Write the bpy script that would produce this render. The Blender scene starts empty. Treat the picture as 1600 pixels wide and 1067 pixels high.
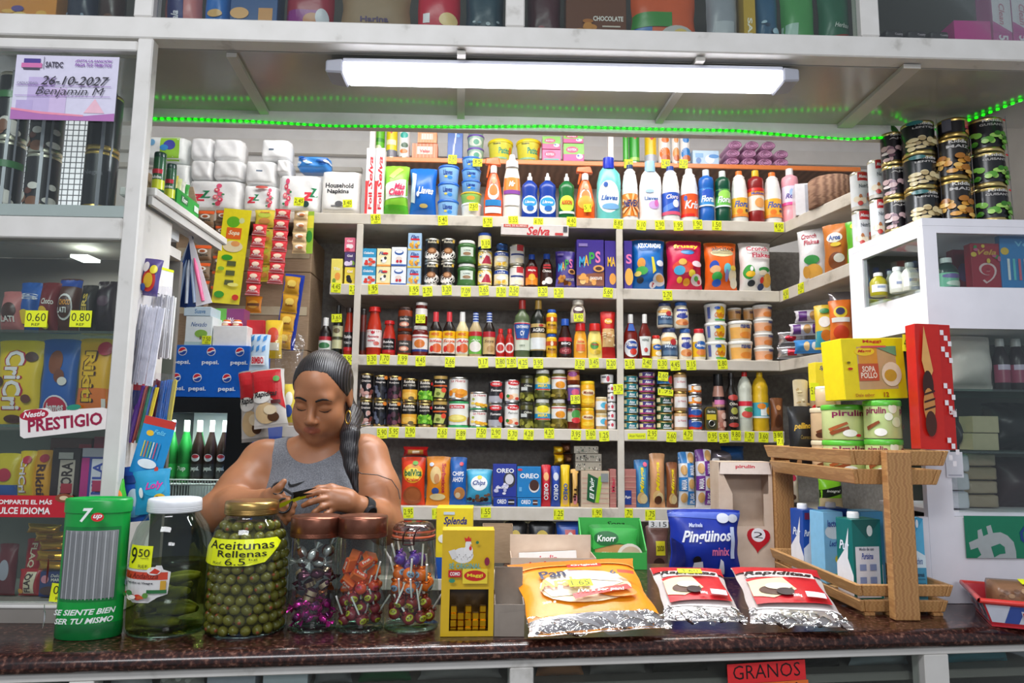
import bpy,bmesh,math,random
import numpy as np
from mathutils import Vector,Matrix
from mathutils.geometry import tessellate_polygon
random.seed(7)
C=bpy.context.scene.collection
PI=math.pi
# ---------------------------------------------------------------- camera, world, lights, exposure
FPX,CAMZ=1100.0,1.40
YAW,PITCH,ROLL=math.radians(1.5),math.atan(140/FPX),0.012
CM=Matrix.Rotation(-YAW,3,'Z') @ Matrix.Rotation(PI/2+PITCH,3,'X') @ Matrix.Rotation(ROLL,3,'Z')
cd=bpy.data.cameras.new('camera'); cam=bpy.data.objects.new('camera',cd); C.objects.link(cam)
cam.matrix_world=Matrix.Translation((0,0,CAMZ)) @ CM.to_4x4()
cd.sensor_fit='HORIZONTAL'; cd.sensor_width=36; cd.lens=FPX/1600*36; cd.clip_start=0.05
sc=bpy.context.scene
sc.camera=cam
sc.view_settings.view_transform='Standard'; sc.view_settings.look='None'
sc.view_settings.exposure=0.0; sc.view_settings.gamma=1.0; sc.view_settings.use_curve_mapping=False
sc.cycles.max_bounces=10; sc.cycles.transparent_max_bounces=24; sc.cycles.caustics_reflective=False; sc.cycles.caustics_refractive=False
w=bpy.data.worlds.new('street_daylight'); sc.world=w; w.use_nodes=True
w.node_tree.nodes['Background'].inputs[0].default_value=(0.80,0.88,1.0,1)
w.node_tree.nodes['Background'].inputs[1].default_value=0.42

def area(name,loc,rot,sx,sy,power,col=(1,1,1),spread=180):
    l=bpy.data.lights.new(name,'AREA'); l.shape='RECTANGLE'; l.size=sx; l.size_y=sy; l.energy=power; l.color=col
    l.spread=math.radians(spread)
    o=bpy.data.objects.new(name,l); C.objects.link(o); o.location=loc; o.rotation_euler=rot
    return o
def ray(px,py):
    return CM @ Vector(((px-800)/FPX,-(py-533.5)/FPX,-1))
def at(px,py,Y):
    d=ray(px,py); return Vector((0,0,CAMZ))+d*(Y/d.y)
def onz(px,py,z):
    d=ray(px,py); return Vector((0,0,CAMZ))+d*((z-CAMZ)/d.z)
YB=3.20  # front plane of the back shelves
YF=1.65  # front plane of the glass cases and fascia
ZC=onz(400,1008,0).z*0+at(400,1008,1.5).z  # counter top
ZCEIL=at(800,75,YF).z
YLIP=onz(700,180,ZCEIL).y  # rear lip of the ceiling over the counter
# lamps of the shop: the long fixture over the counter (its own builder below), two ceiling lamps further in
area('shop_ceiling_lamp',(-0.25,2.62,3.2),(0,0,0),1.5,0.25,27,(1.0,0.98,0.95))
area('shop_ceiling_lamp',(0.95,2.62,3.2),(0,0,0),0.9,0.25,15,(1.0,0.98,0.95))

area('hall_fill_lamp',(-0.9,-0.7,3.3),(math.radians(38),0,0),1.6,0.5,47,(0.96,0.97,1.0))  # out-of-view lamp added for more frontal light on the cases
area('hall_fill_lamp',(0.7,-1.9,2.3),(math.radians(72),0,0),1.2,0.4,24,(0.97,0.97,1.0))  # second unseen lamp, added low to brighten the facade under the counter

# ---------------------------------------------------------------- materials
_mats={}
def lin(h):
    if len(h)== 3: h=''.join(c*2 for c in h)
    v=[int(h[i:i+2],16)/255 for i in (0,2,4)]
    return [(c/12.92 if c <= 0.04045 else ((c+0.055)/1.055) ** 2.4) for c in v]
PRE=dict(g=(0.28,0,0),p=(0.55,0,0),m=(0.3,1,0),f=(0.34,0,0.22),s=(0.16,0.65,0.35),w=(0.6,0,0.1),c=(0.85,0,0.2),k=(0.4,0,0.04))
def M(h,kind='g'):
    """A procedural surface: colour h with faint mottling. kind: g gloss print, p paper, m metal, f film, s foil, w paint, c cloth, k skin."""
    key=(h,kind)
    if key in _mats: return _mats[key]
    m=bpy.data.materials.new(f'{kind}_{h}'); m.use_nodes=True; nt=m.node_tree; b=nt.nodes['Principled BSDF']
    r,me,bump=PRE[kind]
    col=lin(h)
    b.inputs['Roughness'].default_value=r; b.inputs['Metallic'].default_value=me
    n=nt.nodes.new('ShaderNodeTexNoise'); n.inputs['Scale'].default_value=dict(w=9,c=300,k=40).get(kind,60)
    n.inputs['Detail'].default_value=4 if kind in 'wck' else 1
    tc=nt.nodes.new('ShaderNodeTexCoord'); nt.links.new(tc.outputs['Object'],n.inputs['Vector'])
    mx=nt.nodes.new('ShaderNodeMix'); mx.data_type='RGBA'
    a=dict(w=0.88,c=0.6,k=0.88).get(kind,0.93)
    mx.inputs[6].default_value=(*[c*a for c in col],1); mx.inputs[7].default_value=(*[min(1,c*(2-a)) for c in col],1)
    nt.links.new(n.outputs[0],mx.inputs[0]); nt.links.new(mx.outputs[2],b.inputs['Base Color'])
    if bump:
        n2=nt.nodes.new('ShaderNodeTexNoise'); n2.inputs['Scale'].default_value=dict(f=28,s=45,w=60,c=500,k=180)[kind]
        n2.inputs['Detail'].default_value=3; nt.links.new(tc.outputs['Object'],n2.inputs['Vector'])
        bp=nt.nodes.new('ShaderNodeBump'); bp.inputs['Strength'].default_value=bump; bp.inputs['Distance'].default_value=0.006 if kind in 'fs' else 0.002
        nt.links.new(n2.outputs[0],bp.inputs['Height']); nt.links.new(bp.outputs[0],b.inputs['Normal'])
    if kind== 'k':
        b.inputs['Subsurface Weight'].default_value=0.12; b.inputs['Subsurface Radius'].default_value=(0.012,0.005,0.003); b.inputs['Subsurface Scale'].default_value=1.0
    _mats[key]=m; return m
def emit(h,s):
    key=(h,'e',s)
    if key in _mats: return _mats[key]
    m=bpy.data.materials.new('glow_'+h); m.use_nodes=True; nt=m.node_tree; b=nt.nodes['Principled BSDF']
    b.inputs['Base Color'].default_value=(*lin(h),1); b.inputs['Emission Color'].default_value=(*lin(h),1); b.inputs['Emission Strength'].default_value=s
    _mats[key]=m; return m
def glass(tint='fff',base=0.05,gain=0.5,rough=0.03,bump=0.0):
    """Thin clear glass or film: tinted see-through with a Fresnel reflection."""
    key=('gl',tint,base,gain,rough,bump)
    if key in _mats: return _mats[key]
    m=bpy.data.materials.new('clear_'+tint); m.use_nodes=True; nt=m.node_tree; nt.nodes.clear()
    o=nt.nodes.new('ShaderNodeOutputMaterial'); t=nt.nodes.new('ShaderNodeBsdfTransparent'); g=nt.nodes.new('ShaderNodeBsdfGlossy')
    t.inputs[0].default_value=(*lin(tint),1); g.inputs['Roughness'].default_value=rough
    f=nt.nodes.new('ShaderNodeLayerWeight'); f.inputs[0].default_value=0.3
    mm=nt.nodes.new('ShaderNodeMath'); mm.operation='MULTIPLY_ADD'; mm.inputs[1].default_value=gain; mm.inputs[2].default_value=base
    nt.links.new(f.outputs['Fresnel'],mm.inputs[0]); x=nt.nodes.new('ShaderNodeMixShader'); nt.links.new(mm.outputs[0],x.inputs[0])
    nt.links.new(t.outputs[0],x.inputs[1]); nt.links.new(g.outputs[0],x.inputs[2]); nt.links.new(x.outputs[0],o.inputs[0])
    if bump:
        n2=nt.nodes.new('ShaderNodeTexNoise'); n2.inputs['Scale'].default_value=35; tc=nt.nodes.new('ShaderNodeTexCoord'); nt.links.new(tc.outputs['Object'],n2.inputs[0])
        bp=nt.nodes.new('ShaderNodeBump'); bp.inputs['Strength'].default_value=bump; bp.inputs['Distance'].default_value=0.01
        nt.links.new(n2.outputs[0],bp.inputs['Height']); nt.links.new(bp.outputs[0],g.inputs['Normal']); nt.links.new(bp.outputs[0],f.inputs['Normal'])
    _mats[key]=m; return m
def ramp_mat(name,kind,stops,scale,rough=0.5,metal=0,bump=0,stretch=(1,1,1)):
    m=bpy.data.materials.new(name); m.use_nodes=True; nt=m.node_tree; b=nt.nodes['Principled BSDF']
    tc=nt.nodes.new('ShaderNodeTexCoord'); mp=nt.nodes.new('ShaderNodeMapping'); mp.inputs['Scale'].default_value=stretch
    nt.links.new(tc.outputs['Object'],mp.inputs[0])
    n=nt.nodes.new({'noise': 'ShaderNodeTexNoise','voronoi': 'ShaderNodeTexVoronoi','wave': 'ShaderNodeTexWave'}[kind]); n.inputs['Scale'].default_value=scale
    if kind != 'voronoi': n.inputs['Detail'].default_value=6
    if kind== 'wave': n.inputs['Distortion'].default_value=4
    nt.links.new(mp.outputs[0],n.inputs[0])
    cr=nt.nodes.new('ShaderNodeValToRGB'); e=cr.color_ramp.elements
    while len(e) < len(stops): e.new(0.5)
    for i,(p,h) in enumerate(stops): e[i].position=p; e[i].color=(*lin(h),1)
    nt.links.new(n.outputs[0],cr.inputs[0]); nt.links.new(cr.outputs[0],b.inputs['Base Color'])
    b.inputs['Roughness'].default_value=rough; b.inputs['Metallic'].default_value=metal
    if bump:
        bp=nt.nodes.new('ShaderNodeBump'); bp.inputs['Strength'].default_value=bump; bp.inputs['Distance'].default_value=0.003
        nt.links.new(n.outputs[0],bp.inputs['Height']); nt.links.new(bp.outputs[0],b.inputs['Normal'])
    return m
WHITE=ramp_mat('worn_white_paint','noise',[(0.22,'a8a49c'),(0.36,'d4d1cb'),(0.7,'dddad5')],14,0.5,bump=0.08)
SHELF=ramp_mat('cream_shelf_paint','noise',[(0.25,'a59d90'),(0.4,'cdc5b8'),(0.7,'d8d1c5')],12,0.5,bump=0.05)
WALLM=ramp_mat('stucco_wall','noise',[(0.3,'8f8a84'),(0.7,'a9a49e')],60,0.85,bump=0.6)
GRAN=ramp_mat('brown_granite','noise',[(0.3,'140a09'),(0.47,'2c1512'),(0.58,'42241d'),(0.72,'7a5648')],110,0.2)
CEILM=ramp_mat('grey_ceiling_laminate','noise',[(0.3,'98958d'),(0.7,'aaa79f')],3,0.16)
WOOD=ramp_mat('pale_pine','wave',[(0.0,'a87748'),(0.5,'c2925c'),(1.0,'b0804e')],16,0.45,stretch=(1,1,6))
WOODX=ramp_mat('pale_pine_rail','wave',[(0.0,'b28250'),(0.5,'cb9c66'),(1.0,'bb8c57')],16,0.45,stretch=(1,1,9))
KRAFT=ramp_mat('kraft_card','noise',[(0.3,'9c8266'),(0.7,'ab9176')],30,0.8,stretch=(1,1,8))
CARDW=ramp_mat('beige_card','noise',[(0.3,'c9b09a'),(0.7,'d8c2ad')],20,0.7)

# ---------------------------------------------------------------- mesh building
_txt={}
def text2d(s,style,cx,cz):
    """Glyph outlines of s, filled and normalised to a unit box; cut into cx by cz cells so that it can follow a curved face."""
    key=(s,style,cx,cz)
    if key in _txt: return _txt[key]
    cu=bpy.data.curves.new('glyphs','FONT'); cu.body=s; cu.align_x='CENTER'; cu.resolution_u=2 if len(s) > 3 else 4
    cu.offset=0.028 if 'b' in style else (-0.004 if 't' in style else 0.008); cu.space_line=0.8
    if 'i' in style: cu.shear=0.3
    o=bpy.data.objects.new('glyphs',cu); me=bpy.data.meshes.new_from_object(o)
    bm=bmesh.new(); bm.from_mesh(me)
    bmesh.ops.remove_doubles(bm,verts=bm.verts,dist=1e-5)
    xs=[v.co.x for v in bm.verts]; ys=[v.co.y for v in bm.verts]
    x0,x1,y0,y1=min(xs),max(xs),min(ys),max(ys)
    for v in bm.verts: v.co=((v.co.x-x0)/(x1-x0)-.5,(v.co.y-y0)/(y1-y0)-.5,0)
    for k in range(1,cx): bmesh.ops.bisect_plane(bm,geom=bm.verts[:]+bm.edges[:]+bm.faces[:],plane_co=(k/cx-.5,0,0),plane_no=(1,0,0))
    for k in range(1,cz): bmesh.ops.bisect_plane(bm,geom=bm.verts[:]+bm.edges[:]+bm.faces[:],plane_co=(0,k/cz-.5,0),plane_no=(0,1,0))
    bm.verts.index_update()
    r=([(v.co.x,v.co.y) for v in bm.verts],[[v.index for v in f.verts] for f in bm.faces])
    bm.free(); bpy.data.meshes.remove(me); bpy.data.objects.remove(o); bpy.data.curves.remove(cu)
    _txt[key]=r; return r

class MB:
    def __init__(s): s.v=[]; s.f=[]; s.m=[]; s.sm=[]; s.mats=[]
    def mi(s,m):
        if isinstance(m,str): m=M(m)
        if m not in s.mats: s.mats.append(m)
        return s.mats.index(m)
    def add(s,vs,fs,m,smooth=False):
        b=len(s.v); i=s.mi(m); s.v.extend([tuple(v) for v in vs])
        for f in fs: s.f.append([b+k for k in f]); s.m.append(i); s.sm.append(smooth)
        return s
    def box(s,x0,y0,z0,x1,y1,z1,m,c=0.0):
        if x1 < x0: x0,x1=x1,x0
        if y1 < y0: y0,y1=y1,y0
        if z1 < z0: z0,z1=z1,z0
        return s.hexa([(x0,y0,z0),(x1,y0,z0),(x1,y1,z0),(x0,y1,z0),(x0,y0,z1),(x1,y0,z1),(x1,y1,z1),(x0,y1,z1)],m,c)
    def hexa(s,p,m,c=0.0):
        """A six-sided solid from its eight corners, edges eased by c."""
        p=[Vector(q) for q in p]
        F=[(0,3,2,1),(4,5,6,7),(0,1,5,4),(1,2,6,5),(2,3,7,6),(3,0,4,7)]
        if c <= 0: return s.add(p,F,m)
        nb={0: (1,3,4),1: (0,2,5),2: (1,3,6),3: (0,2,7),4: (0,5,7),5: (1,4,6),6: (2,5,7),7: (3,4,6)}
        vs=[]; ix={}
        for i in range(8):
            for fi,f in enumerate(F):
                if i in f:
                    k=f.index(i); a,b=p[f[k-1]],p[f[(k+1) % 4]]
                    q=p[i].copy()
                    for t in (a,b):
                        d=t-p[i]; L=d.length
                        if L > 1e-9: q += d*(min(c,L*.45)/L)
                    ix[(i,fi)]=len(vs); vs.append(q)
        fs=[[ix[(i,fi)] for i in f] for fi,f in enumerate(F)]
        ed={}
        for fi,f in enumerate(F):
            for k in range(4):
                a,b=f[k],f[(k+1) % 4]; ed.setdefault((min(a,b),max(a,b)),[]).append((fi,a,b))
        for (a,b),l in ed.items():
            (f1,a1,b1),(f2,a2,b2)=l
            fs.append([ix[(b1,f1)],ix[(a1,f1)],ix[(a1,f2)],ix[(b1,f2)]])
        for i in range(8):
            t=[ix[(i,fi)] for fi in range(6) if (i,fi) in ix]
            fs.append(t)
        return s.add(vs,fs,m,False)
    def lathe(s,prof,m,n=24,cx=0,cy=0,sx=1,sy=1,cap=True,smooth=True):
        vs=[]; fs=[]
        for r,z in prof:
            for k in range(n):
                a=2*PI*k/n; vs.append((cx+r*sx*math.sin(a),cy-r*sy*math.cos(a),z))
        for j in range(len(prof)-1):
            for k in range(n):
                a,b=j*n+k,j*n+(k+1) % n; fs.append((a,b,b+n,a+n))
        s.add(vs,fs,m,smooth)
        if cap:
            L=len(prof)-1
            if prof[0][0] > 1e-6: s.add(vs[:n],[tuple(range(n-1,-1,-1))],m)
            if prof[L][0] > 1e-6: s.add(vs[L*n:],[tuple(range(n))],m)
        return s
    def tube(s,pts,r,m,n=8,cap=True):
        pts=[Vector(p) for p in pts]; L=len(pts); vs=[]; fs=[]
        rs=r if isinstance(r,(list,tuple)) else [r]*L
        nv=None
        for i,p in enumerate(pts):
            t=(pts[min(i+1,L-1)]-pts[max(i-1,0)]).normalized()
            if nv is None:
                nv=t.cross(Vector((0,0,1)) if abs(t.z) < .9 else Vector((1,0,0))).normalized()
            else: nv=(nv-t*nv.dot(t)).normalized()
            b=t.cross(nv)
            for k in range(n):
                a=2*PI*k/n; vs.append(p+(nv*math.cos(a)+b*math.sin(a))*rs[i])
        for j in range(L-1):
            for k in range(n):
                a,b=j*n+k,j*n+(k+1) % n; fs.append((a,a+n,b+n,b))
        s.add(vs,fs,m,True)
        if cap: s.add(vs[:n],[tuple(range(n))],m); s.add(vs[-n:],[tuple(range(n-1,-1,-1))],m)
        return s
    def grid(s,fn,nu,nv,m,flip=False,smooth=True):
        vs=[fn(i/nu,j/nv) for j in range(nv+1) for i in range(nu+1)]
        fs=[]
        for j in range(nv):
            for i in range(nu):
                a=j*(nu+1)+i; q=(a,a+1,a+nu+2,a+nu+1); fs.append(q[::-1] if flip else q)
        return s.add(vs,fs,m,smooth)
    def sphere(s,c,r,m,n=12,sc=(1,1,1)):
        c=Vector(c)
        return s.grid(lambda u,v: c+Vector((r*sc[0]*math.sin(v*PI)*math.cos(2*PI*u),r*sc[1]*math.sin(v*PI)*math.sin(2*PI*u),-r*sc[2]*math.cos(v*PI))),n,n // 2+1,m)
    def deco(s,S,decs,k=0.0005,nu=1,nv=1,kind='g'):
        """Prints decs on the face S(u, v, off); nu, nv: how finely it is cut to follow the face over one unit."""
        off=0
        for d in decs:
            off += k; t=d[0]
            mm=d[-1] if t != 'T' else d[6]
            m=M(mm,kind) if isinstance(mm,str) else mm
            if t== 'R':
                u0,v0,u1,v1=d[1:5]; a=max(1,math.ceil(abs(u1-u0)*nu)); b=max(1,math.ceil(abs(v1-v0)*nv)); o=off
                s.grid(lambda u,v: S(u0+(u1-u0)*u,v0+(v1-v0)*v,o),a,b,m,smooth=nu > 1)
            elif t== 'E':
                u,v,ru,rv=d[1:5]; n=18; rg=1 if nu*ru < 1 and nv*rv < 1 else 3
                vs=[S(u,v,off)]; fs=[]
                for q in range(1,rg+1):
                    for j in range(n): vs.append(S(u+ru*q/rg*math.cos(2*PI*j/n),v+rv*q/rg*math.sin(2*PI*j/n),off))
                for j in range(n):
                    fs.append((0,1+j,1+(j+1) % n))
                    for q in range(rg-1):
                        a,b=1+q*n+j,1+q*n+(j+1) % n; fs.append((a,a+n,b+n,b))
                s.add(vs,fs,m,nu > 1)
            elif t== 'P':
                pts=d[1]; tri=tessellate_polygon([[Vector((p[0],p[1],0)) for p in pts]])
                if nu > 1 or nv > 1:
                    bm=bmesh.new(); bv=[bm.verts.new((p[0],p[1],0)) for p in pts]
                    for f in tri:
                        try: bm.faces.new([bv[i] for i in f])
                        except ValueError: pass
                    us=[p[0] for p in pts]; vv=[p[1] for p in pts]
                    for q in range(1,max(1,math.ceil((max(us)-min(us))*nu))):
                        bmesh.ops.bisect_plane(bm,geom=bm.verts[:]+bm.edges[:]+bm.faces[:],plane_co=(min(us)+q/nu,0,0),plane_no=(1,0,0))
                    for q in range(1,max(1,math.ceil((max(vv)-min(vv))*nv))):
                        bmesh.ops.bisect_plane(bm,geom=bm.verts[:]+bm.edges[:]+bm.faces[:],plane_co=(0,min(vv)+q/nv,0),plane_no=(0,1,0))
                    bmesh.ops.recalc_face_normals(bm,faces=bm.faces); bm.verts.index_update()
                    s.add([S(v.co.x,v.co.y,off) for v in bm.verts],[[v.index for v in f.verts] for f in bm.faces],m); bm.free()
                else: s.add([S(p[0],p[1],off) for p in pts],[tuple(f) for f in tri],m)
            elif t== 'T':
                txt,u,v,wu,hv=d[1:6]; st=d[7] if len(d) > 7 else 'b'; ang=d[8] if len(d) > 8 else 0
                vs,fs=text2d(txt,st,max(1,round(wu*nu)),max(1,round(hv*nv)))
                ca,sa=math.cos(ang),math.sin(ang)
                if abs(ang) > 1.2:  # reads along v
                    pts=[(u-y*wu*(1 if ang > 0 else-1),v+x*hv*(1 if ang > 0 else-1)) for x,y in vs]
                else:
                    pts=[(u+x*wu,v+y*hv+x*math.tan(ang)*hv) for x,y in vs]
                s.add([S(a,b,off) for a,b in pts],fs,m)
        return s
    def build(s,name,parent=None,loc=None,rz=0.0,rot=None):
        me=bpy.data.meshes.new(name); me.from_pydata(s.v,[],s.f)
        for m in s.mats: me.materials.append(m)
        me.polygons.foreach_set('material_index',s.m); me.polygons.foreach_set('use_smooth',s.sm); me.update()
        o=bpy.data.objects.new(name,me); C.objects.link(o)
        if parent is not None: o.parent=parent
        if loc is not None: o.location=loc
        if rot is not None: o.rotation_euler=rot
        elif rz: o.rotation_euler=(0,0,rz)
        return o
def tag(o,label,cat,group=None):
    o['label']=label; o['category']=cat
    if group: o['group']=group
    return o
def thing(name,label,cat,loc=(0,0,0),rz=0.0,group=None):
    o=bpy.data.objects.new(name,None); C.objects.link(o); o.location=loc; o.rotation_euler=(0,0,rz); o.empty_display_size=0.05
    return tag(o,label,cat,group)
def struct(o): o['kind']='structure'; return o
_kids={}
def dup(o,parent=None):
    c=o.copy(); C.objects.link(c)
    if parent is not None: c.parent=parent
    for ch in list(o.children): dup(ch,c)
    return c
# ---------------------------------------------------------------- setting
def wall(name,x0,y0,z0,x1,y1,z1,m): return struct(MB().box(x0,y0,z0,x1,y1,z1,m).build(name))
SZ=[at(800,y,YB).z for y in (338,447.5,557.5,669,792)]  # shelf tops
TH=[0.052,0.052,0.048,0.052,0.06]
YW=3.56
wall('floor',-4,-1.5,-0.05,4,4.2,0,ramp_mat('floor_tile','noise',[(0.3,'6f6a64'),(0.7,'807b74')],6,0.4))
wall('wall_back',-3,YW,0,3,4.0,SZ[0]-TH[0],WALLM)
wall('wall_upper',-3,3.82,SZ[0]-TH[0],3,4.0,3.3,M('f0eeec','w'))
wall('wall_left',-2.55,YF+.45,0,-2.45,4.0,3.3,M('cfcac2','w'))
wall('wall_right',2.75,YF+.45,0,2.85,4.0,3.3,M('bdb9b2','w'))
wall('ceiling',-3,YLIP+.03,3.25,3,4.0,3.3,M('f2f0ee','w'))
D1=Vector((at(1393,205,YLIP).x,YLIP,0))
struct(MB().box(-2.6,YF+.05,ZCEIL,2.9,YLIP,ZCEIL+.02,CEILM).build('ceiling'))
zl=at(800,204,YLIP).z
struct(MB().box(-2.6,YLIP,zl,D1.x,YLIP+.03,ZCEIL+.03,WHITE,.002).build('trim_1'))
for i,(a,b,wd) in enumerate([((362,82),(420,182),.026),((721,78),(720,178),.022),((1095,88),(1030,186),.022),((1425,100),(1322,192),.045)]):
    A,B=onz(*a,ZCEIL),onz(*b,ZCEIL); B.y=YLIP-.001
    struct(MB().hexa([(A.x-wd/2,A.y,ZCEIL-.012),(A.x+wd/2,A.y,ZCEIL-.012),(B.x+wd/2,B.y,ZCEIL-.012),(B.x-wd/2,B.y,ZCEIL-.012),
                      (A.x-wd/2,A.y,ZCEIL-.0005),(A.x+wd/2,A.y,ZCEIL-.0005),(B.x+wd/2,B.y,ZCEIL-.0005),(B.x-wd/2,B.y,ZCEIL-.0005)],M('b9b5ad','w')).build(f'trim_{i + 2}'))
z1=at(400,232,3.8).z
wall('trim_6',-2.4,3.78,z1-.03,2.6,3.8195,z1+.05,M('e9e6e2','w'))
z1=at(400,262,3.8).z
wall('trim_7',-2.4,3.79,z1-.012,-.75,3.8195,z1+.012,M('d5d0c8','w'))

# back shelving: boards and uprights of one fixed unit
su=thing('shelf_unit','cream painted wooden wall shelving full of groceries behind the seller','shelves',(0,YB,0))
def loc(mb,name,parent,m=None):
    """mb was laid out in world space; parent sits at an offset."""
    return mb.build(name,parent,loc=-Vector(parent.location))
XL=[at(190,340,YB).x,at(515,447,YB).x,at(492,557,YB).x,at(262,669,YB).x,at(380,792,YB).x]
XR=[at(1226,340,YB).x,at(1218,450,YB).x,at(1218,560,YB).x,at(1226,672,YB).x,at(1335,792,YB).x]
for i in range(5):
    dpt=YW if i else 3.81
    loc(MB().box(XL[i],YB,SZ[i]-TH[i],XR[i],dpt-.001,SZ[i],SHELF,.003),'shelf_board',su)
zb5=at(800,905,YB).z
loc(MB().box(XL[4],YB,zb5-.05,XR[4],YW-.001,zb5,SHELF,.003),'shelf_board',su)
XU=[at(561,400,YB).x,at(968,400,YB).x]
for x in XU:
    loc(MB().box(x-.015,YB-.003,.0,x+.015,YB+.0105,SZ[0]-TH[0]-.0005,SHELF,.002),'upright',su)
    loc(MB().box(x-.014,YB+.22,SZ[0]+.0005,x+.014,YB+.248,3.2,M('eeebe6','w'),.002),'upright',su)
# side run of the same shelving, angled towards the viewer at the far end
SIDE=[]
for i,(a,b) in enumerate([((1227,346),(1402,266)),((1219,452),(1342,404)),((1219,563),(1320,545))]):
    z=SZ[i]; A=Vector((XR[i]+.001,YB,z)); B=onz(*b,z); d=(B-A).normalized(); nrm=Vector((-d.y,d.x,0))*-1
    if nrm.x < 0: nrm=-nrm
    A2,B2=A+nrm*.36,B+nrm*.36
    A2=Vector((XR[i]+.001,YW-.01,z)); t=TH[i]
    SIDE.append((A,B,d,nrm))
    dn=Vector((0,0,-t))
    loc(MB().hexa([A+dn,B+dn,B2+dn,A2+dn,A,B,B2,A2],SHELF,.003),'side_shelf_board',su)
    if i== 2:
        wv=nrm
wq=SIDE[2][0]+SIDE[2][3]*.42; wq2=SIDE[2][1]+SIDE[2][3]*.42
struct(MB().hexa([(wq.x,YW,0),(wq2.x+.1,wq2.y,0),(wq2.x+.2,wq2.y,0),(wq.x+.1,YW+.05,0),(wq.x,YW,SZ[0]-TH[0]-.01),(wq2.x+.1,wq2.y,SZ[0]-TH[0]-.01),(wq2.x+.2,wq2.y,SZ[0]-TH[0]-.01),(wq.x+.1,YW+.05,SZ[0]-TH[0]-.01)],WALLM).build('wall_side'))
# orange-edged upper board
YO=3.46
ZO=at(800,249,YO).z
ob=thing('upper_shelf','thin wooden shelf with an orange edge above the cleaning bottles','shelf',(0,YO,ZO))
ORW=ramp_mat('brown_board','wave',[(0,'6e4c38'),(1,'86604a')],8,0.5)
for x0,x1 in ((at(585,249,YO).x,XU[1]-.015),(XU[1]+.015,at(1345,262,YO).x)):
    loc(MB().box(x0,YO+.012,ZO-.022,x1,3.815,ZO,ORW),'board',ob)
    loc(MB().box(x0,YO,ZO-.024,x1,YO+.0115,ZO,M('f08a4a'),.002),'edge_strip',ob)

# ceiling fixture over the counter, with its own light
pA,pB=onz(540,124,ZCEIL-.05),onz(1216,136,ZCEIL-.05)
Lx=pB.x-pA.x; yl=onz(880,131,ZCEIL-.05).y
lt=thing('batten_light','long bright white batten light under the ceiling over the counter','lamp',((pA.x+pB.x)/2,yl,ZCEIL))
h=Lx/2
lt.rotation_euler=(0,0,math.radians(-.6))
MB().hexa([(-h,-.038,-.05),(h,-.038,-.05),(h,.038,-.05),(-h,.038,-.05),(-h,-.03,-.022),(h,-.03,-.022),(h,.03,-.022),(-h,.03,-.022)],emit('f4f6ff',9),.006).build('diffuser',lt)
MB().box(-h,-.042,-.022,h,.042,-.0125,M('c9cbd6','w'),.002).build('housing',lt)
for s in (-1,1):
    MB().hexa([(s*h,-.043,-.053),(s*(h+.045),-.035,-.047),(s*(h+.045),.035,-.047),(s*h,.043,-.053),(s*h,-.043,-.014),(s*(h+.045),-.035,-.014),(s*(h+.045),.035,-.014),(s*h,.043,-.014)][:: 1] if s > 0 else
              [(-(h+.045),-.035,-.047),(-h,-.043,-.053),(-h,.043,-.053),(-(h+.045),.035,-.047),(-(h+.045),-.035,-.014),(-h,-.043,-.014),(-h,.043,-.014),(-(h+.045),.035,-.014)],M('a8aab4','w'),.004).build('end_cap',lt)
l=bpy.data.lights.new('batten_lamp','AREA'); l.shape='RECTANGLE'; l.size=Lx*.98; l.size_y=.07; l.energy=17; l.color=(.93,.96,1.0)
lo=bpy.data.objects.new('batten_lamp',l); C.objects.link(lo); lo.parent=lt; lo.location=(0,0,-.056)

# green light strip along the lip and on along the right
ls=[]
for x,y in [(226,185),(300,186),(400,190),(520,197),(700,198),(860,197),(1000,201),(1150,204),(1240,212),(1330,218),(1392,214)]:
    p=at(x,y,YLIP-.004); ls.append(p)
ls += [onz(1440,208,ZCEIL-.006),onz(1520,186,ZCEIL-.006),onz(1600,155,ZCEIL-.006),onz(1680,122,ZCEIL-.006)]
st=thing('light_strip','glowing green light strip sagging along the ceiling lip','light strip',tuple(ls[0]))
loc(MB().tube(ls,.0042,glass('7f7',.1,.4),8),'sleeve',st)
mb=MB()
tot=0; GL=emit('22ff10',5)
for a,b in zip(ls[:-1],ls[1:]):
    n=max(2,int((b-a).length/.0185))
    for k in range(n):
        p=a.lerp(b,(k+.5)/n); mb.box(p.x-.0032,p.y-.0022,p.z-.0026,p.x+.0032,p.y+.0022,p.z+.0026,GL)
o=loc(mb,'glowing_dots',st); o['kind']='stuff'

# ---------------------------------------------------------------- glass cases at the front
GP=glass('f4f8f6',.035,.35,.02)
def fq(mb,O,I,n,t,m):
    """A flat frame between outer quad O and inner quad I, thickness t behind the face along n."""
    n=Vector(n).normalized()*t
    for k in range(4):
        a,b,c,d=Vector(O[k]),Vector(O[(k+1) % 4]),Vector(I[(k+1) % 4]),Vector(I[k])
        mb.hexa([a,b,c,d,a+n,b+n,c+n,d+n],m)
    return mb
def pz(y,x=800,Y=YF): return at(x,y,Y).z
def pxx(x,y=500,Y=YF): return at(x,y,Y).x
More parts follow.
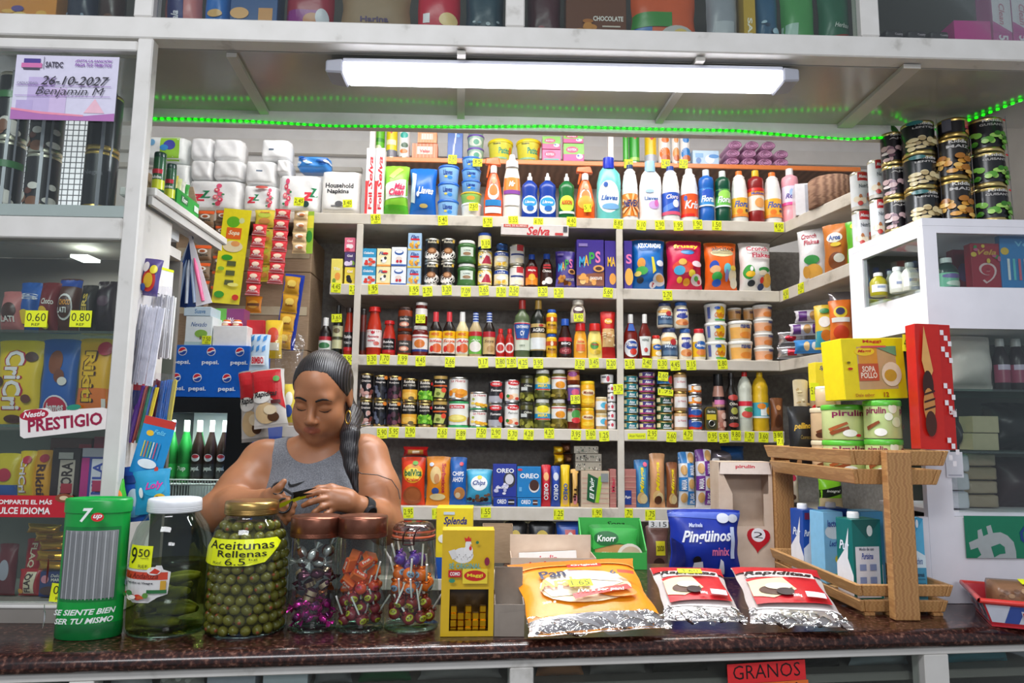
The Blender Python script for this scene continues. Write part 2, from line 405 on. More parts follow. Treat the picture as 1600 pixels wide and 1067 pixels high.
# case above the counter
uc=thing('upper_display_case','white framed glass case above the counter packed with snack packets','display case',(0,YF,2.2))
zr1,zr0=pz(41),pz(74); zt=zr1+.42
loc(MB().box(-2.4,YF,zr0,2.6,YF+.05,zr1,WHITE,.003),'bottom_rail',uc)
for x0,x1 in ((208,238),(790,820),(1345,1374)):
    loc(MB().box(pxx(x0,20),YF+.0005,zr1+.0005,pxx(x1,20),YF+.045,zt,WHITE,.003),'stile',uc)
xs=[-2.4,pxx(208,20),pxx(238,20),pxx(790,20),pxx(820,20),pxx(1345,20),pxx(1374,20),2.6]
for k in (0,2,4,6):
    loc(MB().box(xs[k]+.001,YF+.02,zr1+.001,xs[k+1]-.001,YF+.024,zt-.002,GP),'glass_pane',uc)
loc(MB().box(-2.4,YF+.051,zr1-.022,2.6,YF+.4,zr1-.001,WHITE),'case_floor',uc)
loc(MB().box(-2.4,YF+.32,zr1,2.6,YF+.34,zt,M('3a3530','w')),'back_panel',uc)
loc(MB().box(-2.4,YF,zt+.001,2.6,YF+.4,zt+.03,WHITE),'top_panel',uc)

# left case on the counter
XP0,XP1=pxx(178,500),pxx(204,500)
lc=thing('glass_display_case','tall white framed glass case of cans, sweets and chocolate beside the seller','display case',(XP1-.4,YF,ZC))
XE=-1.75; zf=zr0-.0005
loc(MB().box(XP0,YF,ZC+.03,XP1,YF+.03,zf,WHITE,.003),'post',lc)
zl_=lambda y: at(90,y,YF).z
rails=[(60,76),(338,372),(946,975)]
for a,b in rails:
    loc(MB().box(XE,YF+.0005,max(zl_(b),ZC+.03),XP0-.0005,YF+.04,min(zl_(a),zf),WHITE,.003),'rail',lc)
for a,b in ((76,338),(372,946)):
    loc(MB().box(XE,YF+.02,zl_(b)+.001,XP0-.001,YF+.023,zl_(a)-.001,GP),'glass_pane',lc)
SL=[zl_(305),zl_(512),zl_(664),zl_(792)]
for z in SL[1:]:
    loc(MB().box(XE,YF+.045,z-.006,XP0-.0005,YF+.3,z,glass('cfe8dc',.12,.5)),'glass_shelf',lc)
loc(MB().box(XE,YF+.045,zl_(355),XP0-.0005,YF+.32,zl_(338) ,WHITE),'shelf_board',lc)
loc(MB().box(XE,YF+.07,SL[0]-.03,XP0-.0005,YF+.3,SL[0]-.001,M('c9cbcd','w')),'shelf_board',lc)
loc(MB().box(XE,YF+.002,ZC+.0005,XP0,YF+.35,ZC+.0295,M('8d8780','w')),'plinth',lc)
loc(MB().box(XE,YF+.32,ZC+.03,XP0,YF+.335,zl_(356),M('77736d','w')),'back_panel',lc)
loc(MB().box(XE,YF+.045,zl_(960)-.01,XP0-.0005,YF+.32,zl_(952),M('b5b0a8','w')),'case_floor',lc)
# two small lamps reflected and seen under the case's beam
for x,y in ((55,386),(133,411)):
    p=at(x,y,YF+.2); mm=MB().box(-.022,-.03,-.004,.022,.03,.004,emit('fbfff6',5))
    t_=mm.build('case_lamp',lc,loc=Vector((p.x,p.y,p.z+.012))-lc.location); cl_=area('case_lamp_light',(p.x,p.y-.02,p.z+.004),(0,0,0),.12,.05,.9,(1,1,.96))
# glowing grid panel added behind the cans, standing in for a street window's reflection
wm=bpy.data.materials.new('glowing_grid'); wm.use_nodes=True; nt=wm.node_tree; b=nt.nodes['Principled BSDF']
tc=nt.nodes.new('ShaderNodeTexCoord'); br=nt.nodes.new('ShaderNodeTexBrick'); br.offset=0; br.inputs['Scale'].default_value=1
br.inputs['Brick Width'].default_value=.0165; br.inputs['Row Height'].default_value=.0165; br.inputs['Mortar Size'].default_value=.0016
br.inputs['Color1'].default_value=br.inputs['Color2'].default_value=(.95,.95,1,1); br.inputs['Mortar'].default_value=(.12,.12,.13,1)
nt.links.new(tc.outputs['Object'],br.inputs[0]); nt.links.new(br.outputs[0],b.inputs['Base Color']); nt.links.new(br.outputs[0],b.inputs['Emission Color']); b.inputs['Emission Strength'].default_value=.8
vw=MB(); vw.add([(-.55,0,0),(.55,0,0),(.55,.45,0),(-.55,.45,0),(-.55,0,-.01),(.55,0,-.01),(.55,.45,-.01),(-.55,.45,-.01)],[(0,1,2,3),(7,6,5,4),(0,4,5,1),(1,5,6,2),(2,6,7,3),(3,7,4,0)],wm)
struct(vw.build('grid_glow_panel',loc=(at(176,250,YF+.36).x-.55,YF+.36,zl_(334)),rot=(PI/2,0,0)))

# white side panel and bracketed shelf beyond the post
zs=at(213,296,YF+.08).z
yb_=onz(300,372,zs).y
sp=thing('side_panel','white board wall beside the post, behind the hanging bags','panel',(XP1,YF+.1,ZC))
loc(MB().box(XP1-.038,YF+.0605,ZC+.001,XP1-.022,YF+.22,zs-.045,WHITE,.002),'board',sp)
ss=thing('bracket_shelf','narrow white shelf holding the green box and paper rolls','shelf',(XP1,YF+.1,zs))
loc(MB().box(XP1-.085,YF+.0605,zs-.022,XP1+.006,yb_,zs,WHITE,.003),'board',ss)
loc(MB().box(XP1-.012,YF+.0605,zs-.044,XP1-.002,yb_-.02,zs-.0225,M('c8c6c2','w')),'bracket',ss)

# right cabinet
YC=1.88
zt_,zb_=at(1441,350,YC).z,at(1441,512,YC).z
cA=at(1441,350,YC); cB=onz(1326,398,zt_); cA.z=cB.z=0
wc=thing('white_cabinet','white cabinet with glass windows, medicine bottles inside and black cans on top','cabinet',(cA.x,cA.y,zb_))
X2=cA.x+.85; CW=M('eceaf0','w')
V3=lambda p,z: Vector((p.x,p.y,z))
cR=Vector((X2,YC,0)); dB=(cB-cA); cRB=cR+Vector((0,dB.y,0))
def lerp4(a,b,c,d,u,v): return (a.lerp(b,u)).lerp(d.lerp(c,u),v)
F=[V3(cA,zb_),V3(cR,zb_),V3(cR,zt_-.004),V3(cA,zt_-.004)]
I=[lerp4(*F,u,v) for u,v in ((.045,.40),(.97,.40),(.97,.93),(.045,.93))]
loc(fq(MB(),F,I,(0,1,0),.018,CW),'front_frame',wc)
loc(MB().hexa([I[0]+Vector((.001,.006,.001)),I[1]+Vector((-.001,.006,.001)),I[1]+Vector((-.001,.009,.001)),I[0]+Vector((.001,.009,.001)),I[3]+Vector((.001,.006,-.001)),I[2]+Vector((-.001,.006,-.001)),I[2]+Vector((-.001,.009,-.001)),I[3]+Vector((.001,.009,-.001))],GP),'glass_pane',wc)
G=[V3(cB,zb_),V3(cA,zb_),V3(cA,zt_-.004),V3(cB,zt_-.004)]
J=[lerp4(*G,u,v) for u,v in ((.2,.36),(.93,.36),(.93,.90),(.2,.90))]
nS=Vector((-dB.y,dB.x,0)); nS=nS if nS.x > 0 else-nS
G2=[g+nS.normalized()*.0006 for g in G]
loc(fq(MB(),G,J,nS,.016,CW),'side_frame',wc)
q=nS.normalized()
loc(MB().hexa([J[0]+q*.005,J[1]+q*.005,J[1]+q*.008,J[0]+q*.008,J[3]+q*.005,J[2]+q*.005,J[2]+q*.008,J[3]+q*.008],GP),'glass_pane',wc)
def slab(z0,z1,m,nm,inset=0.0):
    a,b,r,rb=cA+Vector((inset,inset,0)),cB+Vector((inset,0,0)),cR,cRB
    loc(MB().hexa([V3(a,z0),V3(r,z0),V3(rb,z0),V3(b,z0),V3(a,z1),V3(r,z1),V3(rb,z1),V3(b,z1)],m),nm,wc)
slab(zt_-.0035,zt_+.018,CW,'top_board'); slab(zb_+.001,zb_+.02,CW,'bottom_board',.02)
ZIN=at(1500,452,YC+.05).z
slab(ZIN-.015,ZIN,CW,'inner_shelf',.022)
loc(MB().box(cB.x+.02,cB.y-.012,zb_+.021,X2,cB.y-.002,zt_-.006,M('8a8880','w')),'back_panel',wc)
# lower bay of glass shelves beside it
xq=at(1488,640,YC).x
lb=thing('lower_cabinet','lower cabinet bay with glass shelves of sugar, soap and wrapped goods','cabinet',(xq,YC,ZC))
loc(MB().box(at(1447,740,YC).x,YC+.001,ZC+.001,at(1487,740,YC).x,YC+.02,at(1470,660,YC).z,CW),'side_panel',lb)
loc(MB().box(xq+.01,YC+.34,ZC,X2+.2,YC+.35,zb_,M('55544f','w')),'back_panel',lb)
LBZ=[at(1550,y,YC+.02).z for y in (608,705,800)]
for z in LBZ[:2]: loc(MB().box(xq-.01,YC+.022,z-.006,X2+.2,YC+.335,z,glass('bfe0d4',.12,.5)),'glass_shelf',lb)
loc(MB().box(xq-.03,YC+.021,LBZ[2]-.012,X2+.2,YC+.335,LBZ[2],CW),'bottom_board',lb)
loc(MB().box(at(1440,860,YC).x,YC+.003,ZC+.001,X2+.2,YC+.02,LBZ[2]-.0125,CW),'front_panel',lb)
loc(MB().box(xq+.005,YC+.004,LBZ[2]+.0005,X2+.2,YC+.007,zb_-.001,GP),'glass_pane',lb)

# ---------------------------------------------------------------- counter
P0,P1=onz(200,1022,ZC),onz(1600,984,ZC)
dC=(P1-P0).normalized(); nC=Vector((-dC.y,dC.x,0))
a0,a1=P0-dC*.7,P1+dC*.5
def cpt(px): return onz(px,1000,ZC)
gc=thing('counter','polished dark brown granite counter top across the shop front','counter',tuple((a0+a1)/2))
ct=.038
b0,b1=a0+nC*.03,a1+nC*.03
bk=[Vector((-2.3,YF+.36,ZC)),Vector((-.9,YF+.36,ZC)),Vector((-.86,1.84,ZC)),Vector((-.02,1.84,ZC)),Vector((.05,2.42,ZC)),Vector((2.3,2.42,ZC)),]
pl=[b0]+[b1]+bk[::-1]
up=[Vector((p.x,p.y,ZC)) for p in pl]; dn=[Vector((p.x,p.y,ZC-ct)) for p in pl]; n=len(pl)
mb=MB(); tri=tessellate_polygon([up])
mb.add(up,[tuple(t) for t in tri],GRAN); mb.add(dn,[tuple(t)[::-1] for t in tri],GRAN)
mb.add(up+dn,[(i,(i+1) % n,n+(i+1) % n,n+i) for i in range(n)],GRAN)
loc(mb,'slab',gc)
mb=MB(); pr=[(0,0),(-.012,-.002),(-.022,-.008),(-.029,-.018),(-.029,-.026),(-.022,-.034),(-.01,-ct),(0,-ct)]
vs=[b0+nC*x+Vector((0,0,z)) for x,z in pr]+[b1+nC*x+Vector((0,0,z)) for x,z in pr]
k=len(pr); mb.add(vs,[(i,k+i,k+i+1,i+1) for i in range(k-1)],GRAN,True); mb.add(vs,[tuple(range(k)),tuple(range(2*k-1,k-1,-1))],GRAN)
loc(mb,'rounded_front_edge',gc)
# base under the counter: white frame and dark glass fronts
cb=thing('under_counter_case','white framed glass front below the granite counter','display case',tuple((a0+a1)/2-Vector((0,0,.5))))
def onC(px,dz,off=.02):
    """Point on the base's front plane at the picture column px, dz below the counter's underside."""
    zz=ZC-ct-dz; d=ray(px,1050); A=a0+nC*off; o_=Vector((0,0,CAMZ))
    t=((A-o_).dot(nC))/d.dot(nC); p=o_+d*t; p.z=zz; return p
def cbar(p,q,d0,d1,t,m,nm,off=.02):
    A,B=onC(p,d0,off),onC(q,d0,off); dz=Vector((0,0,d0-d1))
    loc(MB().hexa([A+dz,B+dz,B+dz+nC*t,A+dz+nC*t,A,B,B+nC*t,A+nC*t],m,.002),nm,cb)
cbar(-150,1750,.0005,.016,.05,WHITE,'top_rail')
for x0,x1 in ((108,148),(797,834),(1446,1484)): cbar(x0,x1,.0165,.6,.045,WHITE,'stile')
for x0,x1 in ((-150,107),(149,796),(835,1445),(1485,1750)): cbar(x0,x1,.0165,.6,.004,GP,'glass_pane',.04)
cbar(-150,1750,.07,.09,.3,M('8f8a84','w'),'inner_shelf',.08)
cbar(-150,1750,.0245,.6,.02,M('4a4642','w'),'back_panel',.40)
# ---------------------------------------------------------------- goods: one builder per kind of package
def rev(prof,R,H,sy=1.0):
    zz=[p[1] for p in prof]; rr=[p[0] for p in prof]
    def S(u,v,o):
        r=np.interp(v,zz,rr)*R+o; a=u*PI
        return (r*math.sin(a),-r*math.cos(a)*sy-(o if sy < 1 else 0),v*H)
    return S
def blobs(seed,cols,u0,v0,u1,v1,n,ru,rv=None):
    r=random.Random(seed); rv=rv or ru
    return [('E',r.uniform(u0,u1),r.uniform(v0,v1),ru*r.uniform(.6,1.2),rv*r.uniform(.6,1.2),r.choice(cols)) for _ in range(n)]
def sc_(prof,R,H): return [(r*R,z*H) for r,z in prof]
def can(W,H,body='1b1b1d',dec=(),rim='d8d2bc',top='b9b6ae',**k):
    R=W/2; mb=MB()
    mb.lathe([(R*.96,0),(R,.004),(R,.008),(R*.975,.011),(R*.975,H-.011),(R,H-.008),(R,H-.003),(R*.93,H-.003)],M(rim,'m'),26,cap=False)
    mb.lathe([(0,H-.006),(R*.93,H-.006),(R*.93,H-.003)],M(top,'m'),26,cap=False); mb.lathe([(0,.0005),(R*.96,.0005)],M(top,'m'),26,cap=False)
    a,b=.012/H,1-.012/H
    S=rev([(.985,0),(.985,1)],R,H)
    mb.deco(S,[('R',-1,a,1,b,body)]+list(dec),.0004,13,1)
    return mb,{}
def lid_mb(R,z0,h,m,ridges=0):
    mb=MB(); mb.lathe([(R*.98,z0),(R,z0+h*.15),(R,z0+h*.75),(R*.93,z0+h),(0,z0+h)],m,24); return mb
def jar(W,H,body='7a1c10',dec=(),lid='e8e6e0',shape='jar',lk='g',label=None,bm=None,**k):
    R=W/2
    prof={'jar': [(.9,0),(.99,.025),(1,.06),(1,.76),(.93,.83),(.78,.865),(.78,.9)],
            'straight': [(.95,0),(1,.02),(1,.84),(.93,.88),(.9,.9)],
            'mayo': [(.86,0),(.98,.05),(1,.12),(1,.6),(.9,.76),(.72,.84),(.72,.88)],
            'waist': [(.94,0),(1,.03),(1,.16),(.93,.24),(.93,.64),(1,.74),(.95,.82),(.8,.86),(.8,.9)]}[shape]
    mb=MB(); mb.lathe(sc_(prof,R,H),bm or M(body,'g'),26)
    mb.deco(rev(prof,R,H),list(dec),.0005,13,3)
    lm=M(lid,lk); r=prof[-1][0]*R*1.08
    return mb,{'lid': lid_mb(r,H*.868,H*.132,lm)}
BOT={'sauce': ([(.92,0),(1,.025),(1,.5),(.94,.58),(.62,.7),(.42,.78),(.36,.84)],.36,.80),
       'soy': ([(.92,0),(1,.02),(1,.56),(.9,.64),(.55,.74),(.4,.8)],.42,.765),
       'wine': ([(.93,0),(1,.02),(1,.55),(.92,.64),(.5,.76),(.4,.82),(.38,.93)],.44,.9),
       'oil': ([(.93,0),(1,.02),(1,.62),(.9,.72),(.48,.8),(.4,.86)],.42,.84),
       'passata': ([(.93,0),(1,.02),(1,.5),(.85,.66),(.62,.82),(.6,.9)],.72,.9),
       'pet': ([(.88,0),(1,.03),(.97,.2),(1,.24),(1,.6),(.95,.63),(1,.7),(.97,.76),(.7,.86),(.36,.92),(.34,.94)],.36,.925),
       'bleach': ([(.93,0),(1,.02),(1,.56),(.97,.6),(1,.62),(.78,.82),(.66,.86),(.72,.875),(.4,.925),(.36,.94)],.4,.915),
       'soap': ([(.9,0),(1,.03),(1,.42),(.9,.54),(1,.66),(.9,.74),(.55,.8),(.3,.84)],.3,.83),
       'floor': ([(.92,0),(1,.02),(1,.22),(.95,.24),(1,.27),(1,.6),(.95,.63),(1,.66),(1,.78),(.9,.84),(.45,.88),(.4,.9)],.42,.885),
       'squeeze': ([(.92,0),(1,.03),(1,.45),(.88,.66),(.72,.76),(.66,.8)],.7,.79),
       'bbq': ([(.95,0),(1,.03),(1,.42),(.86,.58),(.55,.78),(.48,.84)],.56,.83),
       'jug': ([(.9,0),(1,.03),(1,.4),(.95,.6),(.75,.78),(.45,.86),(.4,.88)],.44,.82),
       'mug': ([(.92,0),(1,.04),(1,.44),(.84,.56),(.84,.64),(.95,.72),(.8,.8),(.68,.84)],.74,.83),
       'syrup': ([(.9,0),(1,.04),(1,.6),(.8,.72),(.5,.82),(.46,.86)],.5,.85)}
def bottle(W,H,body='2a1208',dec=(),cap='c0201c',style='sauce',sy=1.0,bm=None,ck='g',tip=False,stripe=None,handle=False,**k):
    prof,cr,cz=BOT[style]; R=W/2
    mb=MB(); mb.lathe(sc_(prof,R,H),bm or M(body,'g'),24,sy=sy)
    mb.deco(rev(prof,R,H,sy),list(dec),.0006,13,3)
    cm=MB(); r=cr*R*1.06; z0=cz*H; cm.lathe([(r,z0),(r*1.02,z0+.003),(r*.96,H if not tip else z0+(H-z0)*.5)],M(cap,ck),18)
    if tip: cm.lathe([(r*.6,z0+(H-z0)*.5),(r*.42,H)],M(cap,ck),14)
    if stripe:
        for j in range(4): cm.lathe([(r*1.04,z0+(H-z0)*(j+.25)/4),(r*1.03,z0+(H-z0)*(j+.6)/4)],M(stripe,ck),18,cap=False)
    parts={'cap': cm}
    if handle:
        hm=MB(); hm.tube([(R*.55,0,H*.8),(R*.8,0,H*.74),(R*.88,0,H*.6),(R*.86,0,H*.48),(R*.8,0,H*.42)],R*.14,bm or M(body,'g'),10); parts['handle']=hm
    return mb,parts
def spray(W,H,body='ee5a22',dec=(),**k):
    R=W/2; prof=[(.86,0),(.95,.03),(.95,.3),(.8,.45),(.72,.52),(.62,.62),(.4,.72),(.3,.76)]
    mb=MB(); mb.lathe(sc_(prof,R,H),M(body,'g'),24,sy=.62); mb.deco(rev(prof,R,H,.62),list(dec),.0006,13,4)
    t=MB(); o=M('f26a2e','g'); w=M('f2eee8','g')
    t.lathe([(R*.33,H*.74),(R*.34,H*.82),(R*.3,H*.86)],w,14)
    t.hexa([(-R*.9,-R*.3,H*.88),(R*.75,-R*.3,H*.86),(R*.75,R*.3,H*.86),(-R*.9,R*.3,H*.88),(-R*.8,-R*.22,H*.985),(R*.5,-R*.22,H),(R*.5,R*.22,H),(-R*.8,R*.22,H*.985)],o,.004)
    t.hexa([(-R*.75,-R*.14,H*.66),(-R*.6,-R*.14,H*.66),(-R*.6,R*.14,H*.66),(-R*.75,R*.14,H*.66),(-R*.55,-R*.14,H*.885),(-R*.3,-R*.14,H*.885),(-R*.3,R*.14,H*.885),(-R*.55,R*.14,H*.885)],o,.003)
    return mb,{'trigger_head': t}
def tub(W,H,body='f0efe8',dec=(),lid='f4f4f0',taper=.86,bm=None,**k):
    R=W/2*.96; prof=[(taper,0),(taper+.02,.02),(1,.86)]
    mb=MB(); mb.lathe(sc_(prof,R,H),bm or M(body,'g'),26); mb.deco(rev(prof,R,H),list(dec),.0005,13,1)
    l=MB(); r=W/2; l.lathe([(r*.99,H*.84),(r,H*.86),(r,H*.95),(r*.95,H*.985),(r*.85,H*.985),(r*.84,H*.965),(0,H*.965)],M(lid,'g'),26)
    return mb,{'lid': l}
def box(W,H,body='e8c020',dec=(),D=None,side=None,top=None,sdec=(),tdec=(),mk='g',**k):
    D=D or W*.5; mb=MB()
    mb.box(-W/2,-D/2,0,W/2,D/2,H,M(body,mk),.0012)
    if side:
        for s in (1,-1): mb.deco(lambda u,v,o: (s*(W/2+o),u*D*s,v*H),[('R',-.49,.01,.49,.99,side)])
    if sdec:
        for s in (1,-1): mb.deco(lambda u,v,o: (s*(W/2+o+.0003),u*D*s,v*H),list(sdec))
    if top: mb.deco(lambda u,v,o: (u*W,-D/2+v*D,H+o),[('R',-.49,.01,.49,.99,top)]+list(tdec))
    mb.deco(lambda u,v,o: (u*W,-D/2-o,v*H),list(dec),.0004)
    return mb,{}
def pillow_S(W,H,T,side=-1,seam=.035,seed=0):
    rr=random.Random(seed); ph=[rr.uniform(0,6) for _ in range(4)]
    def S(u,v,o):
        vv=min(max((v-seam)/(1-2*seam),0),1)
        pr=(math.sin(PI*vv) ** .6 if 0 < vv < 1 else 0)*max(0,1-(2*abs(u)) ** 3) ** .6
        wr=(math.sin(u*9+ph[0]+v*5)+math.sin(v*13+ph[1]-u*6))*.035*(pr ** .5)
        x=u*W*(1-.085*math.sin(PI*vv) ** .7)+math.sin(v*17+ph[2])*.007*W*(2*u)
        fl=math.sin(u*24+ph[3])*.018*T*(1 if vv in (0,1) else 0)
        return (x,side*(T/2*(pr+wr)+o)+fl,v*H*(1-.02*(2*abs(u)) ** 4))
    return S
def bag(W,H,body='d02828',dec=(),T=None,mk='f',seal=None,seam=.035,back=None,**k):
    T=T or W*.45; mb=MB(); sd=hash_(W,H)
    S=pillow_S(W,H,T,-1,seam,sd); B=pillow_S(W,H,T,1,seam,sd)
    mb.grid(lambda u,v: S(u-.5,v,0),18,18,M(body,mk)); mb.grid(lambda u,v: B(u-.5,v,0),12,12,M(back or body,mk),True)
    if seal: mb.deco(S,[('R',-.5,0,.5,seam,seal),('R',-.5,1-seam,.5,1,seal)],.0006,12,12,mk)
    q=22 if W > .15 else 12; mb.deco(S,list(dec),.0014,q,52 if W > .15 else 14,mk)
    return mb,{}
def hash_(*a): return int(sum(x*7919.13*(i+3) for i,x in enumerate(a))*1000) % 100003
def tin(W,H,body='2a7a80',dec=(),rim='c9b070',**k):
    R=W/2; mb=MB(); mb.lathe([(R*.95,0),(R,.003),(R,H-.003),(R*.95,H),(R*.9,H-.003),(0,H-.003)],M(rim,'m'),26)
    mb.deco(rev([(1,0),(1,1)],R,H),[('R',-1,.1,1,.9,body)]+list(dec),.0004,13,1)
    return mb,{}
def puff(W,H,body='f4f4f4',dec=(),D=None,mk='f',T=None,**k):
    D=T or D or W*.6; mb=MB()
    pr=lambda u,v: (max(0,1-abs(2*u) ** 7)*max(0,1-abs(2*v-1) ** 7)) ** .22
    def S(u,v,o,s=-1):
        q=math.sin(u*11+v*7+W*90)*.03
        return (u*W*(1-.04*(abs(2*v-1) ** 4)),s*(D/2*(pr(u,v)*(1+q))+o),v*H)
    mb.grid(lambda u,v: S(u-.5,v,0),18,14,M(body,mk)); mb.grid(lambda u,v: S(u-.5,v,0,1),18,14,M(body,mk),True)
    mb.deco(S,list(dec),.0008,10,10,mk); return mb,{}
BUILD=dict(puff=puff,can=can,jar=jar,bottle=bottle,spray=spray,tub=tub,box=box,bag=bag,tin=tin)
NAME=dict(puff='napkin_pack',can='food_can',jar='glass_jar',bottle='bottle',spray='spray_bottle',tub='plastic_tub',box='carton',bag='snack_bag',tin='food_tin')
CAT=dict(puff='napkins',can='can',jar='jar',bottle='bottle',spray='spray bottle',tub='tub',box='box',bag='bag',tin='tin')
def make(kind,W,H,name=None,parts=None,**k):
    mb,ch=BUILD[kind](W,H,**k)
    o=mb.build(name or NAME[kind])
    for pn,pm in ch.items(): pm.build(pn,o)
    return o
LEVEL={2: ['bottom','top'],3: ['bottom','middle','top'],4: ['bottom','second','third','top'],5: ['bottom','second','third','fourth','top']}
NUM='zero one two three four five six seven eight nine ten'.split()
ORD='bottom second third fourth fifth sixth seventh eighth ninth'.split()
ONSHELF=[]  # (shelf, x, short description) for the price tags
def it(kind,s,x0,x1,yt,d,n=1,yb=None,z=None,Y=None,dy=.012,cat=None,name=None,grp=None,rz=0,D=None,short=None,lean=0,depthk=1.0,reg=True,**k):
    """Stands a package (n high) on shelf s between picture columns x0..x1, its top at row yt."""
    Yf=(Y or YB)+dy; xm=(x0+x1)/2
    zs_=z if z is not None else SZ[s]
    yb_=yb
    W=(at(x1,(yt+500)/2,Yf).x-at(x0,(yt+500)/2,Yf).x)*.985
    zt=at(xm,yt,Yf).z
    if 1 <= s <= 5 and z is None or s== 5: zt=min(zt,SZ[s-1]-TH[s-1]-.003)
    if z is not None and 1 <= s <= 4: zt=min(zt,SZ[s-1]-TH[s-1]-.003)
    if s== 9 and Yf < YLIP and zs_ > 1.7: zt=min(zt,ZCEIL-.028)
    H=(zt-zs_)/n
    # x is taken at mid height of the stack
    p=None
    for yy in range(100,1000,4):
        q=at(xm,yy,Yf)
        if q.z <= (zs_+zt)/2: p=q; break
    X=p.x
    dep=D if D else (W if kind in ('can','jar','bottle','tub','tin') else (W*.62 if kind== 'spray' else W*.5))
    if kind in ('box','bag','puff'): k['D' if kind== 'box' else 'T']=dep
    if kind== 'bottle' and 'sy' in k: dep=W*k['sy']
    first=None; g=grp if grp else None
    for j in range(n):
        o=make(kind,W,H-.0006,name,**k) if j== 0 else dup(first)
        first=first or o
        o.location=(X,Yf+dep/2,zs_+.0004+j*H); o.rotation_euler=(lean,0,rz+(0 if j== 0 else random.uniform(-.06,.06) if kind != 'box' else random.uniform(-.02,.02)))
        if n > 1:
            lv=('top' if j== n-1 else ORD[j] if n > 3 else LEVEL[n][j])
            lab=f'{d}, {lv} of {NUM[n]}'
        else: lab=d
        tag(o,lab,cat or CAT[kind],g)
    if reg: ONSHELF.append((s,xm,short or d))
    return first
YEL='e6ee1c'
def tagmb(W,H,txt,sub=True):
    mb=MB(); mb.box(-W/2,-.0006,-H/2,W/2,.0006,H/2,M(YEL,'p'))
    S=lambda u,v,o: (u*W,-.0006-o,(v-.5)*H)
    d=[('T',txt,0,.6,.84,.5,'1a1a12','t')]
    if sub: d.append(('T','REF',.02,.17,.36,.15,'2a2a1c','t'))
    mb.deco(S,d,.0003)
    return mb
TAGS=[]
def ptag(s,px,txt,py=None,Y=None,w=15.5,h=16,rz=None,of=None,sub=True):
    """Yellow price tag stuck to the edge of shelf s at picture column px."""
    Y_=(Y or YB)-.0016; yy=py if py is not None else None
    if yy is None:
        q=at(px,400,Y_); zc=SZ[s]-TH[s]/2+random.uniform(-.006,.006)
        X=[at(px,y,Y_) for y in range(150,950,4)]; p=min(X,key=lambda v: abs(v.z-zc)); p.z=zc
    else: p=at(px,yy,Y_)
    W=w*Y_/FPX; H=h*Y_/FPX
    o=tagmb(W,H,txt,sub).build('price_tag'); o.location=p; o.rotation_euler=(0,random.uniform(-.08,.08) if rz is None else rz,0)
    if of is None:
        c=[t for t in ONSHELF if t[0]== s]; of=min(c,key=lambda t: abs(t[1]-px))[2] if c else 'goods'
    of=of.split(',')[0].split()[:6]
    while of[-1] in ('and','with','a','of','the','on','by','beside','under','in','white','dark','red','its','large','blue','tall','black','pale','two','yellow','gold','its','small','under','slate'): of.pop()
    of=' '.join(of)
    tag(o,f'price tag {txt} under the {of}','price tag','yellow price tags on the shelves'); TAGS.append(o)
    return o
def T(s,u,v,w,h,c,st='b',a=0): return ('T',s,u,v,w,h,c,st,a)
def Rr(a,b,c,d,col): return ('R',a,b,c,d,col)
def E(u,v,a,b,col): return ('E',u,v,a,b,col)
# ---------------------------------------------------------------- top shelf: paper goods, cleaning bottles
kx=dict(reg=True)
for x0,x1,nm in ((571,585,'nearer the white pole'),(585.5,600,'beside the green detergent bag')):
    it('box',0,x0,x1,231,'tall white foil roll carton with red script, '+nm,D=.05,name='foil_carton',short='white foil carton '+nm,body='f2eeee',
       dec=[T('Selva',.05,.62,.5,.5,'d8303a','bi',1.57),Rr(-.5,0,-.2,.5,'e0484c'),T('Foil',.1,.2,.4,.25,'d8303a','b',1.57)])
it('bag',0,597,638,254,'green and white bag of powder detergent leaning on the blue bag',body='8fd43a',D=.09,name='detergent_bag',short='green detergent bag',
   dec=[('P',[(-.5,.3),(.5,.36),(.5,.72),(-.5,.6)],'f4f8ee'),('P',[(-.3,.75),(.1,.96),(.3,.9),(-.1,.7)],'d8f070'),T('Más',.18,.55,.45,.12,'e02860','bi'),T('Clean',.05,.44,.62,.13,'e02860','bi'),Rr(-.5,.03,.5,.2,'58b828')])
it('bag',0,638,682,258,'blue bag of powder detergent beside the stacked blue tubs',body='1a6cc8',D=.09,name='detergent_bag',short='blue detergent bag',
   dec=[T('Llaves',.12,.5,.6,.14,'f4f8ff','bi'),('P',[(-.48,.3),(-.3,.25),(-.25,.85),(-.42,.9)],'dceaf8'),E(.05,.2,.16,.04,'d8c070'),E(-.18,.42,.06,.05,'e8f0fa')])
LL=[T('Llaves',0,.55,.3,.3,'1c3c98','b'),E(.08,.25,.08,.1,'3a8ae0'),E(-.06,.3,.05,.06,'e8d060')]
it('tub',0,682,717,256,'light blue tub of dish paste with dark blue lid',n=3,body='8fc0ee',lid='2a6ac8',dec=LL,short='stack of three light blue tubs')
zt0=SZ[0]
def onstack(kind,s,x0,x1,yt,ybot,d,**k):
    zb=at((x0+x1)/2,ybot,(k.get('Y') or YB)+k.get('dy',.012)).z
    return it(kind,s,x0,x1,yt,d,z=zb,reg=False,**k)
it('tub',0,719,753,315.5,'white round tub at the foot of the mixed tub stack',body='f0f0ea',lid='f4f4f0',dec=[],short='mixed tub stack')
onstack('tub',0,718,753,298.5,315,'lime green tub with yellow lid in the mixed stack',body='9ad06a',lid='f0b820',dec=[E(0,.4,.14,.2,'f0a848')])
onstack('tub',0,720,752,243,298,'small blue dish paste tub on the mixed stack',n=3,body='7ab4ea',lid='2468c4',dec=LL)
ptag(0,746,'35',254,YB+.01,of='blue tub stack, stuck on the topmost tub',w=15,h=13)
ptag(0,740,'250',323,YB+.01,of='lime green tub, stuck on the white one',w=15,h=13)
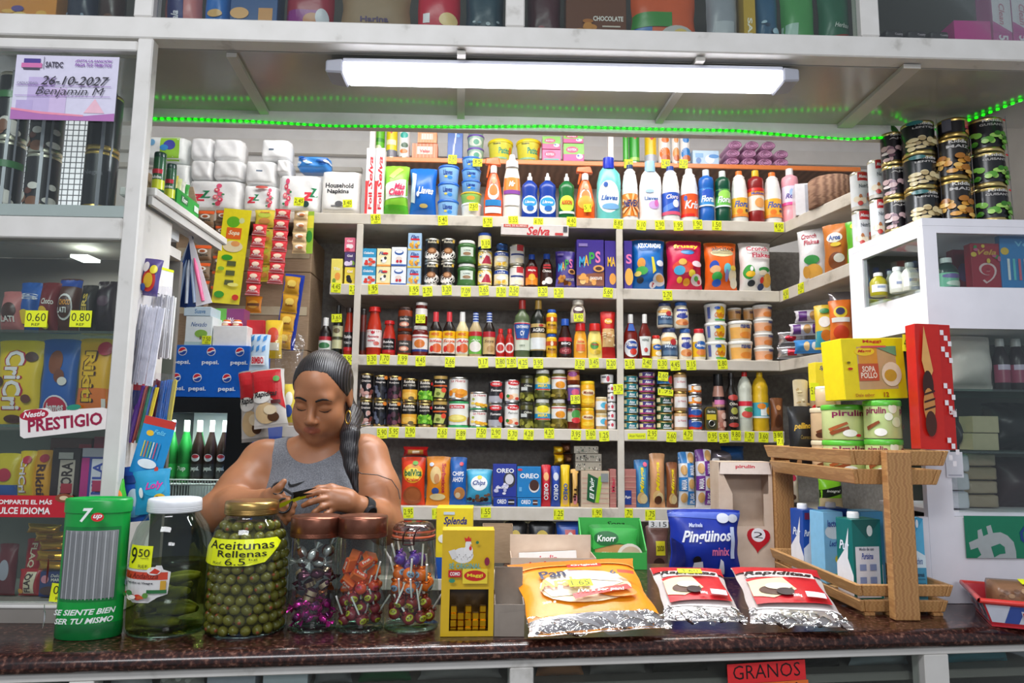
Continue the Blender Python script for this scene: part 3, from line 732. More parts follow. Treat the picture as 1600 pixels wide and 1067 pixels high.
MU=[E(0,.42,.22,.14,'f4f2ee'),E(0,.44,.17,.09,'f0803a'),Rr(-.3,.18,.3,.28,'2a80c0'),Rr(-.3,.06,.3,.16,'f0eeea'),E(.02,.6,.1,.06,'f6a078')]
it('spray',0,755,787,243,'orange spray bottle with white-necked trigger beside the mixed tub stack',body='ee5a22',dec=MU,short='first orange spray bottle')
it('bottle',0,786,814,239,'tall cream cleaning bottle with an orange and violet label',style='squeeze',body='f0ece0',cap='f2f0ea',tip=True,sy=.7,dec=[Rr(-.4,.4,.4,.62,'f08a3a'),T('Mr',0,.52,.24,.09,'fbf8f0','bi'),Rr(-.36,.36,.36,.42,'8a4aa0'),Rr(-.3,.18,.3,.3,'e4e0dc')])
for x0,x1,nm in ((815,841,'beside the cream bottle'),(842,870,'beside the green soap')):
    it('bottle',0,x0,x1,268,'dark blue dish soap bottle with white cap, '+nm,style='soap',body='123a9a',cap='f4f4f4',tip=True,sy=.6,short='blue dish soap '+nm,
       dec=[E(0,.28,.36,.2,'e4f0fa'),E(0,.34,.3,.1,'3aa0e0'),T('Llaves',0,.34,.4,.06,'f8f8ff','bi'),E(.02,.2,.14,.06,'2a6cc0')])
it('bottle',0,873,899,269,'dark green dish soap bottle with yellow and red label',style='soap',body='0f6a32',cap='eef4ee',tip=True,sy=.6,dec=[E(0,.32,.32,.18,'c8e84a'),E(-.06,.4,.2,.07,'f0e040'),T('AXION',0,.34,.46,.1,'d82a2a','bi'),Rr(-.34,.1,.34,.15,'e8f0e8')])
it('spray',0,899,932,257,'orange spray bottle with a price tag on it beside the turquoise bottle',body='f0621e',dec=MU[:2]+[E(0,.3,.28,.13,'f4a83a'),E(.02,.6,.1,.06,'f6a078')],short='second orange spray bottle')
ptag(0,918,'5.1',325,YB+.004,of='second orange spray trigger, stuck on its bottle',w=12,h=13)
it('bottle',0,933,972,244,'turquoise softener jug with a bright blue cap',style='jug',body='6cc8c4',cap='2038c0',sy=.55,handle=True,dec=[E(-.02,.36,.32,.26,'e8f4f4'),T('Llaves',0,.34,.46,.08,'2a5cb0','bi'),E(.04,.2,.24,.05,'7ab0e0'),E(-.1,.55,.06,.04,'3a60b0')])
it('bottle',0,974,999,254,'white bleach bottle with orange sunburst label and dark cap',style='bleach',body='f0f0ee',cap='26406a',dec=[Rr(-.5,.06,.5,.46,'ee8a2e')]+[('P',[(0,.26),(.45*math.cos(a),.26+.2*math.sin(a)),(.45*math.cos(a+.25),.26+.2*math.sin(a+.25))],'f8c890') for a in np.arange(0,6.2,.62)]+[T('NEVEX',0,.28,.6,.12,'1c3a78','bi')])
it('bottle',0,1000,1036,250,'large white softener jug with pale blue cap and handle',style='jug',body='f4f4f6',cap='a4d4ee',sy=.55,handle=True,dec=[T('Llaves',0,.36,.4,.06,'3a6ab0','b'),E(.08,.25,.16,.07,'d0a8e0'),E(.14,.28,.06,.06,'d870b8'),E(-.05,.48,.12,.03,'a8c8e8')])
it('bottle',0,1037,1065,256,'white bleach bottle with blue label and navy cap',style='bleach',body='f0f0ee',cap='2a4a9a',dec=[Rr(-.5,.1,.5,.5,'2a58c0'),('P',[(-.4,.12),(.4,.3),(.4,.4),(-.4,.24)],'5a88e0'),T('Cloro',0,.42,.44,.08,'f4e8f0','bi'),E(.12,.3,.12,.07,'f0f4fa'),Rr(-.5,.1,.5,.16,'e05a7a')])
it('bottle',0,1067,1094,260,'white bleach bottle with red and orange label',style='bleach',body='f2f2f0',cap='f4f4f2',dec=[Rr(-.5,.08,.5,.5,'ee5a26'),T('Kris',.02,.3,.56,.15,'e8f4fc','bi'),E(-.22,.42,.07,.05,'2a50b0'),Rr(-.5,.08,.1,.13,'e02a24')])
FL=lambda c1,c2,t: [Rr(-.5,.3,.5,.62,c1),E(.02,.52,.3,.08,c2),T(t,0,.42,.62,.12,'f4f8ff','bi'),Rr(-.5,.28,.5,.31,'e8f4f8')]
it('bottle',0,1095,1119,262,'bright blue floor cleaner bottle with clear cap',style='floor',body='1e62b8',cap='d8e4f0',dec=FL('3a96dc','2a58c0','Floral'))
it('bottle',0,1121,1145,264,'dark green floor cleaner bottle with lime label',style='floor',body='0c4a34',cap='dcE4e0'.lower(),dec=FL('6cc450','a0e060','Floral'))
WF=[Rr(-.5,.1,.5,.46,'f4b83a'),T('Floral',.02,.34,.66,.12,'2a58b0','bi'),E(-.1,.2,.12,.05,'f08030'),E(.2,.22,.08,.03,'403028'),Rr(-.5,.1,.5,.15,'f09038')]
it('bottle',0,1147,1172,264,'white cleaner bottle with yellow label and orange cap, between the green and red bottles',style='bleach',body='f2f2ee',cap='f0803a',dec=WF,short='white bottle between green and red ones')
it('bottle',0,1173,1198,263,'dark red floor cleaner bottle with yellow cap',style='floor',body='8a2020',cap='f0c030',dec=[Rr(-.5,.22,.5,.58,'f0e4d8'),Rr(-.5,.5,.5,.58,'f09a30'),T('Multiuso',0,.54,.56,.05,'2a48a0','b'),E(.05,.36,.2,.09,'f0a860'),Rr(-.5,.58,.5,.64,'d02a22')])
it('bottle',0,1199,1225,266,'white cleaner bottle with yellow label and orange cap, beside the pink bottle',style='bleach',body='f2f2ee',cap='f0803a',dec=WF,short='white bottle beside the pink one')
it('bottle',0,1227,1253,260,'pale pink bottle with white cap at the shelf corner',style='floor',body='f0a8b4',cap='f4f0f0',z=SZ[0],dec=[Rr(-.5,.36,.5,.66,'e8dcf0'),E(.1,.54,.25,.1,'a8c4ec'),T('Rosa',-.05,.48,.5,.09,'5a4a9a','bi'),Rr(-.5,.32,.5,.37,'ec58a0')])
for x,t in zip((587,692,762,802,841,893,966,1002,1031,1060,1090,1120,1217),('5.85','5.40','5.70','5.55','4.70','4.40','8.85','5.10','2.90','1.95','1.90','1.50','4.90')): ptag(0,x,t)
# orange-edged board above
UY=dict(Y=YO,dy=.02)
def up(kind,x0,x1,yt,d,**k): return it(kind,9,x0,x1,yt,d,z=ZO+.0005,**{**UY,**k})
up('can',582,600,196,'green aerosol can on the upper shelf, nearest the white pole',body='6cc83a',dec=[Rr(-.5,.5,.5,.62,'3a9a2a'),E(0,.3,.2,.1,'e8f4c0')],name='aerosol_can')
up('can',602,620,194,'yellow and red snack tube between green and white cans',body='f0d820',dec=[('P',[(-.3,.95),(.3,.95),(0,.72)],'d82a2a'),Rr(-.5,.05,.5,.25,'7a7a84'),Rr(-.3,.4,.3,.55,'f4ecc0')],name='snack_tube',cat='snack tube')
up('can',622,640,195,'white aerosol can with teal print beside the orange candle packs',body='eef2f0',dec=[E(0,.7,.24,.09,'3ab8a8'),E(.05,.4,.2,.08,'4a6a50'),E(0,.22,.22,.07,'f08a4a')],name='aerosol_can')
CN=[Rr(-.3,.3,.3,.8,'f4d8cc')]+[Rr(-.5+i/7+.02,0,-.5+i/7+.04,1,'f8b890') for i in range(7)]
up('box',643,684,224,'orange wrapped pack of candles, under the other pack',body='f0743a',D=.07,dec=CN+[T('Velas',0,.5,.4,.2,'d8343a')],name='candle_pack',cat='candles')
it('box',9,652,683,205,'orange wrapped pack of candles, on top of the other pack',z=at(668,223.4,YO+.02).z,body='f09a5a',D=.06,dec=CN,name='candle_pack',cat='candles',reg=False,**UY)
up('box',699,723,203,'blue soap carton with white script on the upper shelf',body='1c5ab0',D=.07,dec=[T('Llaves',-.05,.52,.4,.8,'f0f4fc','bi',1.2),E(.2,.8,.12,.05,'5aa0e8')])
up('tub',729,757,188,'violet and clear tub under the orange-edged shelf line',n=3,body='a8c8b8',lid='7a5ab8',dec=[E(0,.4,.3,.3,'e4ecd8'),E(.05,.4,.12,.2,'58a888')])
for x0,x1,nm in ((761,803,'beside the violet tubs'),(806,848,'beside the pink pads')):
    up('tub',x0,x1,215,'yellow bucket tub of dish paste '+nm,body='e8e04a',lid='f4dc20',taper=.8,dec=[T('Patito',.12,.48,.34,.26,'1c9a7a','b'),T('Nuevo',-.1,.78,.2,.08,'2a2a20'),E(.3,.5,.05,.18,'e87a30'),Rr(-.3,.12,.2,.2,'9ac8a0')])
KX=[Rr(-.5,.42,.5,1,'7cc43a'),E(-.08,.66,.3,.17,'d0246a'),T('KOTEX',-.08,.66,.44,.13,'fbe8f2'),E(.28,.3,.16,.14,'f0f4fa'),E(.22,.34,.06,.06,'4a58b0')]
def pads(x0,x1,y0,y1,d,b): onstack('box',9,x0,x1,y0,y1,d,Y=YO,dy=.015,body=b,D=.06,dec=KX,name='pad_pack',cat='sanitary pads')
up('box',847,877,233.5,'pink pad pack under another, beside the yellow tub',body='e868a0',D=.06,dec=[E(-.08,.6,.3,.28,'d0246a'),T('KOTEX',-.08,.6,.44,.2,'fbe8f2'),Rr(-.4,.12,.4,.24,'58b0a8')],name='pad_pack',cat='sanitary pads')
pads(847,876,213,233,'green pad pack on top of the pink one, beside the yellow tub','d8488a')
up('box',880,913,224,'pink and green pad pack near the upright, under another',body='e83c9a',D=.07,dec=KX,name='pad_pack',cat='sanitary pads')
pads(880,912,208,223.5,'pink and green pad pack near the upright, on top','d83a90')
up('can',974,983,205,'narrow green snack tube beside the upright',body='4ab83c',dec=[('P',[(-.3,.92),(.3,.92),(0,.78)],'d83030')],name='snack_tube',cat='snack tube')
up('can',984,1001,205,'green snack tube with red crest beside the narrow one',body='3aa838',dec=[('P',[(-.3,.95),(.3,.95),(0,.75)],'d83030'),Rr(-.4,.1,.4,.2,'a8d860')],name='snack_tube',cat='snack tube')
up('can',1009,1028,206,'yellow snack tube with red crest beside the orange juice can',body='f4c81e',dec=[('P',[(-.3,.93),(.3,.93),(0,.74)],'d82a2a'),T('Papas',0,.86,.3,.06,'fff'),Rr(-.5,.05,.5,.3,'b8bcc8')],name='snack_tube',cat='snack tube')
for x0,x1,nm,c in ((1030,1050,'with round orange picture','ee7a2a'),(1051,1063,'half hidden behind its neighbour','f09a50'),(1064,1081,'with blue swirl','3a88d0')):
    up('can',x0,x1,207,'white drink powder can '+nm,body='f2ece6',dec=[E(0,.35,.32,.18,c),E(0,.78,.2,.1,c),E(.05,.2,.28,.1,'c86a3a')])
up('box',1082,1124,235,'pale blue carton with white swirl beside the rolled cloths',body='b8d4ee',D=.08,dec=[E(.15,.4,.18,.3,'f4f8fc'),E(.3,.6,.2,.14,'4a90d8'),Rr(-.4,.5,-.1,.8,'7ab0e0'),E(-.28,.3,.1,.2,'5a88c8')])
def roll(W,H,L):
    mb=MB(); n=40; vs=[]; pts=[]
    for i in range(n+1):
        a=i/n*4.6*PI; r=.25+.75*i/n; pts.append((math.cos(a)*W/2*r,math.sin(a)*H/2*r+H/2))
    c1=M('dcb0d0','c'); c2=M('c492b4','c')
    mb.grid(lambda u,v: (*[pts[min(n,int(u*n+.5))][0]],v*L,pts[min(n,int(u*n+.5))][1]),n,1,c1)
    mb.grid(lambda u,v: (W/2*.97*math.cos(2*PI*u),.004+v*(L-.008),H/2+H/2*.97*math.sin(2*PI*u)),18,1,c1)
    mb.add([(W/2*.95*math.cos(2*PI*k/18),.006,H/2+H/2*.95*math.sin(2*PI*k/18)) for k in range(18)],[tuple(range(18))],c2)
    return mb
Wr=25*YO/FPX; Hr=14.5*YO/FPX; proto=None
for r,cols in enumerate(((1145,1170.5,1196,1221.5),(1146,1171.5,1197,1222),(1150,1176,1202))):
    for j,x in enumerate(cols):
        o=roll(Wr*.95,Hr*.97,.16).build('rolled_cloth') if proto is None else dup(proto); proto=proto or o
        p=at(x,250,YO+.02); o.location=(p.x,p.y,ZO+.001+r*Hr); o.rotation_euler=(0,random.uniform(-.05,.05),random.uniform(-.04,.04))
        tag(o,f'pink rolled cleaning cloth, {NUM[j + 1]} along the {("bottom", "middle", "top")[r]} row of the pile','cloth','pink rolled cloths')
for x,t in ((707,'2.90'),(982,'1.40'),(1040,'2.40'),(1068,'2.75')):
    ptag(9,x,t,249 if x < 800 else 256,YO-.004,w=14,h=15)
# roll of twine and a white box on the side run
p=onz(1308,312,SZ[0]); mb=MB(); TW=ramp_mat('brown_twine','wave',[(0,'7a5a4a'),(1,'a8846c')],60,.9,bump=.5,stretch=(.2,.2,1)); mb.lathe([(.085,0),(.09,.004),(.09,.125),(.085,.13),(.03,.13),(.03,.1),(0,.1)],TW,28)
o=mb.build('twine_roll',loc=(p.x+.03,p.y+.12,SZ[0]+.0005)); tag(o,'thick brown twine roll at the end of the side shelf','twine')
p=onz(1265,327,SZ[0]); o=make('box',.07,.15,'carton',body='e8e8ee',D=.12,dec=[Rr(.1,.05,.3,.95,'b8bcc8')]); o.location=(p.x+.03,p.y+.14,SZ[0]+.0005); o.rotation_euler=(0,0,-.3); tag(o,'plain white box between pink bottle and twine roll','box')

# ---------------------------------------------------------------- second shelf
def s1(kind,x0,x1,yt,d,**k): return it(kind,1,x0,x1,yt,d,**k)
s1('box',517,535,404,'pale yellow tea box with orange fruit beside the small box stack',body='ecdc6a',D=.05,dec=[T('Tilo',0,.6,.6,.12,'f4f4e0'),E(.1,.3,.25,.15,'f0a04a'),E(-.2,.12,.15,.1,'7a9a40')])
for y0,y1,b,d,c in ((417.5,441,'f0d84a','yellow and black dessert box under two others',['2a2a30','e8c030','f4f0e0']),(394,417,'5a4a7a','violet dessert box between pink and yellow boxes',['f0ece0','8ab04a','e8d8f0']),(371,393.5,'ec7a94','pink dessert box on top of two others',['f4e8ea','d83a50'])):
    it('box',1,538,555,y0,d,z=at(546,y1,YB+.012).z if y1 < 440 else SZ[1],body=b,D=.045,reg=y1 > 440,dec=blobs(y0,c,-.3,.15,.3,.45,5,.2,.14)+[T('Gel',0,.75,.5,.16,'f8f0f0')])
SB=lambda t,bg,tc,pics: [T(t,-.05,.72,.6,.18,tc,'bi'),Rr(-.5,0,.5,.1,bg)]+pics
s1('box',564,587,388,'blue and red strawberry dessert box',n=2,body='3a9ac8',D=.05,dec=[Rr(-.5,0,.5,.5,'c8e4f0'),T('Gelatina',0,.75,.7,.14,'f4f8fc','bi')]+blobs(3,['d8423a','e86a50'],-.3,.1,.35,.4,6,.13,.1))
s1('box',588,610,388,'cream dessert box with a drawn cow',n=2,body='f2e8b4',D=.05,dec=SB('Flan','f0a04a','2a4898',[E(0,.35,.22,.16,'f8f8f4'),E(.12,.46,.1,.09,'4a4a4a'),E(-.15,.32,.06,.06,'4a4a4a'),E(.12,.72,.2,.06,'d83a3a')]))
s1('box',611,635,386,'white dessert box with blue trim and red cherries',n=2,body='eef2f8',D=.05,dec=[E(0,.72,.3,.14,'2a5aa8'),E(0,.76,.24,.09,'eef2f8'),E(0,.4,.2,.1,'e8d8d0'),E(-.1,.24,.09,.08,'c82a3a'),E(.12,.24,.09,.08,'c82a3a'),Rr(-.5,0,.5,.08,'2a5ab0')])
s1('box',636.5,658,364,'pale blue custard powder box',n=3,body='a8c8e6',D=.05,dec=[T('Flan',0,.78,.6,.2,'2a3c90','bi'),Rr(-.3,.58,.35,.68,'d82a3a'),Rr(-.5,0,.5,.08,'f0c83a')]+blobs(4,['e8a83a','f4d070','c8742a'],-.3,.15,.3,.45,7,.13,.1))
BC=[E(0,.3,.42,.2,'f2ece4'),E(0,.45,.2,.13,'8a5a38'),E(-.02,.46,.12,.08,'c89468'),T('Rolda',0,.82,.36,.1,'e0d8c0'),E(.24,.85,.06,.07,'d8b040')]
s1('can',662,686,371,'black coconut drink can with white splash, beside the custard boxes',n=2,body='1e1c1c',rim='e0dcd0',dec=BC)
s1('can',687.5,711,371,'black coconut drink can with white splash, beside the green jars',n=2,body='1e1c1c',rim='e0dcd0',dec=BC)
s1('jar',713,744,374,'green jar with white lid and pale label',n=2,body='3a6a34',lid='f2f2ee',shape='waist',dec=[Rr(-.22,.3,.26,.68,'dce8dc'),T('Coco',.02,.56,.24,.08,'2a4a3a'),E(.02,.4,.14,.07,'9a7a58')])
s1('can',746,769,389,'yellow can picturing a red dessert slice',n=2,body='ecc83a',dec=[E(0,.5,.38,.36,'f4ecdc'),('P',[(-.16,.2),(.34,.2),(.2,.62),(.05,.68)],'b83048'),Rr(-.2,.14,.34,.22,'e8d8a0'),E(-.2,.6,.06,.05,'6aa0d0')])
onstack('can',1,746.5,768,362,388.5,'cream can wearing a price tag on top of yellow dessert cans',body='e8dcb4',rim='2a4a9a',dec=[Rr(-.5,.8,.5,.95,'2a4a9a')])
ptag(1,759,'3.10',381,YB+.004,of='top board, stuck on the cream can',w=15,h=15)
s1('can',771.5,795,391,'white condensed milk can with blue band',n=2,body='f0e8c8',dec=[Rr(-.5,.72,.5,.9,'2048a0'),T('Leche',0,.81,.34,.1,'f8f8f8'),E(0,.5,.22,.12,'f4f4f0')]+blobs(6,['f0c040','f4dc80'],-.25,.15,.25,.35,7,.09,.09))
onstack('can',1,775,794,379,390.5,'low navy can on top of the condensed milk',body='20386a',rim='3a5a90',dec=[])
s1('can',796,820,380,'tall white milk powder can with red square and blue stripe',n=2,body='eeeae2',dec=[Rr(-.02,.66,.3,.94,'c83a40'),Rr(-.3,.46,.34,.54,'2a3c80'),E(.1,.22,.2,.12,'f4e8c8')])
s1('bottle',821.5,841,396,'small syrup bottle with red label and blue cap',style='syrup',body='3a1408',cap='2050b8',dec=[Rr(-.5,.08,.5,.3,'f09028'),Rr(-.5,.3,.5,.62,'b81c24'),E(0,.3,.18,.1,'f4b83a'),T('Maple',0,.5,.4,.08,'f8f0e8')])
s1('bottle',844.5,865,395,'small syrup bottle with dark chocolate label and blue cap',style='syrup',body='2a120c',cap='2050b8',dec=[Rr(-.5,.08,.5,.62,'3a2018'),Rr(-.2,.55,.2,.68,'c02028'),T('Choco',0,.48,.44,.08,'f4ece4'),E(.1,.2,.2,.1,'e8e4e0'),E(-.15,.14,.1,.06,'f4f0ec')])
MAPS=lambda k,ch: [T('M',-.3,.54,.2,.22,'3aa8e0'),T('A',-.14,.57,.17,.22,'f0c030'),T('P',.06,.62,.2,.24,'3aa848'),T('S',.28,.64,.18,.24,'e87ab0'),T('APS'[0:1],-.14,.56,.06,.06,'d83a30'),Rr(-.42,.86,-.1,.92,'8a7ab8'),('P',[(.5,.05),(.5,.34),(-.5,.26),(-.5,.05)],ch)]+blobs(k,['e8a040','c87828','f0c070','8a4a20'],-.4,.1,.2,.28,10,.1,.06)+[E(.3,.4,.2,.07,'e0a050'),E(.3,.4,.12,.04,'4a2414'),T('CHOCOLATE',.2,.2,.44,.06,'fbf4ec')]
s1('bag',868,900,390,'small violet bag of filled cereal beside the syrup bottles',body='4a3a96',D=.06,dec=MAPS(8,'6a5ab0'),name='cereal_bag',cat='cereal')
s1('box',900.5,944,374.5,'large violet cereal box with rainbow lettering',body='40308a',D=.06,dec=MAPS(9,'8a4a28'),name='cereal_box',cat='cereal')
s1('box',945,962.5,376,'violet cereal box half hidden by the upright',body='40308a',D=.06,dec=[T('MA',.1,.56,.7,.2,'f0c030'),E(.2,.2,.3,.12,'e8a040')],name='cereal_box',cat='cereal')
s1('box',975,988,376,'violet cereal box edge beside the blue cereal bag',body='44348e',D=.06,dec=[T('S',.1,.62,.7,.2,'e87ab0'),E(.1,.25,.5,.18,'f0b450')],name='cereal_box',cat='cereal')
def cereal(x0,x1,yt,d,bg,title,tc,extra,D=.1,title2=None):
    return s1('bag',x0,x1,yt,d,body=bg,D=D,dec=extra+[T(title,0,.84,.7,.1,tc,'b')]+([T(title2,.1,.7,.6,.1,tc,'b')] if title2 else []),name='cereal_bag',cat='cereal',seal='e8862a' if bg != 'f0f0ee' else 'd8d8dc')
HX=[E(-.28,.18,.1,.06,'30323a'),E(.1,.1,.1,.06,'e8e8f0'),T('?',.1,.1,.07,.07,'c02838')]
cereal(988,1043,370,'bright blue cereal bag with orange top seal','1c72c4','AZUCARADAS','f8fafc',[('P',[(.05,.62),(.12,.62),(.2,.36),(.1,.3)],'f4e048'),E(-.26,.5,.12,.1,'f0a040'),E(-.24,.36,.18,.08,'4ab850'),E(.3,.2,.2,.12,'d8dce4'),E(.32,.22,.14,.07,'e0a860'),E(-.36,.3,.1,.05,'f0d870'),E(.32,.5,.12,.06,'e8f0f8')]+HX)
cereal(1044,1102,372,'crimson cereal bag with orange top seal','d41c50','frussy','f4e030',[E(.05,.74,.2,.05,'3a8ad0'),E(-.1,.45,.3,.12,'e84a30'),E(-.2,.38,.16,.09,'3aa8d8'),E(-.12,.54,.12,.06,'f0c050'),E(-.2,.2,.08,.06,'f0c030'),E(.15,.32,.1,.07,'f4d840'),E(0,.16,.1,.07,'f0a830'),E(.3,.2,.18,.11,'f0e0e4'),E(.28,.22,.07,.05,'60b850'),E(.3,.5,.16,.06,'fbe8f0'),E(.36,.16,.05,.04,'e83050')])
cereal(1104,1157,375,'orange cereal bag with rounded lettering','ee6a1c','abcitos','38302a',[E(0,.76,.36,.08,'f4e4b0'),E(-.28,.5,.14,.1,'2a50b8'),E(-.25,.42,.16,.08,'e8b078'),E(-.2,.28,.16,.09,'3aa848'),E(-.2,.16,.14,.07,'2a60c8'),E(.12,.42,.12,.12,'6ac8d8'),E(.1,.3,.06,.12,'8a8ac8'),E(.3,.3,.14,.14,'f8e8c8'),E(.34,.16,.12,.1,'f4ecd8'),E(.3,.44,.1,.05,'f4d050')])
cereal(1159,1211,375,'white corn flakes bag with green and yellow picture','f0f0ee','Cronch','b02040',[E(-.28,.38,.17,.14,'3aa040'),E(-.24,.34,.14,.06,'f4c020'),E(-.22,.44,.05,.05,'f4f4f4'),E(.2,.42,.2,.05,'3a9848'),E(.15,.36,.14,.05,'f4e8d0'),E(.3,.22,.15,.13,'e8b050'),E(.12,.22,.06,.06,'d83a30'),E(.1,.1,.1,.06,'2a3a6a'),E(-.22,.16,.12,.06,'303840')],title2='Flakes')
def side(sh,kind,t,back,W,H,d,name=None,cat=None,rz=None,z=0,short=None,n=1,**k):
    """On the angled side run: t metres along its edge from the corner, back metres in from the edge."""
    A,B,dd,nr=SIDE[sh]; p=A+dd*t+nr*back
    o=make(kind,W,H,name,**k); o.location=(p.x,p.y,SZ[sh]+.0006+z); o.rotation_euler=(0,0,math.atan2(dd.y,dd.x)+PI if rz is None else rz)
    tag(o,d,cat or CAT[kind]); return o
sl=lambda sh,x: (onz(x,452-(x-1219)*.39 if sh== 1 else 565-(x-1219)*.2,SZ[sh])-SIDE[sh][0]).length
def sbag(x0,x1,yt,d,sh=1,back=.06,**k):
    A,B,dd,nr=SIDE[sh]; t0,t1=sl(sh,x0),sl(sh,x1); t=(t0+t1)/2; p=A+dd*t
    zt=at((x0+x1)/2,yt,p.y+.03).z; W=max(.05,(at(x1,400,p.y+.04).x-at(x0,400,p.y+.04).x)*1.04)
    return side(sh,'bag',t,back,W,zt-SZ[sh],d,rz=-.62,**k)
sbag(1212,1256,360,'large silver white corn flakes bag at the shelf corner',name='cereal_bag',cat='cereal',body='e8e8ea',T=.1,back=.1,dec=[T('Cronch',-.1,.86,.5,.1,'b02040'),T('Flakes',0,.74,.5,.09,'b02040'),E(0,.42,.26,.08,'3a9a48'),E(.05,.22,.28,.13,'e8b04a'),E(-.2,.22,.12,.1,'d8a040')])
sbag(1257,1296,352,'brown orange cereal bag on the angled side shelf',name='cereal_bag',cat='cereal',body='c8742a',T=.09,back=.09,dec=[E(-.05,.7,.3,.1,'f4f0e8'),T('Aros',-.05,.7,.44,.1,'2a50a0'),E(0,.56,.2,.04,'f0d040'),E(0,.25,.3,.16,'8a4a24'),E(.1,.3,.2,.08,'f0ece4')])
sbag(1293,1336,346,'bright green cereal bag on the angled side shelf',name='cereal_bag',cat='cereal',body='62b82a',T=.09,back=.09,dec=[T('Choco',0,.7,.5,.08,'f4f4f0','bi'),E(-.2,.86,.14,.07,'f0e040'),E(0,.3,.3,.18,'f0f0ec'),E(0,.34,.18,.08,'6a4028'),E(.1,.2,.16,.06,'8a5a3a')])
# foil carton held under the board edge
p=at(835,362,YB-.03); o=make('box',108*p.y/FPX,.05,'foil_carton',body='ece4e0',D=.05,dec=[T('Selva',.05,.42,.34,.8,'d8303a','bi'),Rr(-.46,.7,-.1,.98,'e0503e'),T('PAPEL DE ALUMINIO',-.28,.84,.32,.18,'fbe8e0'),Rr(.3,.08,.42,.3,'d83a3a'),Rr(.42,.4,.48,.9,'50505a')])
o.location=(p.x,p.y,p.z-.022); o.rotation_euler=(.12,.012,0); tag(o,'long white foil roll carton with red script hung under the cleaning shelf','box')
for x,t in zip((525,553,583,647,668,698,728,756,783,803,848,873,950),('4.45','2.75','1.95','1.95','2.70','3.20','7.09','2.65','3.30','2.50','3.20','2.20','5.60')): ptag(1,x,t)
ptag(1,1043,'2.70')
def stag(sh,x,txt,of):
    A,B,dd,nr=SIDE[sh]; p=A+dd*sl(sh,x)-nr*.0016; p.z=SZ[sh]-TH[sh]/2
    o=tagmb(.05,.046,txt).build('price_tag'); o.location=p; o.rotation_euler=(0,0,math.atan2(dd.y,dd.x)+PI if dd.x < 0 else math.atan2(dd.y,dd.x)); tag(o,f'yellow price tag reading {txt} under the {of}','price tag','yellow price tags on the shelves')
stag(1,1222,'4.50','silver corn flakes bag at the corner'); stag(1,1247,'2.60','brown orange cereal bag')

# ---------------------------------------------------------------- third shelf: sauces
def s2(kind,x0,x1,yt,d,**k): return it(kind,2,x0,x1,yt,d,**k)
s2('bottle',496,516,495,'black sauce bottle with white cap at the shelf end',style='soy',body='1c1412',cap='f0f0ec',dec=[Rr(-.5,.1,.5,.46,'e8ece4'),Rr(-.5,.38,.5,.48,'b02430'),E(0,.24,.3,.08,'3a7a48')])
s2('bottle',518,534,476,'dark olive oil bottle wearing a price tag',style='oil',body='141a10',cap='1a1a18',dec=[Rr(-.5,.12,.5,.58,'c8c89a'),Rr(-.5,.3,.5,.36,'4a4a30'),E(0,.48,.2,.05,'6a5a3a')])
ptag(2,526,'3.65',497,YB+.004,of='yellow tea box, stuck on the olive oil bottle',w=16,h=13)
RJ=lambda t: [Rr(-.5,.08,.5,.5,'c02028'),Rr(-.36,.16,.36,.48,'1c1a1c'),T(t,0,.38,.5,.07,'f0ece8'),T('TOMATE',0,.25,.5,.05,'c8c4c0')]
s2('bottle',536,551,480,'tall red tomato sauce jar before the upright',style='passata',body='a42a14',cap='2a1c18',dec=RJ('Rolda'))
s2('jar',562,571,482,'dark tomato jar squeezed behind the upright',shape='straight',body='5a1a12',lid='1c1818',dec=[Rr(-.5,.1,.5,.5,'241c1c')])
s2('bottle',570,595,478,'large red passata bottle with white label',style='passata',body='b8301a',cap='d02420',dec=[Rr(-.5,.16,.5,.52,'f0e8e4'),T('Passata',0,.38,.5,.05,'b83040','bi'),E(0,.46,.07,.03,'c83040'),E(.15,.24,.12,.04,'d06a60'),T('salsa',-.05,.3,.3,.04,'c02838')])
s2('bottle',596,617,500,'red sauce jar with black label and red cap',style='passata',body='b42c1a',cap='c82020',dec=RJ('Rolda'))
DJ=[Rr(-.5,.12,.5,.62,'3a3432'),T('Salsa',0,.5,.4,.08,'d8d0c8'),E(0,.28,.22,.1,'d88a70'),E(0,.28,.12,.06,'f0d0b8')]
s2('jar',619.5,643,479,'brown red sauce jar with charcoal label',n=2,shape='straight',body='8a3414',lid='3a2620',dec=DJ)
s2('jar',642.5,668,508,'wide dark red jam jar with white lid under a narrower one',shape='jar',body='6a140e',lid='ece8e2',dec=[Rr(-.5,.14,.5,.7,'f0ece8'),Rr(-.5,.14,.5,.22,'2a3c80'),E(0,.4,.22,.14,'d87a30'),Rr(-.5,.6,.5,.64,'b83a40')])
onstack('jar',2,648,667,471.5,507.5,'narrow dark red jam jar standing on the wide one',shape='straight',body='5e140e',lid='e8e4de',dec=[Rr(-.5,.4,.5,.72,'ece8e4')])
ptag(2,657,'2.10',498,YB+.004,of='custard boxes, stuck on the narrow jam jar',w=15,h=14)
SO=lambda t,c: [Rr(-.5,.06,.5,.56,'f4ece0'),Rr(-.5,.4,.5,.56,'f4c020'),T('HEINZ',0,.49,.4,.06,'d83a24'),T(t,.02,.33,.66,.08,c,'bi'),E(.1,.18,.24,.1,'e06a38'),E(-.15,.16,.1,.07,'d83028')]
s2('bottle',669.5,690,486,'black sauce bottle with red cap, beside the jam jars',style='soy',body='1a0e0a',cap='e04048',dec=SO('Inglesa','d8402a'))
s2('bottle',691,711,486,'black soy bottle with red cap, beside the cream garlic bottle',style='soy',body='1a0e0a',cap='e04048',dec=SO('Soya','e06a2a'))
s2('bottle',711.5,732,486,'cream garlic sauce bottle with white cap',style='soy',body='dccfa0',cap='f2f2ee',dec=SO('Ajo','d8303a'))
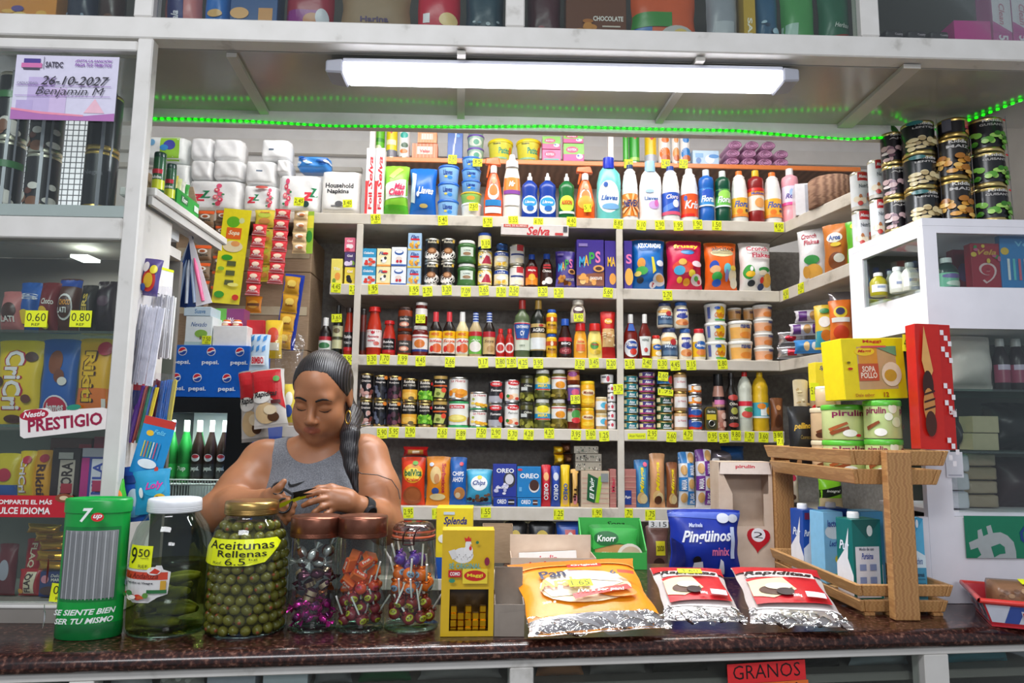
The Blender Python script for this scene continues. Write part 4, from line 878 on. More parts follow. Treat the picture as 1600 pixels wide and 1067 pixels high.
s2('bottle',732.5,753,487,'beige dressing bottle with green label and striped blue cap',style='soy',body='b8a47a',cap='2a50b0',stripe='dce4f4',dec=[Rr(-.5,.06,.5,.54,'6ab840'),Rr(-.5,.46,.5,.56,'c02430'),E(0,.22,.32,.12,'f0ece4'),T('Ajo',0,.36,.44,.06,'f8f8f0','i')])
s2('bottle',754.5,774,487,'dark sauce bottle with tan label and striped blue cap',style='soy',body='20140e',cap='2a50b0',stripe='dce4f4',dec=[Rr(-.5,.06,.5,.54,'d8b880'),Rr(-.5,.44,.5,.56,'b82430'),T('Soya',0,.34,.5,.08,'5a4028','i'),E(.1,.18,.2,.07,'b89058')])
for x0,x1,nm in ((775,789,'beside the dark sauce'),(789.5,803,'beside the big vermouth bottle')):
    s2('bottle',x0,x1,513,'small red hot sauce bottle '+nm,style='syrup',body='b02018',cap='d81c1c',dec=[Rr(-.5,.1,.5,.66,'b81e1e'),E(0,.32,.38,.18,'f0e8e4'),E(0,.32,.24,.12,'c83a34')],short='small hot sauce '+nm)
s2('bottle',803.5,829,465,'tall clear bottle with blue wedge label and red cap',style='oil',body='5a6a48',cap='c83a34',dec=[Rr(-.5,.12,.5,.6,'d8e0cc'),('P',[(-.45,.59),(.45,.59),(.26,.3),(-.26,.3)],'c83040'),('P',[(-.4,.57),(.4,.57),(.22,.32),(-.22,.32)],'2a5aa8'),T('CENTENARIO',0,.52,.5,.05,'f0f4f8'),T('CV',0,.41,.16,.08,'f0f4f8'),T('1852',0,.2,.2,.03,'6a7a60')])
s2('bottle',829.5,854,466,'tall dark bottle with gold cap and white label',style='oil',body='181c14',cap='c8a04a',dec=[Rr(-.5,.12,.5,.58,'c8aa68'),Rr(-.5,.42,.5,.52,'28241e'),T('AGRIO',0,.47,.5,.06,'f4f0e4'),Rr(-.5,.14,.5,.34,'e8ecec'),E(.1,.55,.1,.02,'b83a30')])
s2('jar',854,871,483,'yellow mustard jar with blue lid',n=2,shape='jar',body='e8b81c',lid='2a58b4',dec=[Rr(-.5,.18,.5,.3,'c88a20'),Rr(-.5,.5,.5,.68,'c8501c'),E(0,.58,.08,.1,'f0e0c0'),T('Mostaza',0,.36,.5,.1,'5a2a10')])
s2('bottle',873,895,497,'dark barbecue sauce bottle with blue cap',style='bbq',body='2a0e0a',cap='2a5cc0',dec=[Rr(-.5,.06,.5,.5,'2c1a18'),Rr(-.46,.42,.46,.52,'c02430'),T('BBQ',.02,.36,.44,.07,'f8f8f8'),E(0,.18,.3,.09,'8a3038'),T('HOT',0,.18,.3,.07,'e88a8a')])
s2('bottle',897,918,505,'orange squeeze bottle with red cap carrying a white bottle',style='squeeze',body='f0a82a',cap='d82424',sy=.62,dec=[E(0,.36,.26,.22,'f4c86a'),Rr(-.22,.2,.22,.4,'e87838'),T('Salsa',0,.48,.34,.07,'d84a2a')])
s2('bottle',918.5,942,505,'yellow mustard squeeze bottle with red cap',style='squeeze',body='f0e07a',cap='d82a24',sy=.62,dec=[E(0,.3,.3,.2,'f0d040'),E(-.04,.36,.18,.1,'4a9a3a'),T('Heinz',0,.4,.3,.07,'c82a2a'),E(.1,.18,.14,.06,'c8a830')])
onstack('bottle',2,892,916,466,504,'white dressing bottle standing on the orange squeeze bottle',style='squeeze',body='dccfb8',cap='d8d0c0',sy=.62,dec=[E(0,.55,.26,.2,'5a3a48'),E(0,.6,.2,.1,'e8e0d8')])
ptag(2,904,'3.40',496,YB+.004,of='violet cereal bag, stuck on the white dressing bottle',w=15,h=13)
s2('bag',939,963,485,'red bag of noodles beside the upright',body='c82420',D=.05,dec=[E(0,.78,.28,.06,'f0a830'),T('Pasta',0,.78,.44,.06,'fbe8c0'),Rr(-.42,.24,.42,.62,'e0b878')]+blobs(13,['c89050','f0d8a8'],-.4,.26,.4,.6,14,.12,.02),name='noodle_bag',cat='noodles')
KT=lambda w: ([E(0,.24,.38,.2,'f0f0f2'),E(.02,.3,.3,.1,'2a50a8'),T('Flama',0,.32,.5,.09,'f4f0f0','bi'),E(.08,.16,.16,.07,'d83a2a')] if w else [('P',[(-.36,.5),(.36,.5),(.2,.08),(-.2,.08)],'e8ece8'),T('HEINZ',0,.42,.36,.05,'5a6a60'),E(0,.2,.09,.05,'c83a30')])
s2('bottle',976,998,490,'ketchup bottle with blue and white label, beside the upright',style='sauce',body='7a1a12',cap='f2f2ee',sy=.75,dec=KT(1)+[Rr(-.2,.62,.2,.78,'3a60b0')])
s2('bottle',999,1019,490,'ketchup bottle with pale shield label and white cap',style='sauce',body='6a1810',cap='f2f2ee',sy=.75,dec=KT(0))
s2('jar',1019,1035,523.5,'small mayonnaise jar with red cap and yellow label',shape='mayo',body='f0e8c8',lid='d02a24',dec=[Rr(-.5,.12,.5,.64,'f0b81e'),E(.04,.5,.3,.12,'2a60b8'),T('Mayo',.04,.5,.36,.08,'f4f8fc','bi'),E(.1,.24,.2,.1,'f8f0d8')])
M1=[Rr(-.4,.1,.44,.66,'3a5478'),E(-.1,.64,.3,.07,'e8b060'),E(.1,.55,.12,.1,'c83a40'),T('Mayo',0,.4,.44,.1,'c8dcf0'),Rr(-.3,.14,.3,.28,'5a7898')]
M2=[('P',[(-.26,.72),(.26,.72),(.26,.42),(0,.34),(-.26,.42)],'3a48a0'),T('KRAFT',0,.6,.36,.09,'f0f0f8'),E(0,.22,.3,.12,'e89a58'),E(.1,.18,.12,.07,'c86a3a')]
M3=[Rr(-.5,.1,.5,.58,'f0c020'),E(.05,.46,.36,.14,'2a68b8'),T('Mavesa',.05,.46,.5,.1,'f4f8fc','bi'),E(.05,.24,.26,.1,'e88a40')]
s2('jar',1035,1062,511.5,'large mayonnaise jar with slate blue label under another',shape='mayo',body='f0e8d0',lid='3a4a78',dec=M1)
onstack('jar',2,1029,1054,472,511,'large mayonnaise jar with slate blue label on top of another',shape='mayo',body='f0e8d0',lid='3a4a78',dec=M1)
s2('jar',1063,1084,513,'mayonnaise jar with purple shield under another',shape='mayo',body='f2ead4',lid='3464b0',dec=M2)
onstack('jar',2,1055,1079,471,512.5,'mayonnaise jar with purple shield on top of another',shape='mayo',body='f2ead4',lid='3464b0',dec=M2)
s2('jar',1085,1105,513,'mayonnaise jar with red lid and yellow label beside the margarine tubs',shape='mayo',body='f2ead4',lid='d02a30',dec=M3)
s2('tub',1106,1141,473,'white margarine tub with yellow sun and green stripe',n=3,body='eceee8',dec=[E(.1,.5,.16,.34,'f4c41c'),T('Chiffon',.06,.38,.34,.26,'d86a1c','bi'),Rr(-.1,.08,.34,.16,'4ab048'),E(-.02,.74,.09,.08,'2a58b0'),Rr(-.34,.2,-.24,.8,'5a6ab0')])
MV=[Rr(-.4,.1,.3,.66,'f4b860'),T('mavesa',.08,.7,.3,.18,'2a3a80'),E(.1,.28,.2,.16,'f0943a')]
s2('tub',1143.5,1182,500,'large cream margarine tub with orange label',n=2,body='f0e4d0',dec=MV)
s2('tub',1183,1213,475,'small white margarine tub with peach label at the corner',n=4,body='f0e8e0',dec=[Rr(-.5,.12,.5,.7,'f4b890'),E(.1,.3,.2,.2,'f0904a'),T('mavesa',.2,.74,.26,.18,'3a4a90')])
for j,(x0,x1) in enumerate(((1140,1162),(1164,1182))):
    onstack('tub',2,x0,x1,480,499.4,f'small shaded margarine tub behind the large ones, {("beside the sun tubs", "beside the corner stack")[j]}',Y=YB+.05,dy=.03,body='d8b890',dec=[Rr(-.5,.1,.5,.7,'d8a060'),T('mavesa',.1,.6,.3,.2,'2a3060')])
for x,t in zip((544,581,601,629,657,703,755,782,799,817,841,906,928,955,984,1011,1035,1055,1080,1129),('3.90','3.30','1.70','1.99','4.45','2.66','3.17','2.80','2.80','4.25','3.95','3.50','3.45','2.20','2.15','2.40','2.30','4.45','3.15','2.80')): ptag(2,x,t)
# wrapped cakes and cookies on the side run, third shelf
def pack(sh,x,y,W,H,d,D=.06,rz=-.5,**k):
    A,B,dd,nr=SIDE[sh]; p0=A+dd*sl(sh,x); p=at(x,y,p0.y+k.pop('in_',.07))
    o=make('bag',W,H,k.pop('name','snack_packet'),T=D,**k); o.location=(p.x,p.y,p.z); o.rotation_euler=(0,0,rz); tag(o,d,'snack'); return o
sv=dict(body='c8c8cc',mk='s',seam=.08)
pack(2,1236,560,.12,.055,'silver wrapped cake at the shelf corner, under another',dec=[Rr(-.1,.2,.25,.8,'b02a38')],in_=.045,**sv)
pack(2,1239,540,.13,.065,'crumpled silver wrapped cake lying on another',dec=[E(-.05,.5,.2,.25,'b02a38')],**sv)
pack(2,1262,552,.11,.06,'blue wrapped cookie pack beside the silver cakes',body='3a8ad0',seam=.06,dec=[E(0,.5,.12,.35,'e8c890'),E(.3,.5,.1,.3,'f0f0f0')],in_=.045)
pack(2,1260,524,.14,.055,'violet and white cookie pack lying above the silver cakes',body='e8e4ec',seam=.06,dec=[Rr(-.4,.1,-.15,.9,'6a3a8a'),E(.05,.5,.12,.38,'d8a868'),Rr(.22,.1,.4,.9,'6a3a8a')])
pack(2,1270,503,.15,.055,'violet and white cookie pack on top of the pile',body='e8e4ec',seam=.06,dec=[Rr(-.4,.1,-.15,.9,'6a3a8a'),E(.05,.5,.12,.38,'d8a868'),Rr(.22,.1,.4,.9,'6a3a8a')],in_=.1)
pack(2,1291,546,.085,.19,'yellow and teal snack bag standing on the side shelf',body='f0c83a',dec=[Rr(-.5,.05,.5,.4,'4ab0c0'),E(0,.6,.3,.12,'f4f0e8'),E(.05,.3,.25,.12,'e8842a'),E(0,.85,.24,.06,'3a8a4a')],in_=.05)
pack(2,1316,541,.09,.19,'orange snack bag standing on the side shelf by the white cabinet',body='ee7a2a',dec=[E(0,.72,.3,.13,'f0d030'),E(0,.74,.2,.08,'3a3a60'),Rr(-.4,.5,.4,.6,'f4f0e8'),E(0,.28,.34,.15,'e04a24')],in_=.05)
o=make('bag',.15,.09,'snack_packet',T=.06,body='a8a4a8',mk='s'); A,B,dd,nr=SIDE[2]; p=at(1325,470,B.y+.12); o.location=p; o.location.z=at(1300,487,B.y+.1).z; o.rotation_euler=(0,0,-.4); tag(o,'crumpled clear wrapped pack behind the orange snack bag','snack')

# ---------------------------------------------------------------- fourth shelf: cans, jars, tins, oil
def s3(kind,x0,x1,yt,d,**k): return it(kind,3,x0,x1,yt,d,**k)
KF=lambda t,cols,k: [T('Rolda',0,.86,.4,.1,'e8e0d0'),T(t,0,.7,.5,.09,'d8d0c8')]+blobs(k,cols,-.36,.12,.36,.5,14,.1,.1)
s3('can',561,581,582,'black bean can with pale picture beside the upright',n=2,body='1c1a1c',rim='c8b070',dec=KF('Granos',['e8d8d4','c89a90','f4ece8','7a4038'],21))
s3('can',582.5,603,585,'black can picturing dark olives',n=2,body='1a1a1c',rim='c8b070',dec=KF('Negras',['2a2c38','4a5060','1c1e28','6a7080'],22)+[E(.25,.88,.1,.07,'e08030')])
s3('can',604,625,586,'black can picturing violet beans',n=2,body='1c1a1c',rim='c8b070',dec=KF('Rojos',['4a2a38','6a3a4a','38202c'],23)+[E(.25,.88,.1,.07,'e08030')])
s3('can',626.5,651,590,'black can picturing yellow corn',n=2,body='1e1c1a',rim='c8b070',dec=[T('Rolda',0,.84,.5,.12,'ece4d4'),T('MAIZ TIERNO',0,.69,.56,.08,'d0c8b8'),Rr(-.42,.12,.42,.52,'e8a838'),E(0,.28,.3,.13,'f0c058'),E(.1,.16,.12,.08,'6a5a38')])
s3('can',652.5,674,592,'black can picturing green peas',n=2,body='1e1c1a',rim='c8b070',dec=[T('Rolda',0,.84,.5,.12,'ece4d4'),T('GUISANTE',0,.68,.5,.08,'d0c8b8'),Rr(-.42,.14,.42,.5,'6ab02a')]+blobs(24,['8ad03a','4a9a20','a8e050'],-.38,.16,.38,.48,14,.09,.09)+[E(.3,.8,.06,.07,'c82a28')])
s3('can',676,698,587,'black and gold can picturing olive slices and a red dot',n=2,body='1c1a18',rim='c8a860',dec=[Rr(-.5,.88,.5,1,'b89850'),T('Rolda',0,.76,.5,.09,'ece4d4'),Rr(-.4,.58,.4,.64,'d8602a'),('P',[(-.32,.18),(.18,.14),(.34,.46),(-.2,.52)],'b8c068'),E(.2,.44,.13,.1,'e05038'),E(-.06,.3,.1,.07,'6a7a30')])
s3('can',700,732,626,'large white and green corn can with red badge, under another',body='eeeee6',rim='4aa868',dec=[Rr(-.5,.9,.5,.98,'3aa060'),T('La Huerta',-.04,.78,.5,.12,'f4f4f0'),Rr(-.34,.72,.2,.84,'d83038'),T('La Huerta',-.06,.78,.4,.07,'fff'),E(-.05,.34,.34,.14,'e8d058'),E(-.05,.36,.24,.09,'f4e888'),E(.4,.25,.08,.16,'7a4830'),Rr(-.5,0,.5,.08,'3aa060')])
onstack('can',3,700,731,588,625.5,'large white can of peaches on top of the corn can',body='f0efe8',rim='d8d8d0',dec=[T('La Huerta',0,.82,.5,.12,'c83a44','i')]+blobs(25,['f0a030','f4b850','e88a20'],-.36,.2,.36,.42,8,.13,.13))
s3('can',733.5,761,611,'white can picturing yellow corn beside the peach can',n=2,body='f0efe8',rim='d8d8d0',dec=[T('La Huerta',.05,.78,.5,.13,'c83a44','i'),E(-.2,.56,.06,.07,'a8b848'),Rr(-.5,0,.5,.07,'3a9a60')]+blobs(26,['f0c030','e8a828','f4d868'],-.3,.14,.36,.34,10,.1,.07))
s3('can',763,786,594,'black tomato can with red badge',n=2,body='2a2a2e',rim='c8c8c8',dec=[E(0,.84,.3,.11,'d82a30'),T('HEINZ',0,.84,.34,.08,'f8e8e8'),T('Tomate',0,.58,.5,.1,'f0ece8','bi'),Rr(-.4,.08,.3,.34,'a8a8b0'),E(.26,.36,.13,.14,'d8322c')])
s3('can',788.5,812,592,'white can with red badge picturing garlic',n=2,body='f0efea',rim='c8c8c8',dec=[E(.08,.84,.3,.11,'d82a30'),T('Kiko',.08,.84,.34,.08,'f8e8e8'),T('Palmito',.05,.62,.44,.08,'6a6a6a','i'),E(.1,.28,.2,.13,'f4dcc0'),E(-.1,.26,.14,.1,'e89a68'),E(-.2,.3,.08,.07,'3a8a3a'),E(.2,.2,.1,.06,'d8483a')])
s3('jar',813,834,586,'dark olive jar with black label',n=2,shape='straight',body='4a4a1c',lid='3a3a2c',dec=[Rr(-.4,.36,.4,.7,'242420'),T('Oliva',.05,.6,.4,.08,'d8d8c8'),Rr(-.32,.42,0,.55,'c8ccc8')]+blobs(27,['7a7a2c','98983c'],-.4,.08,.4,.3,10,.1,.08))
PK=lambda a: ([Rr(-.5,.28,.5,.72,'e8e0a0'),Rr(-.5,.34,.5,.5,'2a98c8'),E(0,.66,.26,.12,'f0e030'),T('MIRA',0,.44,.4,.1,'f4d83a'),Rr(-.3,.3,.3,.34,'d83a30')])
s3('jar',836,861,577,'pickle jar with yellow and blue label',n=2,shape='jar',body='565a2a',lid='e8e8e0',dec=PK(0)+blobs(28,['7a7c3a','484c20'],-.4,.06,.4,.24,8,.12,.08))
OL=[Rr(-.5,.34,.5,.76,'f0ece8'),Rr(-.5,.68,.5,.72,'c84a48'),E(.05,.48,.22,.12,'f0a030'),E(-.05,.48,.1,.08,'d88a20')]+blobs(29,['8a7a30','a8943c','6a5c20'],-.44,.05,.44,.28,14,.1,.08)
s3('jar',862.5,886,577,'green olive jar with white label',n=2,shape='jar',body='6a5e22',lid='e8e6e0',dec=OL)
s3('jar',887.5,908,632.5,'jam jar with green and red label under the violet one',shape='straight',body='7a2a20',lid='3a3a34',dec=[Rr(-.5,.3,.5,.86,'c8ccb0'),E(.1,.6,.24,.2,'4a9a48'),E(.1,.36,.24,.12,'d83a40')])
onstack('jar',3,887.5,908,601,632,'jam jar with violet label and a price tag',shape='straight',body='3a2238',lid='e0dcd8',dec=[Rr(-.5,.2,.5,.84,'7a5aa0'),E(.05,.62,.2,.16,'d85a80')])
onstack('jar',3,887,907,577.5,600.5,'jam jar with orange label on top of the violet one',shape='straight',body='7a3018',lid='b88a68',dec=[Rr(-.5,.3,.5,.9,'f0a050'),E(-.08,.7,.24,.18,'a8589a')])
ptag(3,899,'3.80',624,YB+.004,of='sauces, stuck on the violet jam jar',w=15,h=14)
GO=[Rr(-.5,.08,.5,.72,'f0b41c'),E(0,.56,.32,.12,'f4e0b0'),T('Mostaza',0,.56,.44,.12,'8a2a20','bi'),E(0,.24,.3,.1,'f4cc3a')]
s3('jar',908.5,930,637,'small yellow mustard jar with yellow lid, under the taller one',shape='straight',body='e8a81c',lid='f0c81c',dec=GO)
onstack('jar',3,908,931,595,636.5,'taller yellow mustard jar standing on the small one',shape='straight',body='e8a81c',lid='f0c81c',dec=GO)
s3('jar',932,950,620,'baby food jar with pale blue label',n=2,shape='straight',body='c8a868',lid='d8cca8',dec=[Rr(-.5,.2,.5,.74,'e8eef0'),E(.1,.48,.2,.18,'58b8d8'),E(.25,.4,.12,.2,'e88a4a')])
s3('tin',950.5,963,600,'white lidded tin with red print beside the upright',n=5,body='ece8e8',rim='d8d8d8',dec=[E(0,.5,.1,.2,'c83a50'),Rr(-.4,.4,-.2,.6,'8a8a98')],name='paste_tin')
onstack('tin',3,940,960,584,599.5,'wide white tin lying across the small white tins',Y=YB+.0,dy=.014,body='eceaea',rim='d8d8d8',dec=[E(0,.5,.08,.3,'c83a50'),Rr(-.34,.6,-.1,.75,'6a6a78')],name='paste_tin')
TU=lambda c: [Rr(-.4,.3,-.22,.8,'e8dca8'),T('Atun',.0,.55,.24,.36,'f0f0f0','bi'),E(.3,.5,.1,.3,c),Rr(-.12,.16,.2,.3,'c8d8e0')]
s3('tin',975,999,586,'teal tuna tin',n=7,body='1e7a84',dec=TU('d8e0c8'),short='teal tuna tins')
s3('tin',1000.5,1026,580,'violet tuna tin',n=8,body='4a3a7a',dec=TU('e8c8b0')+[Rr(-.36,.14,.36,.34,'a83a6a')],short='violet tuna tins')
s3('tin',1028,1054.5,619,'dark green tuna tin',n=4,body='1e4a34',dec=TU('d8a088'),short='dark green tuna tins')
onstack('tin',3,1029,1054,601.5,618.6,'dark green tuna tin under the blue tin',body='1e4a34',dec=TU('d8a088'))
onstack('tin',3,1029,1053,585.5,601,'blue and red tuna tin on top of the green tins',body='3a80c0',dec=[E(.25,.5,.16,.4,'d83a30')])
ptag(3,1036,'2.60',588,YB+.004,of='mayonnaise jars, stuck on the blue tuna tin',w=16,h=14)
ptag(3,1040,'1.75',613,YB+.002,of='mayonnaise, stuck lower on the green tuna tins',w=24,h=10,sub=False)
s3('jar',1055,1076,581,'almond coloured spread jar with gold lid',n=3,shape='straight',body='c8a070',lid='c8a860',lk='m',dec=[Rr(-.4,.16,.4,.72,'f0ece8'),T('La Huerta',0,.5,.4,.12,'c84a58','i')])
s3('can',1078.5,1100,635,'red and blue tomato paste can',n=2,body='d8e0ec',rim='c8c8c8',dec=[Rr(-.5,.1,.5,.55,'c83024'),E(0,.5,.3,.25,'2a58a8'),Rr(-.45,.3,-.25,.9,'3a4a9a')])
onstack('can',3,1078,1099,599,634.5,'orange tomato paste can above the red ones',n=2,body='f09a30',rim='c8c8c8',dec=[E(.1,.6,.24,.2,'f4e8d8'),Rr(-.44,.4,-.22,.9,'e0e4ec'),T('Pasta',.1,.3,.4,.16,'d84a24')])
# sardine tin on end, pink salt grinder, oils
p=at(1111.5,650,YB+.012); Wt,Ht=20*YB/FPX,37*YB/FPX
mb=MB(); gold=M('b89a4a','m')
def rrect(W,H,r,n=6): return [((W/2-r)*sx+r*math.cos(a),(H/2-r)*sz+r*math.sin(a)) for q,(sx,sz) in enumerate(((1,1),(-1,1),(-1,-1),(1,-1))) for a in [q*PI/2+k*PI/2/n for k in range(n+1)]]
pts=rrect(Wt,Ht,.018); n=len(pts)
mb.add([(x,-.011,z) for x,z in pts]+[(x,.011,z) for x,z in pts],[(i,(i+1) % n,n+(i+1) % n,n+i) for i in range(n)]+[tuple(range(n)),tuple(range(2*n-1,n-1,-1))],gold)
pts2=rrect(Wt*.84,Ht*.9,.014)
S=lambda u,v,o: (u*Wt,-.011-o,(v-.5)*Ht)
mb.deco(S,[('P',[(x/Wt,z/Ht+.5) for x,z in pts2],'4a4a32'),Rr(-.38,.45,.38,.68,'d8c030'),T('Sardina',0,.8,.6,.1,'d8d8c8'),E(0,.26,.26,.16,'2a2a24')],.0005)
o=mb.build('sardine_tin',loc=(p.x,YB+.023,SZ[3]+.0005+Ht/2)); tag(o,'flat golden sardine tin standing on end before the salt grinder','tin')
rg=MB(); rg.grid(lambda u,v: ((.013+.0025*math.cos(2*PI*v))*math.cos(2*PI*u)*1,-.016+.0025*math.sin(2*PI*v),-.022+(.013+.0025*math.cos(2*PI*v))*math.sin(2*PI*u)),18,6,M('c8c8c0','m')); rg.build('pull_ring',o)
s3('bottle',1116,1136,584,'pink salt grinder with tall black cap',style='squeeze',body='d8a08c',cap='1c1c1e',Y=YB+.03,dec=[Rr(-.5,.36,.5,.6,'302a30'),Rr(-.3,.46,.34,.54,'d87ab0')]+blobs(31,['f0c8b8','c07a68'],-.4,.04,.4,.3,14,.1,.05))
s3('bottle',1136.5,1157,582,'black olive oil bottle with red seal',style='wine',body='14100e',cap='181412',dec=[Rr(-.4,.08,.4,.64,'241c18'),E(0,.57,.26,.05,'b84038'),T('Oliva',0,.46,.4,.05,'d8d0c0'),E(.02,.34,.16,.06,'a8a848'),E(0,.1,.24,.04,'b84038'),T('EXTRA',0,.22,.36,.04,'e0d8c8')])
PETC=glass('eef4ea',.16,.55,.05); PETY=glass('e8c428',.10,.5,.05)
s3('bottle',1157,1179,576,'clear plastic oil bottle with red cap',style='pet',body='d8dcd0',bm=M('c8ccbc','g'),cap='d02a2a',dec=[Rr(-.5,.22,.5,.5,'d8e4cc'),Rr(-.5,.42,.5,.5,'d83040'),E(0,.28,.26,.06,'d85048'),E(.1,.36,.24,.04,'5aa050')])
s3('bottle',1180,1205,576,'golden cooking oil bottle with yellow cap',style='pet',body='d8b020',cap='f0c820',dec=[Rr(-.5,.24,.5,.48,'48a8b8'),Rr(-.1,.26,.14,.4,'f0f4f0'),E(.28,.34,.16,.07,'f0a828'),E(-.06,.42,.16,.05,'e88a28'),Rr(-.5,.22,.5,.25,'e0ecec')])
s3('bag',1207,1227,621,'small brown grain bag beside the golden oil bottle',body='7a4a2c',D=.05,dec=[E(0,.3,.3,.2,'5a3420'),E(0,.7,.2,.08,'c88850')])
for x,t in zip((597,615,641,691,720,752,775,801,826,858,900,923,944,1019,1049,1075,1113,1131,1150,1171,1193,1216),('5.90','5.95','2.90','2.65','5.89','7.50','2.90','5.70','4.28','4.20','3.95','3.60','1.25','2.95','2.60','4.75','0.95','5.90','9.80','1.70','3.60','3.90')): ptag(3,x,t)
ptag(3,995,'Atun Natural',None,w=28,h=9,sub=False,of='teal and violet tuna tins, wider than the others')
ptag(3,966,'3.75',608,YB-.0045,of='third shelf, stuck on the upright beside the white tins')

# ---------------------------------------------------------------- fifth shelf: crackers and cookies
def s4(kind,x0,x1,yt,d,**k):
    k.setdefault('name','cookie_pack'); k.setdefault('cat','cookies'); return it(kind,4,x0,x1,yt,d,**k)
s4('bag',625,664,714,'orange red cracker pack with yellow glow beside the seller',body='e0401c',D=.06,dec=[E(0,.66,.42,.2,'f0a01c'),E(0,.64,.32,.14,'f8dc48'),T('belVita',.02,.68,.74,.14,'1c6a3a','b'),T('Kraker',.02,.54,.54,.06,'d83024'),E(0,.2,.4,.2,'a8562c'),E(.02,.22,.32,.14,'b8683a'),E(.1,.88,.12,.04,'6ab04a')])
onstack('bag',4,628,668,698,713.4,'red cracker pack lying on top of the orange red one',Y=YB+.01,body='c82020',D=.08,dec=[Rr(-.3,.2,.35,.7,'b8843a'),Rr(-.1,.3,.2,.6,'e8d0b0')],name='cookie_pack',cat='cookies')
s4('bag',665,703,713,'golden orange cookie pack with red sideways lettering',body='e8901c',D=.05,dec=[E(-.1,.62,.24,.18,'e8c888'),E(-.05,.55,.12,.1,'c88850'),T('Sorbeticos',.26,.56,.18,.6,'c02840','b',-1.57),E(-.1,.3,.16,.07,'3a58a0'),E(0,.18,.34,.07,'f0dca0'),E(-.28,.84,.1,.04,'d8e0f0')])
s4('bag',702,729,714,'narrow blue cookie pack with white lettering',body='1c62b4',D=.05,dec=[T('CHIPS',0,.66,.7,.09,'f4f4f8','b'),T('AHOY',0,.54,.7,.1,'f4f4f8','b'),E(.1,.26,.34,.13,'c88850'),E(0,.22,.16,.06,'f0d8b0'),E(.2,.86,.12,.04,'d83a48')])
s4('bag',728,769,733,'light blue bag of small chocolate cookies',body='4ab0d4',D=.07,seal='d8e4ea',dec=[E(0,.62,.34,.2,'f0f4f8'),T('Chips',0,.62,.52,.16,'1c3a88','bi'),E(.02,.78,.1,.05,'f0d030')]+blobs(41,['3a2a28','6a4430','8a6048'],-.4,.14,.4,.32,14,.09,.05)+[Rr(-.5,.05,.5,.12,'2a60a8')],name='cookie_bag')
OR1=[T('OREO',.02,.8,.74,.14,'f4f6fc','b')]
s4('box',771,807,777,'small blue and white cookie box under the marbled one',body='24409c',D=.06,dec=[T('OREO',-.14,.55,.4,.5,'f4f4fc'),Rr(.14,.2,.4,.8,'2a2a34'),Rr(.14,.44,.4,.56,'e8e8ec')])
onstack('box',4,770,807,725,776.5,'marbled blue and white cookie box',body='2a3c9c',D=.06,name='cookie_pack',cat='cookies',dec=[E(.2,.52,.26,.24,'3a3a44'),E(.2,.54,.18,.16,'d8d8e0')]+OR1+blobs(42,['e8e8f4','c8c8e4'],-.4,.1,.2,.42,9,.1,.05)+[T('Cookies',-.1,.3,.5,.1,'f0f0fc','bi')])
s4('box',808.5,845,778,'small sky blue cookie box under the larger one',body='1f80c4',D=.06,dec=[T('OREO',-.14,.55,.4,.5,'f4f4fc'),Rr(.16,.2,.36,.8,'5a3428'),Rr(.16,.44,.36,.56,'e8dcd4')])
onstack('box',4,808,845,729,777.5,'larger sky blue cookie box with one dark cookie',body='1f80c4',D=.06,name='cookie_pack',cat='cookies',dec=[T('OREO',.02,.7,.8,.16,'f4f6fc','b'),E(.22,.36,.22,.2,'e8e4e4'),E(.22,.4,.2,.18,'4a2c24'),Rr(-.42,.2,-.3,.34,'6ab0e4'),E(-.38,.9,.1,.04,'d83a48')])
def sleeve(x0,x1,yt,d,bg,txt,tc,extra=(),lean=0.0): s4('bag',x0,x1,yt,d,body=bg,D=.045,dec=list(extra)+[T(txt,0,.36,.5,.4,tc,'b',-1.57)])
sleeve(846,861,726,'red cookie sleeve leaning beside the sky blue box','cc2030','OREO','f4f0f0',[E(0,.72,.3,.1,'e8a868')])
sleeve(861.5,876,728,'royal blue cookie sleeve between red and yellow ones','2048a8','OREO','f0f4fc',[E(0,.74,.3,.1,'c8ccd8')])
sleeve(876.5,891,726,'bright yellow cookie sleeve with blue lettering','f0c81c','OREO','2a58b0',[E(0,.14,.3,.1,'e8b878')])
sleeve(892,905,733,'cream and black striped cookie sleeve','e0b060','Tip','3a2418',[Rr(-.5,.1,-.3,.9,'2a2018'),E(.05,.2,.26,.14,'e8909a'),Rr(.34,.1,.5,.9,'2a2018')])
for i,(x,y0,y1,b,d) in enumerate(((875,710,727,'e8b818','yellow end of a wafer pack lying on the sleeves'),(889,709,727,'3a2014','dark brown wafer pack lying beside the yellow ends'),(874,697.5,709.6,'e0b01c','upper yellow end of a wafer pack'),(886,692,708.6,'4a2818','upper dark brown wafer pack below the topmost'))):
    onstack('bag',4,x-8,x+8,y0,y1,d,Y=YB+.02,body=b,D=.1,seam=.02,name='wafer_pack',cat='cookies',dec=[E(0,.5,.2,.2,'f0d860' if i % 2== 0 else '6a4428')])
GR=lambda: [Rr(-.46,.1+k*.14,.5,.12+k*.14,'c89888') for k in range(6)]
s4('box',908,952,736,'clear wrapped pack of crackers with green diagonal label',body='c8b49c',D=.06,dec=GR()+[('P',[(-.3,.2),(-.02,.12),(.1,.8),(-.26,.94)],'1e5a34'),('P',[(0,.14),(.12,.12),(.28,.9),(.12,.84)],'9ad02a'),T('El Puig',-.1,.52,.2,.6,'f0f4ec','bi',1.4),Rr(.2,.7,.46,.94,'8a9090')])
